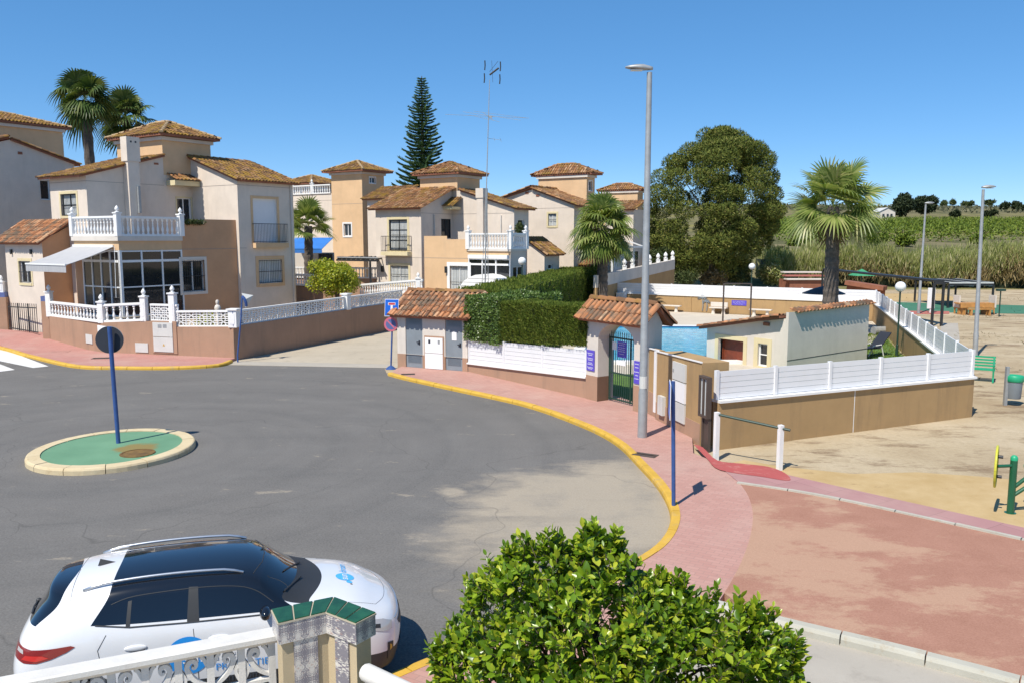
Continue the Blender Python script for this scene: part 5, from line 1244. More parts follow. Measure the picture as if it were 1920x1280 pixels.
# ================================================================== meter wall
mw = empty('meter_wall', G(1270,815), 'tan rendered meter wall with three pale cabinet doors beside the lamp post', 'wall')
ma = pE + ng*.0 + Vector((.02,-.02,0)); me_ = G(1312,836); d3, n3 = nrm(ma, me_); Lm = (me_-ma).length
s232 = along(ma, d3, 1233); s264 = along(ma, d3, 1262)
zt1, zt2, zt3 = zat(657, ma.y-.4), zat(662, (ma+d3*s264).y), zat(680, me_.y)
th = .42
pl = zat(746, ma.y-.3)
def seg(s0, s1, z0a, z0b, z1a, z1b, off, t, mat, name):
    v = []
    for (s, za, zb) in ((s0, z0a, z1a), (s1, z0b, z1b)):
        for o in (off, off-t): v += [V3(ma+d3*s+n3*o, za), V3(ma+d3*s+n3*o, zb)]
    m = MB(); m.add(v, [(0,4,5,1),(4,6,7,5),(6,2,3,7),(2,0,1,3),(1,5,7,3),(0,2,6,4)]); return m.build(name, M[mat], mw)
ptop = lambda s: zt1 + (zt3-zt1)*s/Lm
plz = zat(772, me_.y+.5)
seg(0, s232, 0, 0, zt1, ptop(s232), -.10, .2, 'tan', 'wall_panel')
seg(s232+.14, Lm, 0, 0, ptop(s232), zt3, 0, th+.3, 'tan', 'wall_panel')
seg(s232, s232+.135, .3, .3, ptop(s232)+.0, ptop(s232)+.0, .03, .14, 'white', 'white_strip')
seg(0, s232-.002, 0, 0, .78, .74, -.085, .02, 'pinktan', 'plinth'); seg(s232+.14, Lm-.003, 0, 0, .6, .55, .014, .02, 'pinktan', 'plinth')
m = MB(); m.bar(V3(ma+d3*(s232+.14)+n3*.005, ptop(s232)+.01), V3(me_+n3*.005, zt3+.01), .04, .03); m.bar(V3(ma-n3*.1, zt1+.01), V3(ma+d3*s232-n3*.1, ptop(s232)+.01), .05, .03); m.build('coping', M['white'], mw)
sb0, sb1 = along(ma, d3, 1270), along(ma, d3, 1294.5); Yb = (ma+d3*(sb0+sb1)/2).y
for i, (y0, y1, mt) in enumerate(((680,713,'greybox'),(715,752,'signwhite'),(754,789,'greybox'))):
    m = MB(); fbox(m, ma, d3, n3, sb0, sb1, zat(y1,Yb), zat(y0,Yb), .003, .05); o = m.build('cabinet_door', M[mt], mw)
    m = MB(); fbox(m, ma, d3, n3, sb0+.04, sb0+.09, (zat(y1,Yb)+zat(y0,Yb))/2-.04, (zat(y1,Yb)+zat(y0,Yb))/2+.04, .051, .062); m.build('lock', M['galv'], o)
sc0, sc1 = along(ma, d3, 1246), along(ma, d3, 1255.5); m = MB(); fbox(m, ma, d3, n3, sc0, sc1, zat(776,Yb+1), zat(741,Yb+1), .003, .1); m.build('small_meter_box', M['greybox'], mw)
# notice cabinet
nb = empty('notice_cabinet', G(1322,850), 'dark brown glazed notice cabinet on two legs at the end of the meter wall', 'notice board')
na = me_ + Vector((.03,-.25,0)); nd = Vector((math.sin(R(166)), math.cos(R(166)), 0)); nn_ = Vector((nd.y, -nd.x, 0)); na = G(1308,840); l2 = along(na, nd, 1336)
zn0, zn1 = zat(778, na.y), zat(702, na.y)
m = MB(); fbox(m, na, nd, nn_, 0, l2, zn0, zn1, -.10, -.03); fbox(m, na, nd, nn_, 0, .06, zn0, zn1, -.03, .02); fbox(m, na, nd, nn_, l2-.06, l2, zn0, zn1, -.03, .02); fbox(m, na, nd, nn_, .06, l2-.06, zn1-.06, zn1, -.03, .02); fbox(m, na, nd, nn_, .06, l2-.06, zn0, zn0+.06, -.03, .02); fbox(m, na, nd, nn_, l2/2-.03, l2/2+.03, zn0+.06, zn1-.06, -.03, .018)
m.build('frame', M['brown'], nb)
for f0, f1 in ((.06, l2/2-.03), (l2/2+.03, l2-.06)): m = MB(); fbox(m, na, nd, nn_, f0, f1, zn0+.06, zn1-.06, -.029, -.02); m.build('pane', M['blind'], nb)
for s in (.06, l2-.1): m = MB(); fbox(m, na, nd, nn_, s, s+.07, 0, zn0, -.12, -.05); m.build('leg', M['brown'], nb)
m = MB(); fbox(m, na, nd, nn_, .12, l2-.12, .05, zn0-.02, -.10, -.07); m.build('under_shade_panel', M['brown'], nb)  # dark sheet between the legs, painted shade below the cabinet
# ================================================================== lamps
def globe_lamp(px, py, pyb, r, lab, Y=None):
    b = G(px, pyb) if Y is None else at(px, Y); c = D(px + (0 if Y else (py-pyb)*-.0), py, b.y); t = empty('globe_lamp', (b.x, b.y, 0), lab, 'lamp', 'white globe lamps')
    m = MB(); m.path([V3(b,0), V3(b,.5), V3(b,.52), V3(b, c.z-r*.9)], [.065,.06,.04,.035], 10); m.lathe([(.035,0),(.09,.03),(.07,.1)], 10, (b.x,b.y,c.z-r*1.05)); m.build('pole', M['greeniron'], t)
    m = MB(); m.ball((b.x,b.y,c.z), r, 20, 14); m.build('globe', M['globe'], t, smooth='all')
globe_lamp(1681, 538, 668, .22, 'large white globe lamp on the grass strip inside the right-hand pool fence'); globe_lamp(1407, 500, 586, .22, 'white globe lamp at the back of the pool deck near the violet board'); globe_lamp(979, 490, 0, .22, 'white globe lamp rising over the long clipped hedge', Y=46)
def lampL(base, px, pyt, side, lab, armL=1.0, r0=.09):
    t = empty('street_lamp', (base.x, base.y, 0), lab, 'street lamp', 'street lamps'); top = D(px, pyt, base.y)
    m = MB(); bx = V3(base,0); tp = Vector((top.x, base.y, top.z-.1)); m.path([bx, bx.lerp(tp,.03), bx.lerp(tp,.14), bx.lerp(tp,.145), tp], [r0*1.25,r0*1.15,r0*1.12,r0,r0*.62], 14); m.build('pole', M['galv'], t, smooth=True)
    m = MB(); s = side; 
    v = []; prof = [(-.12,.05,.05),(0,.08,.07),(.25,.13,.10),(.5,.15,.09),(.75,.12,.06),(.92,.05,.03)]
    for x, wy, h in prof:
        for k in range(10):
            a_ = 2*math.pi*k/10; zz = math.sin(a_)*h; zz = zz if zz > 0 else zz*.45; v.append((tp.x + s*x*armL, tp.y+math.cos(a_)*wy, tp.z+.08+zz+.03*x))
    f = [(i*10+k, i*10+(k+1)%10, (i+1)*10+(k+1)%10, (i+1)*10+k) for i in range(5) for k in range(10)] + [tuple(range(10))[::-1], tuple(range(50,60))]
    m.add(v, f); m.build('lamp_head', M['galv'], t, smooth='all')
    m = MB(); m.box((tp.x+s*.5*armL, tp.y, tp.z+.045), (.45*armL,.16,.015)); m.build('lens', M['globe'], t)
    return t
lm1 = lampL(G(1204,827), 1218, 128, -1, 'tall grey street lamp with stickers on its pole, in front of the gate arch', .62, .1)
for z, mt in ((1.35,'signwhite'),):
    m = MB(); b_ = G(1204,827); m.lathe([(.1045,0),(.1035,.30)], 14, (b_.x+.003*z, b_.y, z)); m.build('sticker', M['greybox'], lm1)
lampL(G(1828,668), 1844, 351, 1, 'grey street lamp at the corner of the white pool fence', .55); lampL(G(1722,588), 1736, 381, 1, 'farther grey street lamp on the sand beyond the pool fence', .6)
# ================================================================== signs
s1 = empty('road_sign', G(733,692), 'blue dead-end sign with red bar above a faded no-parking disc, beside the hut', 'road sign', 'traffic signs')
b = G(733,691); tp = D(737, 562, b.y); ax = (tp - V3(b,0)).normalized()
m = MB(); m.tube(V3(b,0), tp, .032, 10); m.lathe([(.22,0),(.1,.1),(.04,.13)], 10, (b.x,b.y,0)); m.build('pole', M['blue'], s1, smooth=True)
ry = R(2.5); c = D(735, 577, b.y); fd = Vector((math.cos(R(-8)), math.sin(R(-8)), 0)); fn = Vector((fd.y, -fd.x, 0)); upv = (ax - fn*ax.dot(fn)).normalized(); fdx = fd
def plate(root, c, w_, h, o0, o1, mat, name, dx=0, dz=0):
    m = MB(); P = c + fdx*(dx-w_/2) + upv*(dz-h/2) + fn*o0; m.obox(P, fdx*w_, fn*(o1-o0), upv*h); return m.build(name, M[mat], root)
S = .52
plate(s1, c, S*1.06, S*1.22*1.06, .034, .044, 'signwhite', 'sign_plate'); plate(s1, c, S, S*1.2, .0445, .047, 'signblue', 'sign_face')
plate(s1, c, S*.16, S*.62, .0475, .05, 'signwhite', 'stem', 0, -S*.12); plate(s1, c, S*.56, S*.2, .0475, .05, 'signwhite', 'bar_border', 0, S*.28); plate(s1, c, S*.48, S*.14, .0505, .053, 'signred', 'red_bar', 0, S*.28)
c2 = D(733.5, 608, b.y)
m = MB(); m.disc(c2+fn*.04, fn, .275, .012, 36); m.build('sign_disc', M['fadedred'], s1); m = MB(); m.disc(c2+fn*.0475, fn, .2, .004, 36); m.build('disc_face', M['fadedblue'], s1)
m = MB(); q = (fdx*.7-upv*.7).normalized(); m.bar(c2+fn*.051-q*.2, c2+fn*.051+q*.2, .05, .004, up=fn); m.build('diagonal_bar', M['fadedred'], s1)
# bent sign at the alley corner
s2 = empty('road_sign', G(446,680), 'bent blue pole with a crumpled triangular sign seen from behind, at the alley corner', 'road sign', 'traffic signs')
b = G(446,679); p1, p2 = D(452, 595, b.y), D(454, 556, b.y); m = MB(); m.path([V3(b,0), V3(b,.3), p1, p2], .033, 8); m.build('pole', M['blue'], s2, smooth=True)
m = MB(); k = [D(453, 550, b.y-.03), D(475, 554, b.y+.15), D(461, 578, b.y-.02)]; mid = (k[0]+k[1]+k[2])/3 + Vector((0,-.12,0))
for i in range(3): m.poly([k[i], k[(i+1)%3], mid]); m.poly([k[(i+1)%3]+Vector((0,.012,0)), k[i]+Vector((0,.012,0)), mid+Vector((0,.012,0))])
m.build('sign_plate', M['greybox'], s2); m = MB(); m.path([D(454,556,b.y-.15), D(458,560,b.y-.17), D(461,568,b.y-.16), D(462,574,b.y-.12)], .06, 8); m.build('bracket', M['blue'], s2, smooth=True)
# island sign seen from behind
s3 = empty('road_sign', G(222,830,.13), 'dark round sign seen from behind on a leaning blue pole on the green island', 'road sign', 'traffic signs')
b = G(222,830,.13); tp = D(205, 613, b.y-.05); m = MB(); m.tube(b, tp, .05, 12); m.build('pole', M['blue'], s3, smooth=True)
m = MB(); cc = D(205, 637, b.y+.08); m.disc(cc, (.12,-1,.06), .315, .02, 44); m.build('sign_disc', M['black'], s3); m = MB(); m.disc(cc+Vector((-.002,.016,0)), (.12,-1,.06), .322, .012, 44); m.build('rim', M['galv'], s3)
# blue pole with edge-on plate
s4 = empty('road_sign', G(1263,948), 'blue pole with its square white sign plate turned edge-on, on the pink pavement', 'road sign', 'traffic signs')
b = G(1263,948,.115); tp = D(1262, 714, b.y); m = MB(); m.tube(b, tp, .037, 12); m.build('pole', M['blue'], s4, smooth=True)
vd = Vector((b.x, b.y, 0)).normalized(); vd = (Matrix.Rotation(R(2.5), 3, 'Z') @ vd); sd = Vector((vd.y, -vd.x, 0)); m = MB(); m.obox(tp + Vector((0,0,-.66)) - sd*.055 - vd*.3, vd*.6, sd*.012, Vector((0,0,.64))); m.build('sign_plate', M['signwhite'], s4); m = MB(); m.obox(tp + Vector((0,0,-.64)) - sd*.062 - vd*.28, vd*.56, sd*.005, Vector((0,0,.6))); m.build('sign_face', M['signblue'], s4)
# barrier
br = empty('barrier', G(1400,870), 'rusty rail barrier on two white posts at the entrance to the sand lot', 'barrier')
pb1, pb2 = G(1342,862), G(1461,881); z1, z2 = zat(772,pb1.y), zat(796,pb2.y)
m = MB(); m.box(V3(pb1, z1/2), (.1,.1,z1), R(20)); m.build('post', M['white'], br); m = MB(); m.box(V3(pb2, z2/2), (.1,.1,z2), R(20)); m.build('post', M['white'], br)
m = MB(); e = (pb2-pb1).normalized(); m.tube(V3(pb1+e*.02, z1-.05), V3(pb2+e*.2, z2-.09), .03, 8); m.build('rail', M['greeniron'], br)
# ================================================================== pool garden
pw = empty('pool_wall', G(1600,806), 'tan wall with white plank fence round the pool garden, facing the sand lot', 'fence', 'pool fences')
q0, q1 = G(1345,843), G(1822,781)
d, n = nrm(q0, q1); Lq = (q1-q0).length
zc1 = zat(709, q1.y); zc0 = zat(755, q0.y); zf1, zf0 = zat(658, q1.y), zat(697, q0.y)
wallrun('w', [q0, q1], [zc0, zc1], .22).build('wall_base', M['tan'], pw)
m = MB(); m.bar(V3(q0-n*.1, zc0+.03), V3(q1-n*.1+d*.04, zc1+.03), .32, .06); m.build('coping', M['white'], pw)
planks(pw, q0-n*.1, q1-n*.1, zc0+.07, zc1+.07, zf0, zf1, 6, 5)
m = MB(); s = along(q0, d, 1618); fbox(m, q0, d, n, s-.01, s+.01, 0, zc0, .001, .004); m.build('joint_line', M['white'], pw)
pr_ = empty('pool_wall', (15, 35, 0), 'tan wall and white plank fence running away along the grass strip, right of the pool', 'fence', 'pool fences')
zft = zf1; zcp = zc1
def solve_h(px, py, z):   # point at given height on the sight line
    return flat(G(px, py, z))
q2 = solve_h(1646, 545, zft+.0); q3 = solve_h(1150, 530, zft)
dd, nn2 = nrm(q1, q2); wallrun('w', [q1+dd*.23, q2], [zcp, zcp], .22).build('wall_base', M['tan'], pr_)
# right wall is drawn outwards, keep its thickness inside
m = MB(); m.bar(V3(q1+dd*.3-nn2*.1, zcp+.03), V3(q2-nn2*.1, zcp+.03), .32, .06); m.build('coping', M['white'], pr_)
planks(pr_, q1+dd*.3-nn2*.1, q2-nn2*.1, zcp+.07, zcp+.07, zft, zft, 15, 5)
pf = empty('pool_wall', (10, 52, 0), 'tan wall and white plank fence across the far end of the pool deck', 'fence', 'pool fences')
d4, n4 = nrm(q3, q2); wallrun('w', [q3, q2-d4*.05], [zcp, zcp], .22).build('wall_base', M['tan'], pf)
m = MB(); m.bar(V3(q3-n4*.1, zcp+.03), V3(q2-n4*.1-d4*.2, zcp+.03), .32, .06); m.build('coping', M['white'], pf)
planks(pf, q3-n4*.1, q2-n4*.1-d4*.1, zcp+.07, zcp+.07, zft, zft, 9, 4)
m = MB(); s = along(q3, d4, 1299); fbox(m, q3, d4, n4, s-.03, s+.03, 0, zcp, .001, .05); m.build('drain_pipe', M['tan'], pf)
board(pf, q3, d4, n4, along(q3, d4, 1376), along(q3, d4, 1404), zat(566,q3.y-1.5), zat(557,q3.y-1.5), [(.75,.85),(.5,.85),(.25,.6)])
m = MB(); s = along(q3, d4, 1165); fbox(m, q3, d4, n4, s-.1, s+.5, 0, 1.2, .02, .5); m.build('pump_box', M['signwhite'], pf)
# painted palms on the wall: raised metal ornaments
m = MB()
for px, hh, sc in ((1321,1.05,1.0),(1329,.8,.8)):
    p = q3 + d4*along(q3, d4, px) + n4*.03; m.path([V3(p,.15), V3(p+d4*.04,.5), V3(p-d4*.03,hh)], .035, 5)
    for k in range(8):
        a_ = math.pi*(-.15+1.3*k/7); m.path([V3(p-d4*.03,hh), V3(p-d4*.03+d4*math.cos(a_)*.2*sc, hh+math.sin(a_)*.17*sc), V3(p-d4*.03+d4*math.cos(a_)*.36*sc, hh+math.sin(a_)*.16*sc-.1)], [.03,.035,.008], 4)
m.build('palm_ornament', M['greydoor'], pf)
# deck, grass, water
m_ = [flat(G(1100,700)), q0-n*.3, q1-n*.3, q2-n4*.0, q3, Vector((4.0,45,0)), Vector((1.2,33,0))]
sheet('pool_deck', None, 0.010, M['deck'], pts=[Vector((0.4,31.5,0)), Vector((4.2,30.5,0)), Vector((8.5,30.0,0)), flat(G(1640,640)), flat(G(1655,600)), q2-dd*.2, q3, Vector((4.6,48,0))])
sheet('lawn', None, 0.006, M['grass'], pts=[Vector((-1.2,30.3,0)), Vector((3.6,24.2,0)), Vector((5.2,20.6,0)), q1-n*.25-d*.25, q2+dd*-.3-d4*.3, flat(G(1632,600)), Vector((9,31,0)), Vector((0,31.6,0))])
wf = [flat(G(1150,611)), flat(G(1336,614)), Vector((9.3,34,0)), Vector((3.9,33.2,0)), flat(G(1125,640))]
wf = [Vector((4.7,47.0,0)), Vector((12.2,46.6,0)), Vector((10.0,33.2,0)), Vector((2.4,33.0,0))]
cop = MB()
for i in range(4):
    a, b = wf[i], wf[(i+1)%4]; cop.bar(V3(a,.06), V3(b,.06), .5, .12)
o = cop.build('pool_edge', M['white']); o['kind'] = 'structure'
tb = MB()
a, b = wf[0], wf[1]; tb.obox(V3(a+Vector((.25,-.27,0)), .0), b-a-Vector((.5,0,0)), Vector((0,.015,0)), Vector((0,0,.10))); M['pooltile'] = plain('blue_pool_tile', (0.02,0.10,0.22), .3, var=.3, vscale=12); o = tb.build('pool_tile_band', M['pooltile']); o['kind'] = 'structure'
sheet('pool_water', None, 0.03, M['water'], pts=[wf[0]+Vector((.2,-.2,0)), wf[1]+Vector((-.2,-.2,0)), wf[2]+Vector((-.2,.2,0)), wf[3]+Vector((.2,.2,0))])
# benches
def bench(px0, px1, pyb, back, lab):
    s0, s1 = along(q3, d4, px0), along(q3, d4, px1); c = q3 + d4*((s0+s1)/2) + n4*.45; w_ = s1-s0; c.z = 0
    t = empty('stone_bench', c, lab, 'bench', 'stone benches by the pool wall'); rz = math.atan2(d4.y, d4.x)
    m = MB(); m.box(V3(c,.43), (w_,.42,.07), rz); m.build('seat', M['offwhite'], t, bevel=.012)
    for f in (-.3, .3): m = MB(); p = c + d4*(w_*f); m.lathe([(.15,0),(.12,.1),(.1,.25),(.13,.39)], 10, (p.x,p.y,0)); m.build('leg', M['offwhite'], t, smooth=True)
    if back: m = MB(); p = c - n4*.18; m.box(V3(p,.64), (w_,.08,.3), rz); m.build('backrest', M['offwhite'], t, bevel=.012)
bench(1242, 1284, 586, False, 'stone bench without back, left end of the far pool wall'); bench(1339, 1371, 587, True, 'stone bench with backrest, next to the palm ornaments on the pool wall'); bench(1414, 1456, 588, False, 'stone bench without back, just right of the globe lamp'); 
# shower pole
sh = MB(); b = at(1360, 50.3); b2 = at(1412, 49.9); z = zat(532, 50.2)
sh.tube(V3(b,0), V3(b,z), .05, 6); sh.tube(V3(b2,0), V3(b2,z), .05, 6); sh.bar(V3(b,z), V3(b2,z), .05, .06); tag(sh.build('frame', M['brown']), 'thin brown pipe frame standing on the far pool deck', 'frame')
# ================================================================== pool house
ph = empty('pool_house', G(1560,660), 'pool house with sloping orange tile roof and dark red door', 'pool house')
K = D(1475, 690, 31.0); K.z = 0; eg = Vector((math.sin(R(57)), math.cos(R(57)), 0)); ed = Vector((-eg.y, eg.x, 0))   # gray wall goes away along eg; door wall goes back-left along ed
gR = K + eg*along(K, eg, 1637); dl = K + ed*along(K, ed, 1331)
zk = zat(586, K.y); zg = zat(569, gR.y); zl = zat(612, dl.y); zkd = zat(598, K.y)
facade(ph, 'offwhite', K, gR, 0, [(0, zk), ((gR-K).length, zg)])
Ld = (K-dl).length
facade(ph, 'offwhite', dl, K, 0, [(0, zl), (Ld*.97, zkd), (Ld*.971, zk), (Ld, zk)], [(1429, 1447, 644, 686, dict(mull=0, trans=1, trim='trim', tw=.2)), (1353, 1401, 637, 687, dict(kind='door', pane='redwood', mull=0, frame='redwood', trim='trim', tw=.18, depth=.3))])
m = MB(); wall(m, gR, gR+ed*Ld, 0, zl); wall(m, gR+ed*Ld, dl, 0, zl); m.build('wall', M['offwhite'], ph)
slope_roof(ph, V3(dl - eg*.28 + ed*.2, zl-.05), V3(gR + ed*(Ld+.2), zl-.05), V3(gR - ed*.15, zg+.02) , V3(K - eg*.28 + ed*.3, zkd+.06), mat='tileorange', ridge=False) if False else None
# mono-pitch roof: eave on the left, rising to the right parapet
e0, e1 = dl + ed*.25 - eg*.25, gR + ed*(Ld+.25) - eg*.0
sl = MB()
tq = MB(); Pa, Pb = V3(e1, zl-.02), V3(e0, zl-.02); Qb, Qa = V3(K + ed*.22 - eg*.25, zkd+.12), V3(gR + ed*.22, zkd+.12)
slope_roof(ph, Pa, Pb, Qb, Qa, mat='tileorange', ridge=False)
rt = MB(); ridge_tiles(rt, V3(K+eg*.35, zk+.02), V3(gR+eg*.1, zg+.03), .12, .38); 
tl_ = MB(); tile_quad(tl_, V3(K+eg*.3-ed*.12, zk-.03), V3(gR+eg*.1-ed*.12, zg-.03), V3(gR+eg*.1+ed*.25, zg+.1), V3(K+eg*.3+ed*.25, zk+.1)); rt.add(tl_.v, tl_.f); rt.build('parapet_tiles', M['tileorange'], ph, smooth=True)
m = MB(); pv = dl + (K-dl)*.72; fbox(m, dl, -ed, -eg, (pv-dl).length, (pv-dl).length+.28, zat(610,pv.y), zat(604,pv.y), .003, .06); m.build('vent_brick', M['fascia'], ph)
m = MB(); Lg = (gR-K).length; dg_, ng_ = nrm(K, gR); m.bar(V3(K+ng_*.003, zat(676,K.y)), V3(gR+ng_*.003, zat(653,gR.y)), .006, .025); m.build('wall_joint', M['black'], ph)
# lounger, roll, stools behind the house
lo = empty('sun_lounger', G(1655,668), 'black and white folding sun lounger on the lawn behind the pool house', 'sun lounger')
p = G(1650,668); m = MB(); a = V3(p,.35); b = V3(p+Vector((.55,.25,0)),.95); m.obox(a, b-a, Vector((-.25,.5,0)), Vector((0,0,.05))); m.obox(V3(p+Vector((-.9,-.3,0)),.33), Vector((.9,.3,0)), Vector((-.25,.5,0)), Vector((0,0,.05))); m.build('sling', M['black'], lo)
m = MB()
for dx, dy in ((0,0),(-.25,.5)): m.path([V3(p+Vector((dx-.5,dy,0)),.0), V3(p+Vector((dx-.3,dy,0)),.45), V3(p+Vector((dx+.05,dy+.05,0)),.5), V3(p+Vector((dx+.2,dy+.1,0)),0)], .025, 6)
m.build('frame', M['white'], lo)
m = MB(); c = G(1655,628); m.path([V3(c+Vector((-.5,0,0)),.22), V3(c+Vector((.7,.3,0)),.22)], .22, 14); tag(m.build('cover_roll', M['galv']), 'grey rolled pool cover lying on the grass by the right wall', 'roll')
# reed parasol behind the palm trunk
rp = empty('parasol', at(1549, 46), 'dark straw parasol on the pool deck behind the tall palm trunk', 'parasol'); c = at(1549, 46); z = zat(551, 46)
m = MB(); m.lathe([(1.15,0),(1.12,.04),(.5,.3),(.05,.42),(.001,.44)], 20, (c.x,c.y,z-.0)); m.build('canopy', M['black'], rp); m = MB(); m.tube(V3(c,0), V3(c,z+.3), .04, 8); m.build('pole', M['brown'], rp)
# ================================================================== beyond: court, pergola, picnic table
sheet('green_court', None, 0.006, M['court'], pts=[flat(G(a,b)) for a,b in [(1640,567),(1680,567),(1920,573),(2200,578),(2200,597),(1920,589),(1660,584)]])
sheet('court_red_edge', None, 0.008, M['courtred'], pts=[flat(G(a,b)) for a,b in [(1690,583),(1780,584),(1780,589),(1690,590)]])
sheet('yellow_sand', None, 0.005, M['osand'], pts=[flat(G(a,b)) for a,b in [(1640,551),(1760,551),(1800,560),(1780,566),(1640,564)]])
sheet('concrete_pad', None, 0.007, M['concgrey'], pts=[flat(G(a,b)) for a,b in [(1765,606),(1796,606),(1800,640),(1760,640)]])
def pergola(px_posts, pxa, pxb, pya, Yf, Yb, lab, mat='iron', cloth=None):
    t = empty('pergola', at((pxa+pxb)/2, Yf), lab, 'pergola', 'pergolas on the sand lot'); z = zat(pya, Yf)
    a, b = at(pxa, Yf), at(pxb, Yf); c, e = Vector((a.x+.5, Yb, 0)), Vector((b.x+.5, Yb, 0)); m = MB()
    for p, q in ((a,b),(c,e)): m.bar(V3(p,z), V3(q,z), .1, .16)
    k = 9
    for i in range(k+1): m.bar(V3(a.lerp(b,i/k),z+.12), V3(c.lerp(e,i/k),z+.12), .06, .12)
    m.build('roof_beams', M[mat], t)
    for p in (a, b, c, e): m = MB(); m.box(V3(p, z/2), (.12,.12,z)); m.build('post', M[mat], t)
    if cloth:
        m = MB()
        for i in range(k):
            p0, p1 = a.lerp(b,i/k), a.lerp(b,(i+1)/k); q0_, q1_ = c.lerp(e,i/k), c.lerp(e,(i+1)/k); s_ = .12*math.sin(math.pi*((i%4)/4+.1))
            m.poly([V3(p0,z+.2-s_), V3(p1,z+.2-s_), V3(q1_,z+.2-s_), V3(q0_,z+.2-s_)]); m.obox(V3(p0-Vector((0,.03,0)),z-.15+s_), p1-p0, Vector((0,.02,0)), Vector((0,0,.33-s_)))
        m.build('shade_cloth', M['greybox'], t)
pergola(0, 1757, 1775, 531, 47.5, 66, 'dark steel pergola beside the white pool fence'); pergola(0, 1785, 1869, 534, 60, 66, 'pergola with pale shade cloth over the picnic table', cloth=True)
M['pine'] = plain('varnished_wood', (0.48,0.24,0.07), .5, var=.2, vscale=4)
pt = empty('picnic_table', G(1825,590), 'varnished wooden picnic table under the cloth-covered pergola', 'table'); c = G(1825,590); m = MB(); m.box(V3(c,.75), (2.2,.9,.08)); m.box(V3(c+Vector((0,-.42,0)),.6), (2.2,.06,.25)); m.build('tabletop', M['pine'], pt)
for dx in (-.8,.8): m = MB(); m.box(V3(c+Vector((dx,0,0)),.36), (.18,.7,.72)); m.build('leg', M['pine'], pt)
m = MB(); m.box(V3(c+Vector((0,-.75,0)),.42), (1.6,.3,.06)); m.box(V3(c+Vector((-.6,-.75,0)),.2), (.1,.28,.4)); m.box(V3(c+Vector((.6,-.75,0)),.2), (.1,.28,.4)); m.build('bench_seat', M['pine'], pt)
chs = []
for px, lab in ((1801,'wooden armchair with white cushion at the left end of the picnic table'),(1851,'wooden armchair with white cushion at the right end of the picnic table')):
    c = G(px,589); sgn = 1 if px < 1820 else -1; t = empty('armchair', c, lab, 'chair', 'chairs at the picnic table')
    m = MB(); m.box(V3(c,.42), (.6,.7,.08)); m.build('seat', M['pine'], t); m = MB(); m.box(V3(c+Vector((-sgn*.3,0,0)),.85), (.1,.75,.8)); m.build('backrest', M['offwhite'], t)
    for dx in (-.25,.25):
        for dy in (-.3,.3): m = MB(); m.box(V3(c+Vector((dx,dy,0)),.19), (.08,.08,.38)); m.build('leg', M['pine'], t)
wb_ = MB(); p = at(1753, 56); wb_.box(V3(p, 1.0), (.5,.06,1.4)); wb_.box(V3(p+Vector((0,.05,0)), .15), (.08,.08,.3)); tag(wb_.build('information_board', M['signwhite']), 'narrow white information board standing by the green court', 'board')
lb = MB(); p = G(1873,594); zt_ = zat(545,p.y); lb.tube(V3(p,0), V3(p,zt_), .04, 8); lb.box(V3(p, zt_+.03), (.5,.3,.14)); tag(lb.build('low_lamp', M['greeniron']), 'slim dark post with small head right of the picnic pergola', 'lamp')
# toilet / changing hut roof with stripes left of the palm trunk, green parasol, low buildings
ht = empty('kiosk', at(1515, 74), 'low hut with pale striped roof sheets behind the far pool wall', 'kiosk'); a, b = at(1478, 74), at(1552, 74); z = zat(524, 74); m = MB(); m.prism([(a.x+.3,a.y),(b.x,b.y),(b.x,b.y+3),(a.x+.3,a.y+3)], 0, z-.1); m.build('wall', M['fascia'], ht)
for i in range(3):
    m = MB(); zz = z + i*.28; m.box(((a.x+b.x)/2+.1*i, a.y+.3+i*.8, zz), (b.x-a.x, 1.0, .12)); m.build('roof_sheet', M['offwhite'] if i != 1 else M['courtred'], ht)
gpz = empty('green_parasol', at(1619, 77), 'green pyramid shade roof in front of the reeds', 'shade roof'); c = at(1619, 77); z = zat(517, 77); m = MB(); m.add([(c.x-.9,c.y-.9,z),(c.x+.9,c.y-.9,z),(c.x+.9,c.y+.9,z),(c.x-.9,c.y+.9,z),(c.x,c.y,z+.62)], [(0,1,4),(1,2,4),(2,3,4),(3,0,4),(3,2,1,0)]); M['greenroof'] = plain('green_sheet', (.05,.28,.13), .6); m.build('canopy', M['greenroof'], gpz); m = MB(); m.tube(V3(c,0), V3(c,z), .06, 6); m.build('pole', M['greeniron'], gpz)
rf = MB(); a, b = at(1592, 72), at(1665, 70); za, zb = zat(530,72), zat(541,70); rf.bar(V3(a,za), V3(b,zb), 1.2, .35); rf.bar(V3(a,za/2), V3(b,zb/2), .1, za*.95); tag(rf.build('low_shed', M['fascia']), 'long low brown shed roof behind the pool fence corner', 'shed')
# bin, green bench, fitness machine
bn = empty('litter_bin', G(1886,759), 'grey litter bin with green lid on a post in the sand lot', 'litter bin'); p = G(1884,759); z = zat(687,p.y); m = MB(); m.box(V3(p,z/2), (.09,.09,z)); m.build('post', M['galv'], bn); cx = p + Vector((.24,-.0,0)); zb0, zb1 = zat(746,p.y), zat(712,p.y)
m = MB(); m.lathe([(.19,0),(.2,.02),(.225,zb1-zb0),(.001,zb1-zb0)], 20, (cx.x,cx.y,zb0)); m.build('bucket', M['greydoor'], bn, smooth=True); m = MB(); m.lathe([(.235,0),(.25,.02),(.25,.16),(.23,.19),(.2,.18),(.001,.1)], 20, (cx.x,cx.y,zb1-.04)); M['greenlid'] = plain('green_plastic', (.02,.34,.17), .45); m.build('lid', M['greenlid'], bn, smooth=True)
gb_ = empty('green_bench', G(1840,712), 'ornate green cast iron bench at the corner of the pool fence', 'bench'); c = G(1840,714); e = Vector((.85,-.5,0)).normalized(); f_ = Vector((-e.y,e.x,0))
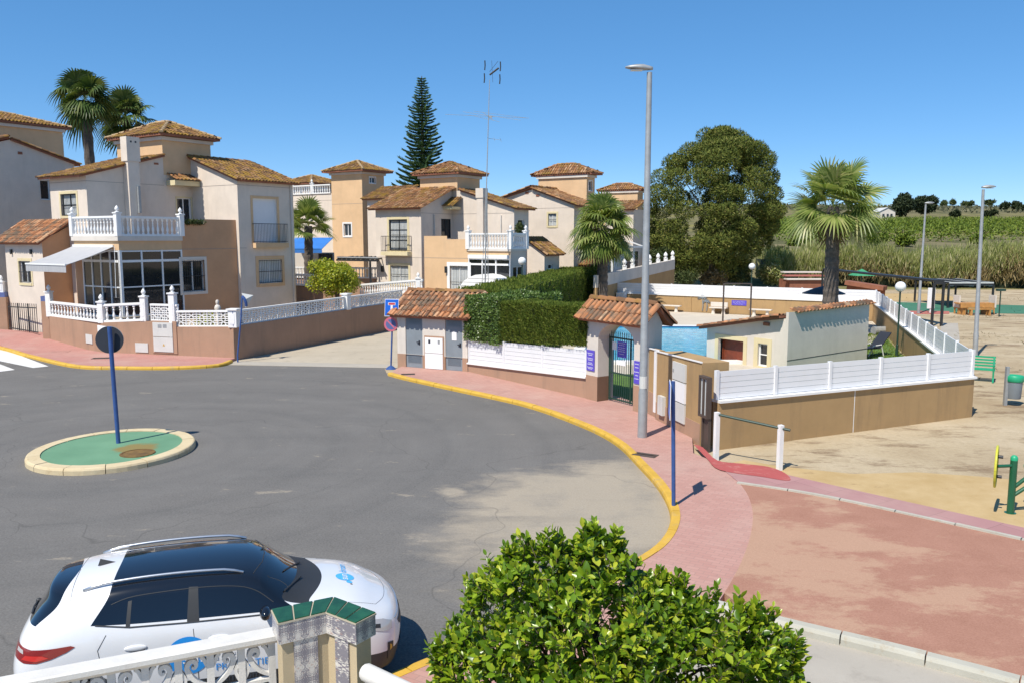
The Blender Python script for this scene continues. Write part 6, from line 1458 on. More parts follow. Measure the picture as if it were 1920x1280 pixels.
for s in (-.35,.35):
    m = MB(); q = c + e*s; m.path([V3(q-f_*.25,0), V3(q-f_*.2,.2), V3(q-f_*.25,.42), V3(q+f_*.2,.42), V3(q+f_*.32,.85)], .03, 6); m.path([V3(q+f_*.25,0), V3(q+f_*.15,.22), V3(q+f_*.2,.42)], .03, 6); m.path([V3(q-f_*.25,.42), V3(q-f_*.3,.62), V3(q+f_*.26,.66)], .025, 6); m.build('side_frame', M['greenlid'], gb_)
m = MB()
for k in range(5): m.bar(V3(c+e*-.4+f_*(-.2+.1*k),.44), V3(c+e*.4+f_*(-.2+.1*k),.44), .07, .03)
m.build('seat', M['greenlid'], gb_); m = MB()
for k in range(4): m.bar(V3(c+e*-.4+f_*(.22+.03*k),.54+.1*k), V3(c+e*.4+f_*(.22+.03*k),.54+.1*k), .03, .06)
m.build('backrest', M['greenlid'], gb_)
ft = empty('fitness_machine', G(1893,960), 'green outdoor fitness machine with a yellow turning wheel, right edge of the photo', 'fitness machine'); p = G(1894,961); z = zat(857,p.y)
M['dkgreen'] = plain('dark_green_enamel', (.012,.10,.05), .35, var=.1)
m = MB(); m.tube(V3(p,0), V3(p,z-.04), .062, 16); m.lathe([(.1,0),(.1,.012)], 16, (p.x,p.y,.0)); m.build('post', M['dkgreen'], ft, smooth=True); m = MB(); m.lathe([(.063,0),(.063,.05),(.04,.085),(.001,.1)], 16, (p.x,p.y,z-.05)); m.build('cap', M['greenlid'], ft, smooth=True)
zh = zat(872,p.y); wx = D(1868,872,p.y-.05); m = MB(); m.tube(V3(p,zh), Vector((wx.x+.02,wx.y,zh)), .03, 10); m.build('axle', M['dkgreen'], ft)
rr = .37; ax = Vector((.84,-.54,0)).normalized(); m = MB(); e2 = Vector((ax.y,-ax.x,0))*1.0; pts = [Vector((wx.x,wx.y,zh)) + (e2*math.cos(t)+Vector((0,0,1))*math.sin(t))*rr for t in [2*math.pi*i/36 for i in range(37)]]
M['yel'] = plain('yellow_enamel', (.55,.53,.05), .4); m.path(pts, .022, 8, cap=False); m.disc(Vector((wx.x,wx.y,zh)), ax, rr-.02, .012, 36); m.build('wheel', M['yel'], ft); 
for s in (.5,-.5): m = MB(); m.tube(Vector((wx.x,wx.y,zh+rr*s)), Vector((wx.x,wx.y,zh+rr*s))+ax*.1, .03, 8); m.build('hand_grip', M['black'], ft)
m = MB(); m.tube(V3(p,zat(915,p.y)), D(1960,868,p.y-.1), .035, 10); m.tube(V3(p,zat(930,p.y)), D(1960,890,p.y-.1), .035, 10); m.build('arm', M['dkgreen'], ft)
m = MB(); g_ = D(1926,873,p.y+.2); m.ball((g_.x,g_.y,g_.z), .06, 10, 8); m.build('knob', M['greenlid'], ft)
# antenna mast
an = empty('antenna_mast', at(908, 47), 'slim steel antenna mast with aerials standing behind the hedge', 'antenna'); b = at(908, 47.0); tp = D(918, 150, 47.0)
m = MB(); v1 = D(912,355,47.0); m.path([V3(b,0), v1, tp], [.045,.03,.018], 8)
for i in range(18):
    f0, f1 = i/18, (i+1)/18; pa = V3(b,.0).lerp(v1,f0); pb_ = V3(b,.0).lerp(v1,f1); w0 = .22*(1-f0)+.03; w1 = .22*(1-f1)+.03; m.tube(pa+Vector((w0*(1 if i%2 else -1),0,0)), pb_+Vector((w1*(-1 if i%2 else 1),0,0)), .012, 4)
for s in (-1,1): m.tube(V3(b+Vector((s*.25,0,0)),0), v1+Vector((s*.03,0,0)), .018, 5)
m.build('mast', M['galv'], an)
def D47(px, py, dy=0): return D(px, py, 47.0+dy)
m = MB(); m.tube(D47(835,215,-.3), D47(992,222,.3), .012, 4); m.tube(D47(868,210,.2), D47(976,226,-.3), .012, 4); m.tube(D47(888,209,.6), D47(990,222,.6), .010, 4); m.tube(D47(880,216,-.6), D47(937,229,-.6), .010, 4); m.tube(D47(905,211,.6), D47(925,226,-.6), .012, 4); m.box(D47(920,220), (.16,.1,.14)); m.build('yagi_aerial', M['galv'], an)
m = MB(); m.tube(D47(916,260), D47(940,263), .012, 4); m.tube(D47(926,258), D47(928,265), .01, 4); m.tube(D47(937,258), D47(940,267), .01, 4); m.build('small_aerial', M['galv'], an)
m = MB()
for px, py in ((909,114),(908,138),(938,116),(937,140)): m.path([D47(px,py), D47(px+.5,py+9), D47(px-.3,py+18)], .035, 5)
m.tube(D47(918,141), D47(935,128), .05, 6); m.tube(D47(922,114), D47(924,155), .012, 4); m.tube(D47(918,135), D47(934,115), .012, 4); m.build('panel_aerial', M['iron'], an)
# far farmhouse
fm = empty('farmhouse', at(1660, 290), 'small white farmhouse beside the dark trees on the far slope', 'farmhouse'); a, b = at(1647, 290), at(1676, 290); zb_, ze_, zp_ = zat(410,290), zat(397,290), zat(390,290); m = MB(); wall(m, a, b, zb_-1, [(0,ze_),((b-a).length*.5,zp_),((b-a).length,ze_)]); wall(m, b, b+Vector((0,8,0)), zb_-1, ze_); wall(m, a+Vector((0,8,0)), a, zb_-1, ze_); m.build('wall', M['offwhite'], fm)
m = MB(); mid = (a+b)/2; m.add([V3(a-Vector((.4,.3,0)),ze_-.1), V3(mid-Vector((0,.3,0)),zp_+.15), V3(b+Vector((.4,-.3,0)),ze_-.1), V3(a+Vector((-.4,8,0)),ze_-.1), V3(mid+Vector((0,8,0)),zp_+.15), V3(b+Vector((.4,8,0)),ze_-.1)], [(0,1,4,3),(1,2,5,4)]); m.build('roof', M['greybox'], fm)
for px in (1654, 1662, 1669): m = MB(); p = at(px, 289.9); m.box(V3(p, zb_+1.1), (.7,.1,.9)); m.build('window', M['glass'], fm)
# ================================================================== vegetation
RNG = np.random.default_rng(11)
M['hedge'] = islandmat('clipped_cypress', [(0,(.062,.095,.015)),(.5,(.12,.172,.024)),(.85,(.19,.235,.036)),(1,(.25,.265,.065))], .7, .25, .2, extra=((.10,.075,.035), .9, .62, .5))
M['hedgecore'] = plain('dark_foliage_core', (.012,.022,.007), .9)  # near-black core colour; within the reed bed it is painted shade
M['ivy'] = islandmat('ivy_leaves', [(0,(.05,.10,.02)),(.5,(.11,.185,.035)),(1,(.20,.28,.07))], .4, .2, .5)
M['lemonleaf'] = islandmat('citrus_leaves', [(0,(.055,.12,.010)),(.35,(.145,.26,.015)),(.7,(.28,.40,.022)),(1,(.50,.53,.045))], .30, .32, .5)
M['lemonfar'] = islandmat('lemon_tree_leaves', [(0,(.13,.19,.012)),(.5,(.29,.34,.018)),(1,(.50,.48,.035))], .45, .25, .4)
M['pineneedle'] = islandmat('pine_needles', [(0,(.05,.074,.016)),(.5,(.115,.145,.026)),(.9,(.19,.20,.04)),(1,(.24,.205,.065))], .7, .12, .2)
M['norfolk'] = islandmat('norfolk_needles', [(0,(.026,.058,.024)),(.6,(.05,.10,.036)),(1,(.10,.165,.05))], .6, .08, .25)
M['palm'] = islandmat('fan_palm_leaves', [(0,(.10,.155,.03)),(.5,(.20,.26,.06)),(.85,(.31,.35,.11)),(1,(.42,.40,.17))], .40, .38, .45)
M['palmdark'] = islandmat('dark_fan_palm_leaves', [(0,(.03,.06,.013)),(.5,(.07,.115,.025)),(1,(.18,.21,.06))], .45, .2, .4)
M['deadpalm'] = islandmat('dead_palm_leaves', [(0,(.12,.08,.035)),(1,(.30,.22,.12))], .8, .1, .1)
M['bark'] = plain('palm_bark', (.10,.082,.068), .95, var=.35, vscale=5, bmp=.8, bscale=14)
M['bark2'] = plain('tree_bark', (.11,.08,.055), .95, var=.3, vscale=6, bmp=.6, bscale=20)
M['scrubfar'] = islandmat('far_scrub_leaves', [(0,(.075,.08,.05)),(.6,(.12,.125,.075)),(1,(.18,.17,.11))], .9, .05, .1)
M['darkbark'] = plain('dark_pine_bark', (.035,.026,.02), .95)
M['reed'] = islandmat('reed_leaves', [(0,(.15,.19,.05)),(.45,(.28,.31,.09)),(.75,(.40,.40,.17)),(1,(.52,.47,.28))], .7, .25, .2)
M['reeddry'] = islandmat('dry_reed_leaves', [(0,(.18,.13,.055)),(.6,(.35,.27,.125)),(1,(.48,.39,.23))], .8, .2, .15)
M['orchard'] = islandmat('citrus_orchard', [(0,(.06,.10,.012)),(.5,(.115,.165,.016)),(1,(.19,.235,.03))], .6, .1, .25)
M['bush'] = islandmat('bush_leaves', [(0,(.025,.045,.014)),(.5,(.055,.08,.024)),(1,(.11,.12,.045))], .7, .15, .2)
M['darktree'] = islandmat('dark_tree_leaves', [(0,(.012,.022,.010)),(.6,(.028,.042,.016)),(1,(.055,.07,.03))], .7, .05, .2)
M['drybush'] = islandmat('dry_scrub', [(0,(.11,.09,.045)),(.6,(.22,.18,.095)),(1,(.32,.27,.17))], .9, .1, .1)
def unit(v): return v/np.maximum(np.linalg.norm(v, axis=-1, keepdims=True), 1e-9)
def leaf_quads(P, Dv, Nv, L, W):
    """diamond leaf per point: P base, Dv direction, Nv face normal, L length, W width (arrays)"""
    Dv = unit(Dv); S = unit(np.cross(Dv, Nv)); L = np.broadcast_to(np.asarray(L, float).reshape(-1,1), (len(P),1)); W = np.broadcast_to(np.asarray(W, float).reshape(-1,1), (len(P),1))
    a = P; b = P + Dv*L*.45 + S*W*.5; c = P + Dv*L; d = P + Dv*L*.45 - S*W*.5
    V = np.stack([a,b,c,d], 1).reshape(-1,3); Fc = np.arange(len(V)).reshape(-1,4); return V, Fc
def rdir(n): return unit(RNG.normal(size=(n,3)))
def clumps(centres, radii, n, squash=.8, shell=.55):
    """random points in a set of overlapping clumps, denser to the outside; returns points and outward directions"""
    centres = np.array(centres, float); radii = np.array(radii, float)
    p = radii**2; p = p/p.sum(); k = RNG.choice(len(centres), n, p=p); d = rdir(n); r = radii[k]*(shell+(1-shell)*RNG.random(n)**.6)
    off = d*r[:,None]; off[:,2] *= squash
    return centres[k]+off, d
def crown(name, centres, radii, n, L, W, mat, parent, squash=.8, up=.35, shell=.5, jit=.8):
    P, d = clumps(centres, radii, n, squash, shell)
    nv = d*1.5 + rdir(n)*.75 + np.array([0,0,.55]); dv = np.cross(rdir(n), nv)*jit + np.array([0,0,up])*.8 + d*.5 + rdir(n)*.35; nv = unit(nv)
    V, Fc = leaf_quads(P, dv, nv, L*RNG.uniform(.6,1.25,n), W*RNG.uniform(.7,1.2,n)); return np_mesh(name, V, Fc, mat, parent)
# ---------------------------------------------------------------- clipped hedges
def hedge(name, A, B, th, zb, zt, n, L, W, mat, lab, lumps=.05, up=.6, zb2=None, zt2=None, core=True):
    A, B = flat(A), flat(B); d, nn = nrm(A, B); ln = (B-A).length
    t = empty(name, A.lerp(B,.5), lab, 'hedge', 'clipped hedges'); zb2 = zb if zb2 is None else zb2; zt2 = zt if zt2 is None else zt2
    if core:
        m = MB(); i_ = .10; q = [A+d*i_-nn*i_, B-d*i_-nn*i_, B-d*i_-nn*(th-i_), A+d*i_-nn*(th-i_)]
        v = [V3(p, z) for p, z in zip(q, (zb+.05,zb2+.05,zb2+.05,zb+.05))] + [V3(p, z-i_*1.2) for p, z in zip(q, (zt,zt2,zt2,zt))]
        m.add(v, [(3,2,1,0),(4,5,6,7),(0,1,5,4),(1,2,6,5),(2,3,7,6),(3,0,4,7)]); m.build('branches', M['hedgecore'], t)  # solid dark box filling the hedge behind the leaves, no separate twigs
    h = (zt+zt2-zb-zb2)/2; areas = np.array([ln*h, ln*h*.35, ln*th, th*h, th*h]); fa_ = RNG.choice(5, n, p=areas/areas.sum()); u = RNG.random(n); v = RNG.random(n)
    An, dn, ne = np.array(A), np.array(d), np.array(nn); s = np.where(fa_==3, 0, np.where(fa_==4, ln, u*ln)); o = np.where(fa_==0, 0, np.where(fa_==1, -th, np.where(fa_==2, -v*th, -u*th)))
    f = s/ln; z0 = zb+(zb2-zb)*f; z1 = zt+(zt2-zt)*f; z = np.where(fa_==2, z1, z0+(z1-z0)*v)
    out = np.zeros((n,3)); out[fa_==0] = ne; out[fa_==1] = -ne; out[fa_==2] = (0,0,1); out[fa_==3] = -dn; out[fa_==4] = dn
    P = An + dn*s[:,None] + ne*o[:,None]; P[:,2] = z
    lump = (np.sin(s*2.3+z*1.7)+np.sin(s*5.1-z*3.3+1)+np.sin(s*9.7+z*6.1))*lumps/2; edge = np.where((fa_ != 2) & (z > z1-.05), -(z-(z1-.05))*.5, 0)
    P += out*(lump+edge-.07*RNG.random(n))[:,None]
    dv = out*.7 + np.array([0,0,up]) + rdir(n)*.75; V, Fc = leaf_quads(P, dv, out+rdir(n)*.8, L*RNG.uniform(.6,1.3,n), W*RNG.uniform(.7,1.3,n)); np_mesh('foliage', V, Fc, mat, t); return t
off = -n2*.02
hp = lambda px: fa + d2*along(fa, d2, px) + n2*.05
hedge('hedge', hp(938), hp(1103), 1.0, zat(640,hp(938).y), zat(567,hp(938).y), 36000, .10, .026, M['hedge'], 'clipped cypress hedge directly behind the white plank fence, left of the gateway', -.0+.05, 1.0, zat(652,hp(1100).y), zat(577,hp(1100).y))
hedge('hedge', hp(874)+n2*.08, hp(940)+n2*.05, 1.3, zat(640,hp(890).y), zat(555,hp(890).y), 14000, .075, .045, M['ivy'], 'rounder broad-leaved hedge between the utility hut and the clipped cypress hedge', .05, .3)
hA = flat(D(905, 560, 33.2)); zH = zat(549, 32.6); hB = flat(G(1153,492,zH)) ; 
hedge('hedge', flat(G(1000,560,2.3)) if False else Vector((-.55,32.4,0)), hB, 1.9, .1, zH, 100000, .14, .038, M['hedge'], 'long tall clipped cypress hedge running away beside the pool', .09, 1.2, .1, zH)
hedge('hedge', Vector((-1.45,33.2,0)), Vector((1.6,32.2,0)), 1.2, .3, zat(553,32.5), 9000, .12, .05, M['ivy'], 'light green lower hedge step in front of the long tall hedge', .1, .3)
# ---------------------------------------------------------------- fan palms
def fan_palm(base, top, r0, r1, nf, pet, fan, lab, mat, skirt=0, seed=1, droop=.5, nl=22, elev=(-55,85), group='fan palms', mesh_w=.05):
    rg = np.random.default_rng(seed); base, top = Vector(base), Vector(top); t = empty('palm_tree', base, lab, 'palm', group)
    m = MB(); k = 26; pts, rs = [], []
    for i in range(k+1):
        f = i/k; p = base.lerp(top, f); pts.append(p + Vector((math.sin(f*3)*.04, 0, 0))); rs.append((r0+(r1-r0)*f)*(1.25-.25*min(f*8,1))*(1+.05*((i%2)*2-1)))
    m.path(pts, rs, 14); m.build('trunk', M['bark'], t)
    V, Fc = [], []; VD, FD = [], []
    def frond(az, el, petl, fr, dr, VV, FF):
        u = np.array([math.cos(az)*math.cos(el), math.sin(az)*math.cos(el), math.sin(el)]); side = np.array([-math.sin(az), math.cos(az), 0]); ro_ = rg.uniform(-.75,.75); up_ = np.cross(u, side); side = side*math.cos(ro_)+up_*math.sin(ro_); O = np.array(top) + np.array([0,0,rg.uniform(-.1,.25)])
        nv = np.cross(u, side); nv = nv if nv[2] > 0 else -nv
        tip = O + u*petl + np.array([0,0,-.12*petl*math.cos(el)])
        w_ = .022; b = len(VV); VV.extend([O-side*w_, O+side*w_, tip+side*w_*.6, tip-side*w_*.6]); FF.append((b,b+1,b+2,b+3))
        for j in range(nl):
            a = (j/(nl-1)-.5)*R(205)*(1+rg.uniform(-.02,.02)); ln = fr*(.62+.38*math.cos(a*.62))*rg.uniform(.88,1.06)
            dv = u*math.cos(a)+side*math.sin(a); dv = dv+nv*(.22*abs(math.sin(a))-.02); wv = np.cross(dv, nv); wv = wv/np.linalg.norm(wv)
            b = len(VV); ww = mesh_w*fr
            for q, f in enumerate((0,.45,.78,1.0)):
                pnt = tip + dv*ln*f + np.array([0,0,-1])*dr*ln*(f**2.4)*(.55+.45*math.cos(el)); wd = ww*(.35,1.0,.6,.04)[q]
                VV.extend([pnt-wv*wd, pnt+wv*wd])
            for q in range(3): FF.append((b+2*q, b+2*q+1, b+2*q+3, b+2*q+2))
    for i in range(nf):
        f = i/(nf-1); el = R(elev[0] + (elev[1]-elev[0])*f**.8 + rg.uniform(-9,9)); az = i*2.39996 + rg.uniform(-.25,.25); frond(az, el, pet*rg.uniform(.55,1.2), fan*rg.uniform(.8,1.1), droop*rg.uniform(.5,1.5), V, Fc)
    np_mesh('fronds', np.array(V), np.array(Fc), mat, t)
    if skirt:
        for i in range(skirt): frond(i*2.4, R(rg.uniform(-86,-62)), pet*rg.uniform(.5,.9), fan*.85, .15, VD, FD)
        np_mesh('dead_fronds', np.array(VD), np.array(FD), M['deadpalm'], t)
    return t
Yp = 43; pb_ = flat(D(1557, 560, Yp)); pt_ = D(1562, 388, Yp); fan_palm(pb_, pt_, .43, .30, 44, 1.5, 1.5, 'tall thick-trunked fan palm with green crown beside the pool house', M['palm'], 5, 3, .5, 24, (-44,86), mesh_w=.038)
fan_palm(flat(D(168,300,60)), D(160,190,60), .42, .3, 36, 1.25, 1.6, 'tallest dark fan palm behind the corner villa', M['palmdark'], 0, 5, .75, 22, (-50,80))
fan_palm(flat(D(243,300,65)), D(236,222,65), .42, .3, 36, 1.2, 1.6, 'shorter dark fan palm touching the tall one, behind the corner villa tower', M['palmdark'], 0, 9, .6, 22, (-60,85))
fan_palm(flat(D(575,500,56)), D(578,424,56), .36, .26, 26, 1.0, 1.15, 'small fan palm with reddish trunk between the villas, left of the lemon tree', M['palm'], 0, 14, .35, 20, (-25,85))
fan_palm(flat(D(1128,520,56)), D(1130,428,56), .4, .32, 50, 1.35, 1.5, 'bushy fan palm with hanging dead leaves in front of the far villas', M['palm'], 26, 21, .6, 22, (-60,85))
# ---------------------------------------------------------------- norfolk pine
def norfolk(px, Y, ytop, ybase, half):
    b = flat(D(px, 400, Y)); top = zat(ytop, Y); zb = zat(ybase, Y); t = empty('norfolk_pine', b, 'dark symmetrical Norfolk Island pine rising behind the villas', 'tree'); m = MB(); m.path([V3(b,0), V3(b,zb), V3(b,top)], [.3,.26,.03], 8); m.build('trunk', M['bark2'], t)
    P, Dv, Nv, Ls, Ws = [], [], [], [], []; rg = np.random.default_rng(4); z = zb-1.0
    while z < top-.25:
        f = (top-z)/(top-zb); r = half*(min(f,1)**.82)*rg.uniform(.86,1.06)+.12; nb = 7; ph = rg.uniform(0,6.28)
        for i in range(nb):
            a = ph+2*math.pi*i/nb+rg.uniform(-.3,.3); ca, sa = math.cos(a), math.sin(a); k = max(4, int(r/.13)); rr_ = r*rg.uniform(.72,1.1)
            for j in range(k):
                g = (j+.5)/k; x = rr_*g; pz = z + rr_*(-.10*math.sin(g*2.2)+.26*g*g); p = np.array([b.x+ca*x, b.y+sa*x, pz]); tw = rr_*.20*(1-.35*g)+.07
                for sgn in (-1, 1):
                    dv = np.array([ca*.75-sgn*sa*.9, sa*.75+sgn*ca*.9, .55]); P.append(p); Dv.append(dv); Nv.append(np.array([rg.normal()*.3, rg.normal()*.3, 1])); Ls.append(tw*rg.uniform(.9,1.5)); Ws.append(.085)
                    P.append(p); Dv.append(dv+np.array([0,0,.4])); Nv.append(np.array([-sa*sgn, ca*sgn, .2])); Ls.append(tw*1.1); Ws.append(.085)
                P.append(p); Dv.append(np.array([ca,sa,.35])); Nv.append(np.array([-sa,ca,.1])); Ls.append(.28); Ws.append(.12)
        z += .36*(.55+.45*f)
    V, Fc = leaf_quads(np.array(P), np.array(Dv), np.array(Nv), np.array(Ls), np.array(Ws)); np_mesh('crown', V, Fc, M['norfolk'], t)
norfolk(794, 78, 143, 352, 2.6)
# ---------------------------------------------------------------- big pine
def big_pine():
    Y = 84; b = flat(D(1335,520,Y)); t = empty('pine_tree', b, 'huge spreading pine with dense olive-green crown behind the pool', 'tree'); rg = np.random.default_rng(8)
    m = MB(); zc = lambda py: zat(py, Y)
    m.path([V3(b,0), V3(b,1.6), V3(b+Vector((.3,0,0)),3.5), V3(b+Vector((.2,0,0)),7)], [.55,.45,.4,.2], 10)
    X = lambda px: D(px, 400, Y).x
    C, Rr = [], []
    sil = [(252,1305,1395),(272,1272,1430),(295,1246,1446),(325,1222,1452),(355,1210,1462),(385,1206,1464),(415,1206,1458),(440,1208,1444),(465,1212,1425),(488,1222,1408)]
    for py, x0, x1 in sil:
        hw = (X(x1)-X(x0))/2; cx = (X(x1)+X(x0))/2
        for i in range(17):
            f = rg.uniform(-1,1); r = rg.uniform(.7,1.3); dpt = math.sqrt(max(0,1-f*f))*hw*.8; C.append((cx+f*(hw-r*.8), Y+rg.choice([-1,-1,1])*dpt*rg.uniform(.75,1.0), zc(py)-r*.55+rg.uniform(-.3,.3))); Rr.append(r)
        for f in (-1, 1):
            r = rg.uniform(.9,1.25); C.append((cx+f*(hw-r*.85), Y+rg.uniform(-1,1), zc(py)-r*.5+rg.uniform(-.3,.3))); Rr.append(r)
    for px, py in ((1365,256),(1342,262),(1385,266),(1308,272),(1350,290)): C.append((X(px), Y-.5, zc(py)-.75)); Rr.append(.8)
    for c in C[::11]: m.path([V3(b+Vector((.2,0,0)), min(c[2]*.6, 6)), Vector(c)], [.09,.02], 5)
    m.build('trunk', M['darkbark'], t)
    crown('crown', C, Rr, 150000, .30, .085, M['pineneedle'], t, .8, .6, .72, .6)
big_pine()
# ---------------------------------------------------------------- lemon tree in the garden
def ball_tree(px, Y, y0, y1, x0, x1, n, L, W, mat, name, lab, cat, seed, group=None, ncl=14, trunk=True, squash=.85, rfac=.42):
    rg = np.random.default_rng(seed); b = flat(D(px, 450, Y)); zt_, zb_ = zat(y0, Y), zat(y1, Y); hw = (D(x1,450,Y).x-D(x0,450,Y).x)/2; hz_ = (zt_-zb_)/2; c = np.array([D((x0+x1)/2,450,Y).x, Y, (zt_+zb_)/2])
    gz = terrain_z(b.x, Y); b.z = gz; t = empty(name, b, lab, cat, group)
    C, Rr = [], []
    for i in range(ncl):
        d = unit(rg.normal(size=3)); r = rfac*min(hw,hz_)*rg.uniform(.75,1.2); C.append(c + d*np.array([hw-r, hw-r, hz_-r*squash])*rg.uniform(.75,1)); Rr.append(r)
    C.append(c); Rr.append(min(hw,hz_)*.75)
    if trunk:
        m = MB(); m.path([b, Vector((b.x, b.y, zb_+.15*(zt_-zb_))), Vector(c)], [.1+hw*.03,.08+hw*.02,.03], 7)
        for q in C[:6]: m.path([Vector(c)*.5+Vector((b.x,b.y,zb_))*.5, Vector(q)], [.05,.02], 5)
        m.build('trunk', M['bark2'], t)
    crown('crown', C, Rr, n, L, W, mat, t, squash, .3, .35); return t
ball_tree(630, 46, 474, 566, 555, 706, 12000, .13, .075, M['lemonfar'], 'lemon_tree', 'round yellow-green lemon tree in the garden beyond the lattice wall', 'tree', 3)
ball_tree(971, 51.5, 416, 442, 962, 985, 900, .13, .06, M['bush'], 'potted_plant', 'leafy green plant on the roof terrace of the middle villa', 'plant', 6, None, 6, False)
# ---------------------------------------------------------------- far trees, bushes and scrub
far = [(1712,300,358,410,1668,1716,'left half of the pair of dark round trees by the farmhouse','darktree',5200,1.0,.5),(1735,310,360,410,1702,1756,'right half of the pair of dark round trees by the farmhouse','darktree',5200,1.0,.5),
 (1788,330,394,409,1778,1798,'single small dark bush on the brown field right of the farmhouse','darktree',900,1.0,.5),(1855,330,394,408,1842,1868,'low dark bush farther along the brown field','darktree',900,1.0,.5),
 (1880,560,377,394,1868,1890,'left one of two dark trees on the far right skyline','darktree',900,1.6,.8),(1899,560,376,394,1890,1910,'right one of two dark trees on the far right skyline','darktree',900,1.6,.8),
 (1765,680,376,388,1758,1773,'small tree on the skyline above the second street lamp','bush',500,1.8,.9),(1780,700,374,386,1776,1789,'tiny tree on the skyline left of the tall fence-corner lamp','bush',500,1.8,.9),(1848,690,373,388,1838,1862,'wide grey-green bush on the skyline behind the tall lamp','bush',700,1.8,.9),(1810,690,377,388,1796,1822,'long low thicket on the far skyline','bush',700,1.8,.9),(1915,480,385,398,1902,1932,'dark tree cut by the right edge on the skyline','darktree',700,1.6,.8)]
for px, Y, y0, y1, x0, x1, lab, mt, n, L, W in far: ball_tree(px, Y, y0, y1, x0, x1, n, L, W, M[mt], 'tree', lab, 'tree', int(px), 'far trees on the slope', 8, False)
scrub = [(1290,80,505,540,1262,1318,'green-yellow scrub bush at the left foot of the huge pine','bush',2600),(1335,81,500,538,1310,1372,'grey dead thicket under the huge pine','drybush',2600),(1385,82,492,535,1352,1420,'dark bush under the right side of the huge pine','bush',3200),(1445,84,478,538,1415,1480,'yellow-green canes bush at the left end of the reed bed','reed',3600),(1455,100,455,500,1420,1500,'olive scrub behind the left end of the reeds','bush',2200),(1235,78,462,505,1210,1268,'dark shrub between the white wall and the huge pine','bush',2200)]
for px, Y, y0, y1, x0, x1, lab, mt, n in scrub: ball_tree(px, Y, y0, y1, x0, x1, n, .36, .10, M[mt], 'bush', lab, 'bush', int(px), 'bushes round the pine', 10, False)
for px, Y, y0, y1, x0, x1, lab in [(1490,118,440,463,1474,1512,'dark green bush on the slope left of the palm trunk'),(1545,120,438,462,1512,1580,'wide dark green bush on the slope behind the palm trunk'),(1645,118,436,461,1600,1672,'broad dark green bush on the slope right of the palm'),(1700,116,438,464,1678,1722,'dark green bush on the slope left of the farther street lamp'),(1832,122,440,458,1820,1846,'dark bush on the bank behind the tall corner lamp')]:
    ball_tree(px, Y, y0, y1, x0, x1, 1500, .5, .2, M['orchard'], 'bush', lab, 'bush', int(px), 'bushes on the bank', 9, False)
def hill_scrub():
    n = 15000; X_ = RNG.uniform(40,700,n); Yv = RNG.uniform(430,900,n); k = (np.sin(X_*.031+Yv*.013)+np.sin(X_*.011-Yv*.027+2)+RNG.normal(size=n)*.8 > .35) & (X_/Yv > .18) & (X_/Yv < .68); X_, Yv = X_[k], Yv[k]; n = len(X_)
    P = np.stack([X_, Yv, [terrain_z(a, b)+.3 for a, b in zip(X_, Yv)]], 1); P = np.repeat(P, 3, 0)+RNG.normal(size=(n*3,3))*np.array([1.2,1.2,.5]); n = len(P); dv = rdir(n); dv[:,2] = abs(dv[:,2])+.3; V, Fc = leaf_quads(P, dv, rdir(n)+np.array([0,-1,.5]), RNG.uniform(.8,2.2,n), RNG.uniform(.7,1.7,n)); o = np_mesh('hill_scrub', V, Fc, M['scrubfar']); o['kind'] = 'stuff'; tag(o, 'low grey-green scrub scattered over the far hills on the right', 'scrub')
hill_scrub()
# reed bed: one mass of canes
def reeds():
    n = 64000; u = RNG.random(n); v = RNG.random(n)
    x0 = D(1470,450,86).x; x1 = D(2150,450,80).x; X_ = x0+(x1-x0)*u; front = 88-9*u + .8*np.sin(X_*.55)+.6*np.sin(X_*1.7); Yv = front+v**1.3*9
    hmax = (3.45+.45*np.sin(X_*.4)+.35*np.sin(X_*1.13+1)+.3*np.sin(X_*2.3)+.25*np.sin(X_*4.1+.5))*(.82+.25*RNG.random(n)); z = RNG.random(n)**.5*hmax
    P = np.stack([X_, Yv, z], 1); tilt = rdir(n)*.42; tilt[:,2] = np.abs(tilt[:,2])*.4
    dv = tilt+np.array([0,-.1,1.0])*(np.where(z/hmax > .5, 1, .6))[:,None]; nv = rdir(n); nv[:,1] -= .8
    L = RNG.uniform(.4,.95,n); W = RNG.uniform(.045,.085,n); V, Fc = leaf_quads(P, dv, nv, L, W); g = z/hmax > .42+.16*np.sin(X_*.5+2)+.1*np.sin(X_*1.9)+.13*RNG.normal(size=n)
    Fg = Fc[g]; Fd = Fc[~g]
    for nm, fc, mt in (('reed_bed', Fg, 'reed'), ('dry_reeds', Fd, 'reeddry')):
        idx = fc.ravel(); o = np_mesh(nm, V[idx], np.arange(len(idx)).reshape(-1,4), M[mt]); o['kind'] = 'stuff'; tag(o, 'dense bed of tall green reeds across the back of the sand lot' if nm == 'reed_bed' else 'dry straw-coloured lower reeds along the front of the reed bed', 'reeds')
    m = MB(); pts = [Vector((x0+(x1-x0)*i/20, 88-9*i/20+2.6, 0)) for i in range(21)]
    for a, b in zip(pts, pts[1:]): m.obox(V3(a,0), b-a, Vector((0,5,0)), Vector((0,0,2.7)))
    o = m.build('reed_shade_core', M['hedgecore']); o['kind'] = 'stuff'; tag(o, 'dark core of the reed bed, its inner shade put into the colour', 'reeds')  # dark box added as the shade between the canes
reeds()
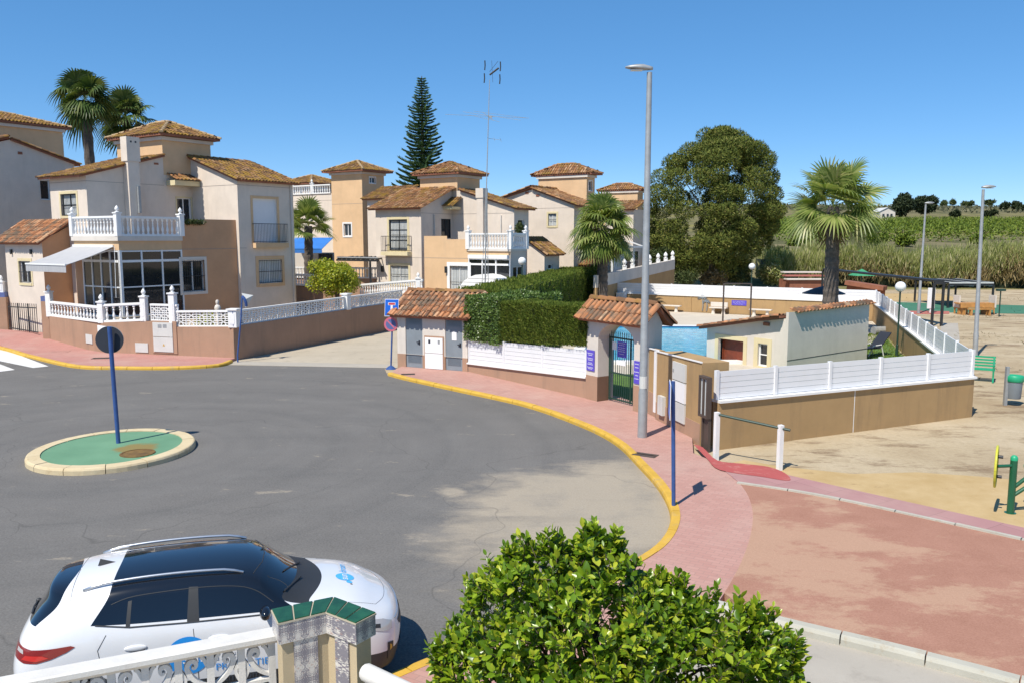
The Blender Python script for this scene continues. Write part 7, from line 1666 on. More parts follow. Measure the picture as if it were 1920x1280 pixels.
# orchard: rows of citrus on the slope, reads as one mass
def orchard():
    C = []
    for r_ in range(30):
        Y = 128+r_*4.0
        for i in range(70):
            x = -5+i*3.2+RNG.uniform(-.3,.3)+r_*.4
            if not (1415 < 960+1550*x/Y < 1960): continue
            C.append((x, Y+RNG.uniform(-.4,.4), terrain_z(x, Y)+1.1*RNG.uniform(.9,1.15)))
    C = np.array(C); k = 60; d = rdir(len(C)*k); P = np.repeat(C, k, 0)+d*np.array([1.5,1.5,1.15])*RNG.uniform(.65,1.05,(len(d),1)); V, Fc = leaf_quads(P, d+rdir(len(d))*.6+np.array([0,0,.3]), d+rdir(len(d))*.5, RNG.uniform(.3,.55,len(d)), RNG.uniform(.18,.32,len(d))); o = np_mesh('orchard', V, Fc, M['orchard']); o['kind'] = 'stuff'; tag(o, 'rows of green citrus trees covering the slope beyond the reeds', 'orchard')
orchard()
# thin grass tufts and dry litter on the sand
def litter():
    n = 11000; X_ = RNG.uniform(8,45,n); Yv = RNG.uniform(20,80,n); keep = (np.sin(X_*.7+Yv*.23)+np.sin(Yv*.61-X_*.2)+RNG.normal(size=n)*.6 > .9) & (960+1550*X_/Yv > 1380+0*X_) & ~((Yv > 22) & (X_ < 12.5+(Yv-22)*.2+1.2)); X_, Yv = X_[keep], Yv[keep]; n = len(X_)
    P = np.stack([X_, Yv, np.full(n,.01)], 1); dv = rdir(n); dv[:,2] = np.abs(dv[:,2])*.4; V, Fc = leaf_quads(P, dv, np.array([0,0,1])+rdir(n)*.5, RNG.uniform(.08,.3,n), RNG.uniform(.02,.05,n)); o = np_mesh('dry_litter', V, Fc, M['drybush']); o['kind'] = 'stuff'; tag(o, 'dry twigs and tufts scattered on the sand lot', 'litter')
litter()
def lawn_blades():
    n = 9000; a = RNG.random(n); b = RNG.random(n); pa = np.array(q1-d*.7-n*0) if False else None
    P = []
    A_, B_, C_, D_ = [np.array(p) for p in (Vector((9.6,30.5,0)), q1-Vector((.4,-.3,0)), q2-Vector((.5,1.5,0)), flat(G(1640,625)))]
    P = (A_*(1-a)[:,None]+B_*a[:,None])*(1-b)[:,None]+(D_*(1-a)[:,None]+C_*a[:,None])*b[:,None]; P[:,2] = .006
    dv = rdir(n)*.5; dv[:,2] = 1; V, Fc = leaf_quads(P, dv, rdir(n), RNG.uniform(.05,.11,n), RNG.uniform(.012,.03,n)); o = np_mesh('grass', V, Fc, M['orchard']); o['kind'] = 'stuff'; tag(o, 'short green grass inside the right-hand pool fence', 'grass')
lawn_blades()
# flower bed plants near the statue, terrace plants
for px, py, lab, mt, sc in ((388,574,'yellowish shrub left of the small statue behind the lattice','lemonfar',.45),(432,576,'greenish low shrub right of the small statue','bush',.4),(419,572,'reddish plant just behind the small statue','drybush',.35)):
    p = D(px, py, 36.8); t = empty('garden_shrub', (p.x,p.y,GROUND-.2), lab, 'shrub', 'shrubs in the corner garden'); crown('foliage', [(p.x,p.y,GROUND+.1),(p.x+.15,p.y,GROUND),(p.x-.2,p.y,GROUND-.02)], [sc,sc*.8,sc*.8], 900, .13, .05, M[mt], t, .7)
t = empty('trailing_plant', V3(PB-EL*1.5, zP2), 'trailing green plant on the terrace parapet of the corner villa', 'plant'); C = [tuple(V3(O0.lerp(PB, .08+.3*i/7), zP2+.08)) for i in range(8)]; crown('foliage', C, [.16]*8, 900, .12, .04, M['bush'], t, .7)
# ---------------------------------------------------------------- lemon tree in the foreground
def fg_tree():
    t = empty('citrus_tree', (.75,6.4,.2), 'glossy green citrus tree in the foreground, at the bottom of the photo', 'tree'); rg = np.random.default_rng(12)
    Y0 = 6.4
    sil = [(800,1290),(815,1230),(850,1185),(868,1165),(885,1095),(905,1060),(960,1030),(985,1015),(1040,1010),(1085,1010),(1112,988),(1130,1005),(1160,1010),(1185,1035),(1215,1055),(1240,1085),(1275,1090),(1320,1120),(1345,1098),(1366,1100),(1385,1145),(1420,1140),(1455,1165),(1480,1185),(1488,1215),(1500,1262),(1520,1300)]
    sx = np.array([a for a, _ in sil], float); sy = np.array([b for _, b in sil], float)
    P, Dd = [], []
    # shoots placed through the crown volume under the silhouette
    while len(P) < 1900:
        px = rg.uniform(800,1515); yt = np.interp(px, sx, sy)+8; py = yt+rg.random()**1.1*(1400-yt)
        f = (px-1150)/360; bulge = math.sqrt(max(.05, 1-f*f)); dpt = -.75*bulge*min(1,(py-yt)/170)**.6
        Y = Y0 + dpt*rg.uniform(.55,1.05) + rg.uniform(-.05,.25)*(1 if rg.random()<.8 else 3)
        nz_ = math.sin(px*.031+py*.017)+math.sin(px*.013-py*.041+2)+math.sin(px*.057+py*.05+1)
        if nz_ < -.9 and rg.random() < .75: continue
        hole = math.hypot((px-1143)/34, (py-1145)/34) < 1 or math.hypot((px-1010)/20, (py-1205)/24) < 1 or math.hypot((px-1325)/26,(py-1255)/22) < 1
        if hole and rg.random() < .88: continue
        q = D(px, py, Y); P.append(np.array(q)); o = np.array([f*.7, -.35-.3*rg.random(), .75]) + rg.normal(size=3)*.35; Dd.append(o/np.linalg.norm(o))
    for i in range(70):      # long young shoots breaking the outline
        k_ = rg.integers(1, len(sil)-2); px = rg.uniform(sil[k_][0], sil[k_+1][0]); yt = np.interp(px, sx, sy); f = (px-1150)/360
        for q_ in range(3): P.append(np.array(D(px+f*6*q_+rg.normal()*2, yt+14-q_*rg.uniform(8,15), Y0+rg.uniform(-.35,.2)*0+rg.normal()*.02))); o = np.array([f*.6, -.1, 1.0])+rg.normal(size=3)*.2; Dd.append(o/np.linalg.norm(o))
    # back side shoots
    for i in range(350):
        a = rg.uniform(0, math.pi); r = rg.uniform(.3,1.3); P.append(np.array([.75+math.cos(a)*r, 6.45+math.sin(a)*r*.7, 2.45-.75*r*r*.6-rg.random()*.8])); o = np.array([math.cos(a)*.6, math.sin(a)*.6, .6])+rg.normal(size=3)*.3; Dd.append(o/np.linalg.norm(o))
    V, Fc = [], []; m = MB()
    for p, dd_ in zip(P, Dd):
        sl_ = rg.uniform(.10,.24); e1 = np.cross(dd_, [.3,.2,.9]); e1 /= np.linalg.norm(e1); e2 = np.cross(dd_, e1); nl = rg.integers(6,10); base = p-dd_*sl_
        m.tube(Vector(base), Vector(p), .003, 4)
        big = rg.uniform(.62,1.35)
        for j in range(nl):
            f = (j+.5)/nl; a = j*2.4+rg.uniform(-.4,.4); o = base+dd_*sl_*(f*1.02); rad = e1*math.cos(a)+e2*math.sin(a); ld = rad*(1.0-.45*f)+dd_*(.35+.75*f)+np.array([0,0,.1])+rg.normal(size=3)*.18; ld /= np.linalg.norm(ld)
            L = (.092-.03*f)*big*rg.uniform(.8,1.2); W = L*.56; nv = dd_-ld*np.dot(dd_,ld)+rg.normal(size=3)*.22+np.array([0,0,.25]); nv -= ld*np.dot(nv,ld); nv /= np.linalg.norm(nv)+1e-9; s_ = np.cross(ld, nv); cup = rg.uniform(.10,.28)*W; cv = rg.uniform(-.1,.25)*L
            b = len(V); st = o+ld*.012
            for g, wd in ((.0,.08),(.28,.82),(.6,.92),(.85,.5),(1.0,.02)):
                c_ = st+ld*L*g-nv*cv*g*g; V.extend([c_-s_*W*.5*wd+nv*cup*wd, c_, c_+s_*W*.5*wd+nv*cup*wd])
            for g in range(4):
                k = b+3*g; Fc.append((k,k+1,k+4,k+3)); Fc.append((k+1,k+2,k+5,k+4))
    np_mesh('leaves', np.array(V), np.array(Fc), M['lemonleaf'], t, smooth=True)
    root = Vector((.75,6.45,0))
    m.path([root, root+Vector((.03,0,.7)), root+Vector((0,.02,1.3))], [.07,.06,.045], 8)
    for i in range(0, len(P), 40): q = Vector(P[i]-Dd[i]*.15); mid = (root+Vector((0,0,1.2))).lerp(q,.55)+Vector((0,0,.12)); m.path([root+Vector((0,0,.9)), mid, q], [.025,.013,.004], 5)
    m.build('branches', M['bark2'], t)
fg_tree()
# ================================================================== parked car
from mathutils.bvhtree import BVHTree
CAR_H = R(16.0)
car = empty('parked_car', (-5.24, 8.38, 0.0), 'white crossover car with black roof and blue lettering, parked by the near railing', 'car', None, CAR_H)
def paint(name, c, rough, coat=1.0, metal=0.0):
    m, t, b = newmat(name); b.inputs['Base Color'].default_value = rgb(c); b.inputs['Roughness'].default_value = rough; b.inputs['Coat Weight'].default_value = coat; b.inputs['Coat Roughness'].default_value = .02; b.inputs['Metallic'].default_value = metal
    f = noise(t, coords(t), 3.0, 4); col = mix(t, .06, rgb(c)[:3], ramp(t, f, [(.4, tuple(x*.6 for x in c)), (.6, c)])); t.links.new(col, b.inputs['Base Color']); return m
M['carwhite'] = paint('white_car_paint', (.74,.75,.77), .3); M['carblack'] = paint('black_roof_paint', (.008,.009,.012), .12); M['carglass'] = paint('tinted_car_glass', (.006,.007,.009), .03, 1.0); M['plastic'] = plain('dark_plastic', (.03,.032,.035), .55, var=.1)
M['chrome'] = plain('satin_rail', (.62,.63,.65), .28, metal=.8, var=.04); M['tyre'] = plain('tyre_rubber', (.018,.018,.019), .8); M['rim'] = plain('alloy_rim', (.42,.43,.45), .3, metal=.8, var=.05); M['tail'] = paint('red_lamp', (.22,.006,.008), .12); M['tailbright'] = paint('bright_red_lamp', (.55,.02,.015), .15); M['lampclear'] = paint('clear_lamp', (.45,.44,.44), .1); M['logoblue'] = plain('logo_blue', (.02,.27,.72), .4, var=.03); M['logolight'] = plain('logo_light_blue', (.08,.42,.80), .4, var=.03); M['seam'] = plain('panel_gap', (.06,.06,.065), .7, var=.1); M['textgrey'] = plain('dark_lettering', (.05,.06,.08), .5, var=.05)
# control net: stations from tail to nose, nine lines from rocker to roof centre: (x, half width, z)
ST = [
 [(.16,0,.26),(.04,0,.42),(.0,0,.66),(.09,0,.92),(.17,0,1.04),(.31,0,1.30),(.34,0,1.425),(.40,0,1.455),(.46,0,1.462)],
 [(.17,.42,.26),(.05,.44,.42),(.01,.46,.66),(.10,.46,.92),(.18,.44,1.04),(.33,.42,1.29),(.36,.40,1.42),(.42,.24,1.452),(.48,0,1.465)],
 [(.22,.70,.26),(.11,.74,.42),(.08,.76,.66),(.16,.75,.92),(.27,.70,1.05),(.50,.60,1.26),(.54,.55,1.405),(.58,.30,1.472),(.62,0,1.485)],
 [(.40,.81,.25),(.34,.85,.42),(.32,.87,.66),(.38,.86,.90),(.50,.80,1.06),(.76,.67,1.305),(.76,.59,1.435),(.80,.32,1.492),(.82,0,1.508)],
 [(.70,.83,.25),(.70,.87,.44),(.70,.885,.66),(.72,.875,.88),(.80,.82,1.04),(.98,.68,1.345),(1.0,.60,1.455),(1.0,.32,1.508),(1.02,0,1.526)],
 [(1.2,.82,.24),(1.2,.86,.42),(1.2,.875,.64),(1.2,.87,.86),(1.22,.83,.985),(1.3,.685,1.385),(1.3,.605,1.475),(1.3,.32,1.523),(1.3,0,1.54)],
 [(1.75,.815,.24),(1.75,.855,.42),(1.75,.87,.64),(1.75,.87,.85),(1.76,.835,.965),(1.80,.685,1.395),(1.80,.605,1.482),(1.80,.32,1.527),(1.80,0,1.543)],
 [(2.3,.815,.24),(2.3,.855,.42),(2.3,.87,.64),(2.3,.87,.84),(2.28,.835,.955),(2.25,.675,1.37),(2.24,.60,1.458),(2.26,.32,1.507),(2.27,0,1.523)],
 [(2.75,.82,.24),(2.75,.86,.42),(2.75,.88,.64),(2.72,.87,.83),(2.62,.825,.955),(2.48,.665,1.325),(2.46,.60,1.405),(2.52,.33,1.458),(2.55,0,1.475)],
 [(3.05,.83,.25),(3.05,.87,.44),(3.05,.885,.66),(3.00,.86,.83),(2.90,.80,.95),(2.66,.735,1.05),(2.69,.665,1.085),(2.84,.36,1.09),(2.90,0,1.09)],
 [(3.22,.83,.25),(3.22,.87,.44),(3.22,.885,.66),(3.20,.85,.83),(3.12,.77,.945),(2.90,.70,.985),(2.94,.61,1.00),(3.07,.34,1.01),(3.13,0,1.01)],
 [(3.55,.81,.25),(3.55,.85,.42),(3.55,.865,.64),(3.53,.82,.80),(3.48,.73,.90),(3.44,.62,.935),(3.44,.5,.955),(3.48,.28,.965),(3.52,0,.968)],
 [(3.78,.74,.25),(3.80,.78,.42),(3.79,.79,.62),(3.74,.76,.755),(3.70,.67,.83),(3.68,.56,.865),(3.69,.45,.88),(3.72,.25,.892),(3.74,0,.895)],
 [(3.90,.56,.25),(3.95,.60,.42),(3.95,.60,.62),(3.90,.60,.73),(3.86,.54,.79),(3.83,.46,.815),(3.83,.38,.825),(3.85,.2,.835),(3.86,0,.838)],
 [(3.96,.30,.25),(4.01,.32,.42),(4.02,.32,.60),(3.98,.32,.70),(3.95,.29,.755),(3.92,.25,.78),(3.91,.2,.79),(3.91,.1,.796),(3.92,0,.797)],
 [(3.97,0,.25),(4.03,0,.42),(4.04,0,.60),(4.00,0,.70),(3.97,0,.75),(3.945,0,.775),(3.935,0,.785),(3.93,0,.79),(3.93,0,.793)]]
ZUP = (0, .04, .07, .10, .115, .02, .01, 0, 0)
for i_, st in enumerate(ST):
    for j_, (x, y, z) in enumerate(st):
        up_ = ZUP[j_] if i_ < 9 else (ZUP[j_] if j_ < 4 else .10)*(1 if i_ < 12 else .55)
        st[j_] = (x, y*.965, z+up_)
def car_body():
    bm = bmesh.new(); nst, nl = len(ST), 9; V = {}
    for i, st in enumerate(ST):
        for j, (x, y, z) in enumerate(st):
            for s in (1, -1):
                if y == 0:
                    if (i,j,1) not in V: V[(i,j,1)] = bm.verts.new((x, 0, z))
                    V[(i,j,-1)] = V[(i,j,1)]
                else: V[(i,j,s)] = bm.verts.new((x, y*s, z))
    # 0 white 1 black roof 2 glass sides 3 windscreen 4 rear window 5 cladding 6 spoiler
    def mat(i, j):
        if j == 0: return 5
        if j <= 3: return 0
        if i >= 10: return 0
        if i == 9: return 7 if j >= 5 else 0
        if j == 4:
            if i <= 1: return 4
            if i in (2,3): return 0
            return 2
        if i <= 1: return 4 if j == 5 else (6 if i <= 1 else 0)
        if i in (2,3): return 0 
        if i == 8: return 3
        return 1
    for s in (1, -1):
        for i in range(nst-1):
            for j in range(nl-1):
                q = [V[(i,j,s)], V[(i+1,j,s)], V[(i+1,j+1,s)], V[(i,j+1,s)]]
                u = []; [u.append(v) for v in q if v not in u]
                if len(u) < 3: continue
                if s == 1: u = u[::-1]
                try: f = bm.faces.new(u); f.material_index = mat(i, j); f.smooth = True
                except ValueError: pass
    bmesh.ops.recalc_face_normals(bm, faces=bm.faces[:])
    me = bpy.data.meshes.new('body_cage'); bm.to_mesh(me); bm.free()
    for k in range(8): me.materials.append(M['carwhite'])
    o = bpy.data.objects.new('body_cage', me); COL.objects.link(o); sd = o.modifiers.new('s', 'SUBSURF'); sd.levels = 3; sd.render_levels = 3
    dg_ = bpy.context.evaluated_depsgraph_get(); ev = o.evaluated_get(dg_); em = bpy.data.meshes.new_from_object(ev); bpy.data.objects.remove(o)
    return em
em = car_body()
_n = len(em.vertices); co = np.empty(_n*3, np.float32); em.vertices.foreach_get('co', co); co = co.reshape(-1,3)
polys = [tuple(p.vertices) for p in em.polygons]; pm = [p.material_index for p in em.polygons]
CAR_BVH = BVHTree.FromPolygons([Vector(v) for v in co.tolist()], polys)
nrmv = [v.normal.copy() for v in em.vertices]
for k, nm, mt in ((0,'body_shell','carwhite'),(1,'roof_panel','carblack'),(2,'side_window','carglass'),(3,'windscreen','carglass'),(4,'rear_window','carglass'),(5,'lower_cladding','plastic'),(6,'rear_spoiler','carblack'),(7,'cowl_panel','plastic')):
    fs = [p for p, m_ in zip(polys, pm) if m_ == k]
    if not fs: continue
    idx = sorted(set(i for f in fs for i in f)); mp = {a: b for b, a in enumerate(idx)}
    me = bpy.data.meshes.new(nm); me.from_pydata([tuple(co[i]) for i in idx], [], [tuple(mp[i] for i in f) for f in fs]); me.shade_smooth(); me.normals_split_custom_set_from_vertices([nrmv[i] for i in idx]); me.materials.append(M[mt]); o = bpy.data.objects.new(nm, me); COL.objects.link(o); o.parent = car
    if k == 0: shell = o
def cside(x, z, s=-1):
    h = CAR_BVH.ray_cast(Vector((x, 3*s, z)), Vector((0, -s, 0))); return h[0], h[1]
def ctop(x, y):
    h = CAR_BVH.ray_cast(Vector((x, y, 4)), Vector((0,0,-1))); return h[0], h[1]
def cback(y, z):
    h = CAR_BVH.ray_cast(Vector((-3, y, z)), Vector((1,0,0))); return h[0], h[1]
def cfront(y, z):
    h = CAR_BVH.ray_cast(Vector((7, y, z)), Vector((-1,0,0))); return h[0], h[1]
def cut(m, pts, fn, r=.004, off=.0, step=.04):
    out = []
    for a, b in zip(pts, pts[1:]):
        k = max(1, int(math.dist(a, b)/step))
        for i in range(k + (1 if b is pts[-1] else 0)):
            q = tuple(a[c]+(b[c]-a[c])*i/k for c in range(2)); h, n_ = fn(*q)
            if h is not None: out.append(h + (n_ if n_.dot(n_) else Vector())*off)
    if len(out) > 1: m.path(out, r, 5)
def decal(name, polyuv, fn, mat, parent, off=.004, n=10):
    """thin skin laid on the body: polygon in projection coordinates, filled and projected"""
    bm = bmesh.new(); vs = [bm.verts.new((u, v, 0)) for u, v in polyuv]; f = bm.faces.new(vs); bmesh.ops.triangulate(bm, faces=[f])
    for _ in range(3): bmesh.ops.subdivide_edges(bm, edges=[e for e in bm.edges if e.calc_length() > .04], cuts=1, use_grid_fill=False); bmesh.ops.triangulate(bm, faces=bm.faces[:])
    bad = []
    for v in bm.verts:
        h, n_ = fn(v.co.x, v.co.y)
        if h is None: bad.append(v); continue
        v.co = h + n_*off
    if bad: bmesh.ops.delete(bm, geom=bad, context='VERTS')
    for f in bm.faces: f.smooth = True
    me = bpy.data.meshes.new(name); bm.to_mesh(me); bm.free(); me.materials.append(M[mat]); o = bpy.data.objects.new(name, me); COL.objects.link(o); o.parent = parent; return o
def lettering(name, text, size, fn, u0, v0, mat, parent, ang=0.0, off=.005, flip=1):
    cu = bpy.data.curves.new('t', 'FONT'); cu.body = text; cu.size = size; cu.resolution_u = 2; o = bpy.data.objects.new('t', cu); COL.objects.link(o)
    me = bpy.data.meshes.new_from_object(o.evaluated_get(bpy.context.evaluated_depsgraph_get())); bpy.data.objects.remove(o)
    ca, sa = math.cos(ang), math.sin(ang)
    for v in me.vertices:
        x, y = v.co.x*flip, v.co.y; h, n_ = fn(u0+x*ca-y*sa, v0+x*sa+y*ca)
        if h is not None: v.co = h + n_*off
    me.name = name; me.materials.append(M[mat]); q = bpy.data.objects.new(name, me); COL.objects.link(q); q.parent = parent; return q
rs = lambda x, z: cside(x, z, -1)
m = MB()
for s in (-1, 1):
    f_ = lambda x, z, s=s: cside(x, z, s)
    cut(m, [(.98,1.06),(.90,.92),(.93,.74),(1.08,.50),(1.1,.34)], f_); cut(m, [(1.80,1.02),(1.83,.6),(1.83,.34)], f_); cut(m, [(2.72,1.0),(2.78,.7),(2.70,.5),(2.68,.34)], f_); cut(m, [(1.1,.34),(2.68,.34)], f_)
    cut(m, [(.46,.70),(.52,.55),(.58,.40)], f_)
for s in (-1,1):
    cut(m, [(3.1,.66*s),(3.5,.6*s),(3.70,.52*s)], ctop, .0025); cut(m, [(.62,.02*s),(.63,.58*s)], ctop, .003)
cut(m, [(p.x,p.y) for p in smoothline([Vector((a_,b_,0)) for a_,b_ in [(3.70,-.52),(3.81,-.3),(3.85,0),(3.81,.3),(3.70,.52)]], 5)], ctop, .0025); m.build('panel_gap', M['seam'], shell, local=True)
m = MB(); cut(m, [(2.40,-.52),(2.49,-.25),(2.51,0),(2.49,.25),(2.40,.52)], ctop, .006); m.build('windscreen_seal', M['plastic'], car, local=True)
# window pillars, belt line and upper seal
for s in (-1,1):
    f_ = lambda x, z, s=s: cside(x, z, s)
    decal('door_pillar', [(1.74,1.08),(1.86,1.075),(1.85,1.40),(1.76,1.405)], f_, 'plastic', car, .003); decal('quarter_bar', [(1.16,1.105),(1.20,1.10),(1.215,1.34),(1.18,1.335)], f_, 'plastic', car, .003)
    m = MB(); cut(m, [(.88,1.155),(1.2,1.105),(1.75,1.085),(2.3,1.075),(2.60,1.07)], f_, .009); m.build('belt_trim', M['plastic'], car, local=True)
    m = MB(); cut(m, [(p.x,p.y) for p in smoothline([Vector((a_,b_,0)) for a_,b_ in [(1.02,1.32),(1.25,1.375),(1.8,1.392),(2.2,1.365),(2.42,1.30),(2.60,1.17)]], 5)], f_, .006); m.build('window_seal', M['plastic'], car, local=True)
# roof rails, fin, aerial, wiper, mirrors, handles
for s in (-1,1):
    m = MB(); pts = []
    for i in range(17):
        x = .74+1.56*i/16; h, n_ = ctop(x, .53*s); lift = .028*min(1, min(i, 16-i)/1.6); pts.append(h+Vector((0,0,lift+.008)))
    m.path(pts, .016, 8); m.build('roof_rail', M['chrome'], car, smooth='all', local=True)
m = MB(); h, n_ = ctop(.86, 0); m.add([h+Vector((-.07,-.05,.0)), h+Vector((-.07,.05,.0)), h+Vector((.13,0,.0)), h+Vector((-.05,0,.06)), h+Vector((-.03,0,0))], [(0,2,3),(2,1,3),(1,4,3),(4,0,3)]); m.build('roof_fin', M['plastic'], car, local=True)
m = MB(); a, n_ = cback(0.0, 1.17); b, n_ = cback(-.36, 1.19); m.path([a+Vector((-.01,0,0)), (a+b)/2+Vector((-.02,0,.005)), b+Vector((-.012,0,0))], .011, 6); m.ball((a.x-.002,a.y,a.z), .03, 8, 6); m.build('rear_wiper', M['plastic'], car, local=True)
for s in (-1,1):
    m = MB(); h, n_ = cside(2.50, 1.09, s); m.ball((h.x+.02, h.y+s*.13, h.z+.05), .1, 14, 10, (.62,1.15,.68)); m.build('wing_mirror', M['carblack'], car, smooth='all', local=True)
    for x in (1.25, 2.05):
        m = MB(); h, n_ = cside(x, .90, s); m.ball((h.x, h.y+s*.006, h.z), .1, 16, 8, (1.1,.14,.32)); hd = m.build('door_handle', M['carwhite'], car, smooth='all', local=True); m = MB(); m.ball((h.x+.01, h.y-s*.001, h.z-.026), .085, 12, 6, (1,.1,.24)); m.build('handle_recess', M['seam'], hd, smooth='all', local=True)
for y0 in (.25, -.2):
    m = MB(); a, n_ = ctop(2.90, y0); b, n_ = ctop(2.72, y0-.5 if abs(y0-.5) < .62 else -.58); m.tube(a+Vector((0,0,.02)), b+Vector((0,0,.02)), .01, 5); m.build('wiper', M['plastic'], car, local=True)
# lamps
def tail(s):
    out = [(a_, b_+.085) for a_, b_ in [(.09,.93),(.17,.92),(.30,.895),(.46,.90),(.66,.915),(.70,.90),(.62,.855),(.48,.80),(.34,.765),(.22,.765),(.12,.80)]]
    o = decal('tail_light', out, lambda x, z: cside(max(x,.02), z, s), 'tail', car, .006); decal('lamp_insert', [(.2,.885),(.34,.87),(.46,.90),(.4,.925),(.24,.925)], lambda x, z: cside(x, z, s), 'tailbright', o, .009); decal('lamp_insert', [(.15,.95),(.22,.935),(.22,.97),(.16,.985)], lambda x, z: cside(x, z, s), 'lampclear', o, .009)
def headl(s):
    o = decal('headlight', [(3.48,.86),(3.62,.85),(3.76,.81),(3.86,.755),(3.86,.675),(3.76,.69),(3.62,.74),(3.5,.80)], lambda x, z: cside(x, z, s), 'lampclear', car, .006); decal('lamp_insert', [(3.6,.81),(3.72,.78),(3.72,.74),(3.62,.77)], lambda x, z: cside(x, z, s), 'plastic', o, .009)
    decal('fog_light', [(3.80,.55),(3.87,.53),(3.87,.36),(3.80,.33)], lambda x, z: cside(x, z, s), 'plastic', car, .006); decal('indicator', [(3.825,.52),(3.85,.50),(3.85,.46),(3.825,.44)], lambda x, z: cside(x, z, s), 'yellow', car, .010)
for s in (-1, 1): tail(s); headl(s)
decal('grille', [(-.5,.70),(.5,.70),(.45,.62),(-.45,.62)], cfront, 'plastic', car, .008); decal('air_intake', [(-.42,.46),(.42,.46),(.36,.32),(-.36,.32)], cfront, 'plastic', car, .008); decal('number_plate', [(-.26,.80),(.26,.80),(.26,.69),(-.26,.69)], cback, 'signwhite', car, .01)
m = MB(); cut(m, [(-.56,.745),(0,.765),(.56,.745)], cfront, .012); m.build('hood_edge', M['chrome'], car, local=True)
# wheels and arches
for x in (.72, 3.20):
    for s in (-1, 1):
        w_ = MB(); c = Vector((x, s*.79, .32)); w_.path([c+Vector((0,-.1,0)), c+Vector((0,-.09,0)), c+Vector((0,.09,0)), c+Vector((0,.1,0))], [.29,.318,.318,.29], 32); wo = w_.build('wheel', M['tyre'], car, smooth='all', local=True)
        m = MB(); cc = c+Vector((0,s*.102,0)); m.disc(cc, (0,1,0), .05, .02, 16)
        for k in range(10): a = 2*math.pi*k/10; m.bar(cc, cc+Vector((math.cos(a)*.2,0,math.sin(a)*.2)), .03, .016, up=(0,1,0))
        m.path([cc+Vector((math.cos(t)*.205,0,math.sin(t)*.205)) for t in [2*math.pi*i/24 for i in range(25)]], .014, 6, cap=False); m.build('rim', M['rim'], wo, local=True)
        out = [(x+.36*math.cos(t), .32+.36*math.sin(t)) for t in [R(-12)+R(204)*i/16 for i in range(17)]] + [(x+.30*math.cos(t), .32+.30*math.sin(t)) for t in [R(-12)+R(204)*i/16 for i in range(16,-1,-1)]]
        m = MB(); arch = [(x+.345*math.cos(t), .33+.345*math.sin(t)) for t in [R(5)+R(170)*i/20 for i in range(21)]]; cut(m, arch, lambda a, b, s=s: cside(a, b, s), .035, 0, .05); m.build('wheel_arch', M['plastic'], car, local=True)
        decal('wheel_well', [(x+.33*math.cos(t), .30+.33*math.sin(t)) for t in [R(0)+R(180)*i/16 for i in range(17)]], lambda a, b, s=s: cside(a, b, s), 'tyre', car, .004)
m = MB(); m.box((2.0,0,.22), (3.2,1.35,.12)); m.build('underbody', M['plastic'], car, local=True)
# lettering and logo
decal('logo_disc', [(1.74+.215*math.cos(t), .745+.205*math.sin(t)) for t in [2*math.pi*i/36 for i in range(36)]], rs, 'logoblue', shell, .005)
lettering('lettering', 'sundream', .19, rs, 1.68, .665, 'signwhite', shell, 0, .008); lettering('lettering', 'PROPERTIES', .11, rs, 2.0, .545, 'logoblue', shell, 0, .006); lettering('lettering', 'www.sundream.com', .12, rs, 1.45, .41, 'textgrey', shell, 0, .006)
ct = lambda u, v: ctop(u, v)
decal('logo_disc', [(3.40+.105*math.cos(t), -.03+.105*math.sin(t)) for t in [2*math.pi*i/30 for i in range(30)]], ct, 'logolight', shell, .004); decal('logo_dot', [(3.44+.035*math.cos(t), -.165+.03*math.sin(t)) for t in [2*math.pi*i/16 for i in range(16)]], ct, 'logolight', shell, .004); decal('logo_dot', [(3.46+.014*math.cos(t), -.215+.012*math.sin(t)) for t in [2*math.pi*i/12 for i in range(12)]], ct, 'textgrey', shell, .004)
lettering('lettering', 'sun', .125, ct, 3.43, -.12, 'signwhite', shell, math.pi/2, .007); lettering('lettering', 'dream', .125, ct, 3.43, .09, 'logolight', shell, math.pi/2, .005)
lettering('lettering', 'www.sundream.com', .07, lambda u, v: cback(u, v), .34, .955, 'textgrey', shell, 0, .006, -1)
# ================================================================== foreground pillar and railings
def tilepat(name, base, k=1.0):
    m, t, b = newmat(name); v = coords(t, obj=True)
    br = N(t, 'ShaderNodeSeparateXYZ'); t.links.new(v, br.inputs[0])
    def mth(op, a, b_=None):
        n = N(t, 'ShaderNodeMath', operation=op)
        for s, q in zip(n.inputs, (a, b_)):
            if q is None: continue
            if isinstance(q, (int, float)): s.default_value = q
            else: t.links.new(q, s)
        return n.outputs[0]
    # horizontal axis folds about each tile centre, so the damask is mirror-symmetric
    hx = mth('ADD', br.outputs[0], br.outputs[1]); per = .15
    fx = mth('ABSOLUTE', mth('SUBTRACT', mth('FRACT', mth('DIVIDE', hx, per)), .5)); fz = mth('ABSOLUTE', mth('SUBTRACT', mth('FRACT', mth('DIVIDE', br.outputs[2], per*1.55)), .5))
    cm = N(t, 'ShaderNodeCombineXYZ'); t.links.new(fx, cm.inputs[0]); t.links.new(fz, cm.inputs[1])
    n1 = noise(t, cm.outputs[0], 13, 3, .65); n2_ = noise(t, cm.outputs[0], 11, 2, .5); dm = mth('ADD', fx, mth('MULTIPLY', fz, 1.0))
    dia = mth('MULTIPLY', mth('SUBTRACT', .62, dm), 2.2)
    ink = mth('ADD', n1, mth('MULTIPLY', dia, .16)); c = mix(t, ramp(t, ink, [(.53,0),(.58,.8)]), base, (.10,.095,.14))
    edge = mth('ABSOLUTE', mth('SUBTRACT', dm, .5)); c = mix(t, ramp(t, edge, [(.008,.5),(.03,0)]), c, (.14,.11,.16)); c = mix(t, ramp(t, n2_, [(.6,0),(.65,.6)]), c, (.40,.22,.17))
    t.links.new(c, b.inputs['Base Color']); b.inputs['Roughness'].default_value = .3; return m
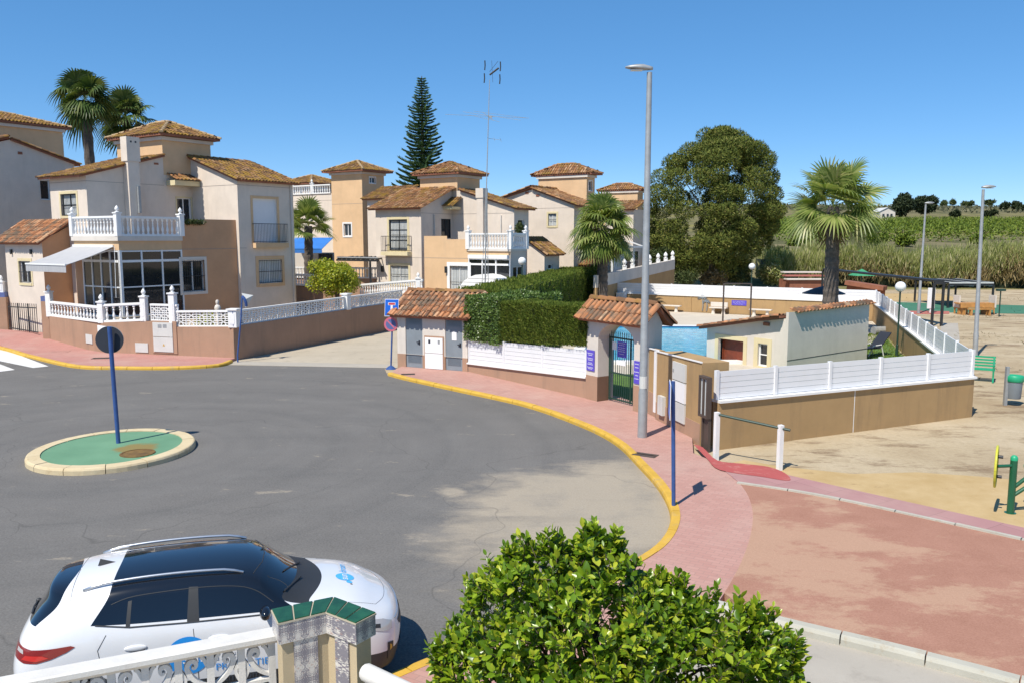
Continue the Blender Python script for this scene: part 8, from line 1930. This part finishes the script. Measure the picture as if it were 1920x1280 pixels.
M['damask'] = tilepat('patterned_wall_tile', (.60,.57,.52)); M['greentile'] = plain('green_glazed_tile', (.018,.085,.035), .18, var=.35, vscale=5, dirt=((.55,.56,.5), 9, .66, .9)); M['grout'] = plain('pale_grout', (.45,.40,.30), .9, var=.15); M['plaster'] = stucco('sandy_plaster', (.52,.42,.27), amt=.2, bscale=160); M['fgwhite'] = plain('weathered_white_cast_stone', (.64,.62,.58), .75, var=.07, vscale=6, dirt=((.42,.36,.31), 3.5, .58, .5), bmp=.25, bscale=70)
ZC = 2.05
cp_ = [(507.7,1141.7),(626,1118),(705.8,1147.6),(667,1167.5),(610.8,1146),(520.6,1167.5)]
CAPP = [G(a, b, ZC) for a, b in cp_]; CAPP = [Vector((p.x, p.y, 0)) for p in CAPP]
pil = empty('corner_pillar', V3((CAPP[0]+CAPP[2])/2, 0), 'L-shaped garden pillar with green glazed cap and patterned tile panels in the foreground', 'pillar')
def inset(P, d):
    n = len(P); out = []; ar = sum(P[i].x*P[(i+1)%n].y-P[(i+1)%n].x*P[i].y for i in range(n)); sg = 1 if ar > 0 else -1
    for i in range(n):
        a, b, c = P[i-1], P[i], P[(i+1)%n]; e1 = (b-a).normalized(); e2 = (c-b).normalized(); n1 = Vector((-e1.y, e1.x, 0))*sg; n2_ = Vector((-e2.y, e2.x, 0))*sg
        k = n1 + n2_; out.append(b + k*(d*2/max(k.dot(k), .4)) if False else b + k.normalized()*(d/max(.35, math.sqrt((1+n1.dot(n2_))/2))))
    return out
xy = lambda P: [(p.x, p.y) for p in P]
HB_ = .165
m = MB(); m.prism(xy(CAPP), ZC-.018, ZC-.004); cap = m.build('cap', M['grout'], pil)
# green tiles on the cap: two arms
def arm(o0, o1, i0, i1, n, skip=0):
    """tiles between outer edge o0->o1 and inner edge i0->i1"""
    for k in range(n):
        a, b = k/n+.012, (k+1)/n-.012; q = [o0.lerp(o1,a), o0.lerp(o1,b), i0.lerp(i1,b), i0.lerp(i1,a)]; c = sum(q, Vector((0,0,0)))/4; q = [c+(p-c)*.985 for p in q]
        m = MB(); m.prism(xy(q), ZC-.004, ZC+.006); m.build('cap_tile', M['greentile'], cap, bevel=.003)
arm(CAPP[0], CAPP[1], CAPP[5], CAPP[4], 3); arm(CAPP[1], CAPP[2], CAPP[4], CAPP[3], 3)
m = MB(); b_ = inset(CAPP, .006); m.prism(xy(b_), ZC-.018-HB_, ZC-.018); m.build('tile_band', M['damask'], pil)
sh_ = inset(CAPP, .035); m = MB(); m.prism(xy(sh_), -.05, ZC-.018-HB_); m.build('shaft', M['plaster'], pil)
def strip(A, B, f0, f1):
    d, n = nrm(A, B); L = (B-A).length; m = MB(); fbox(m, A, d, n, L*f0, L*f1, 0, ZC-.018-HB_-.001, .002, .016); m.build('tile_strip', M['damask'], pil)
strip(sh_[5], sh_[4], .24, .76); strip(sh_[4], sh_[3], .30, .76)
# railing to the left: cast scroll blocks under a flat top rail
rl = empty('railing', G(250,1250,1.7), 'white cast-stone scroll railing running left from the tiled pillar', 'railing', 'foreground railings')
ZR = 1.80
rA = G(-60, 1287, ZR); rB = G(519, 1180, ZR); rA.z = rB.z = 0
d5, n5 = nrm(rA, rB); L5 = (rB-rA).length
m = MB(); q = [(-.085,ZR-.05),(-.085,ZR-.012),(-.07,ZR),(.07,ZR),(.085,ZR-.012),(.085,ZR-.05),(.05,ZR-.085),(-.05,ZR-.085)]
v = [V3(rA+n5*o, z) for o, z in q] + [V3(rB+n5*o, z) for o, z in q]; k = len(q); m.add(v, [(i, (i+1)%k, k+(i+1)%k, k+i) for i in range(k)]+[tuple(range(k))[::-1], tuple(range(k,2*k))]); m.build('top_rail', M['fgwhite'], rl)
zt_ = ZR-.085; BH = .30; BW = .238; nb_ = int(L5/BW)
def ribbon(m, pts, w, th, A, d, n):
    """flat cast bar through (s,z) points with width w in the wall plane and thickness th"""
    P = [Vector((s, z, 0)) for s, z in pts]; vs = []; K = len(P)
    for i, p in enumerate(P):
        t = (P[min(i+1,K-1)]-P[max(i-1,0)]).normalized(); nr = Vector((-t.y, t.x, 0)); ww = w[i] if isinstance(w, list) else w
        for sgn, o in ((-1,-th/2),(1,-th/2),(1,th/2),(-1,th/2)):
            c = p + nr*sgn*ww/2; vs.append(V3(A + d*c.x + n*o, c.y))
    m.add(vs, [(i*4+k_, i*4+(k_+1)%4, (i+1)*4+(k_+1)%4, (i+1)*4+k_) for i in range(K-1) for k_ in range(4)]+[(3,2,1,0), tuple((K-1)*4+k_ for k_ in range(4))])
def scroll_block(m, s0, z1, A, d, n, mir):
    W, Hh = BW, BH; X = lambda u: s0 + (u if not mir else 1-u)*W; Zf = lambda v: z1 - (1-v)*Hh
    def rb(pts, w): ribbon(m, [(X(u), Zf(v)) for u, v in pts], w, .05, A, d, n)
    # big sweep from the lower corner up into a curl
    sw = [(.02,.10),(.22,.16),(.45,.30),(.64,.50),(.74,.72),(.66,.88),(.52,.90),(.44,.80),(.50,.70),(.58,.74)]
    sp = smoothline([Vector((a,b,0)) for a,b in sw], 4); rb([(p.x,p.y) for p in sp], [.02+.018*math.sin(math.pi*min(1,i/len(sp)*1.1)) for i in range(len(sp))])
    sw = [(.98,.06),(.86,.22),(.80,.42),(.90,.62),(1.0,.70)]; sp = smoothline([Vector((a,b,0)) for a,b in sw], 4); rb([(p.x,p.y) for p in sp], .026)
    sw = [(.02,.62),(.12,.74),(.20,.90),(.30,.98)]; sp = smoothline([Vector((a,b,0)) for a,b in sw], 4); rb([(p.x,p.y) for p in sp], .028)
for i in range(nb_+1):
    s = L5 - .05 - i*BW
    m = MB(); fbox(m, rA, d5, n5, s-.028, s+.028, zt_-2*BH-.05, zt_-.0, -.032, .032); m.build('upright', M['fgwhite'], rl)
    if i < nb_:
        m = MB(); scroll_block(m, s-BW, zt_-.01, rA, d5, n5, i % 2 == 0); scroll_block(m, s-BW, zt_-BH-.04, rA, d5, n5, i % 2 == 1)
        fbox(m, rA, d5, n5, s-BW+.028, s-.028, zt_-BH-.035, zt_-BH-.005, -.026, .026); m.build('scroll_panel', M['fgwhite'], rl)
m = MB(); m.bar(V3(rA, zt_-2*BH-.08), V3(rB, zt_-2*BH-.08), .2, .06); m.build('bottom_rail', M['fgwhite'], rl); m = MB(); m.bar(V3(rA, .5), V3(rB, .5), .2, 1.15); m.build('wall_base', M['plaster'], rl)
# short railing to the right of the pillar, coming towards the viewer
r2 = empty('railing', G(730,1275,1.75), 'short white cast-stone railing right of the tiled pillar, by the citrus tree', 'railing', 'foreground railings')
ZR2 = 1.80; a2, b2 = G(684,1244,ZR2), G(850,1322,ZR2); a2.z = b2.z = 0; d6, n6 = nrm(a2, b2)
m = MB(); m.path([V3(a2,ZR2-.06), V3(a2+d6*.02,ZR2-.06), V3(b2,ZR2-.06)], [.06,.068,.068], 14); m.build('top_rail', M['fgwhite'], r2, smooth=True)
L6 = (b2-a2).length; BWs = BW
for i in range(4):
    m = MB(); s = .06+i*BW; fbox(m, a2, d6, n6, s-.03, s+.03, ZR2-.75, ZR2-.1, -.03, .03); m.build('upright', M['fgwhite'], r2)
    m = MB(); scroll_block(m, s, ZR2-.13, a2, d6, n6, i % 2 == 0); m.build('scroll_panel', M['fgwhite'], r2)
m = MB(); m.bar(V3(a2, .5), V3(b2, .5), .2, 1.0); m.build('wall_base', M['plaster'], r2)
# garden ground behind the railing
sheet('garden_ground', None, 0.3, M['conc'], pts=[Vector((-6,6.0,0)), rA+Vector((0,-.1,0)), rB+Vector((0,-.1,0)), CAPP[1], CAPP[2]+Vector((.1,-.2,0)), b2, Vector((2.2,5.0,0)), Vector((2.2,-2,0)), Vector((-6,-2,0))])
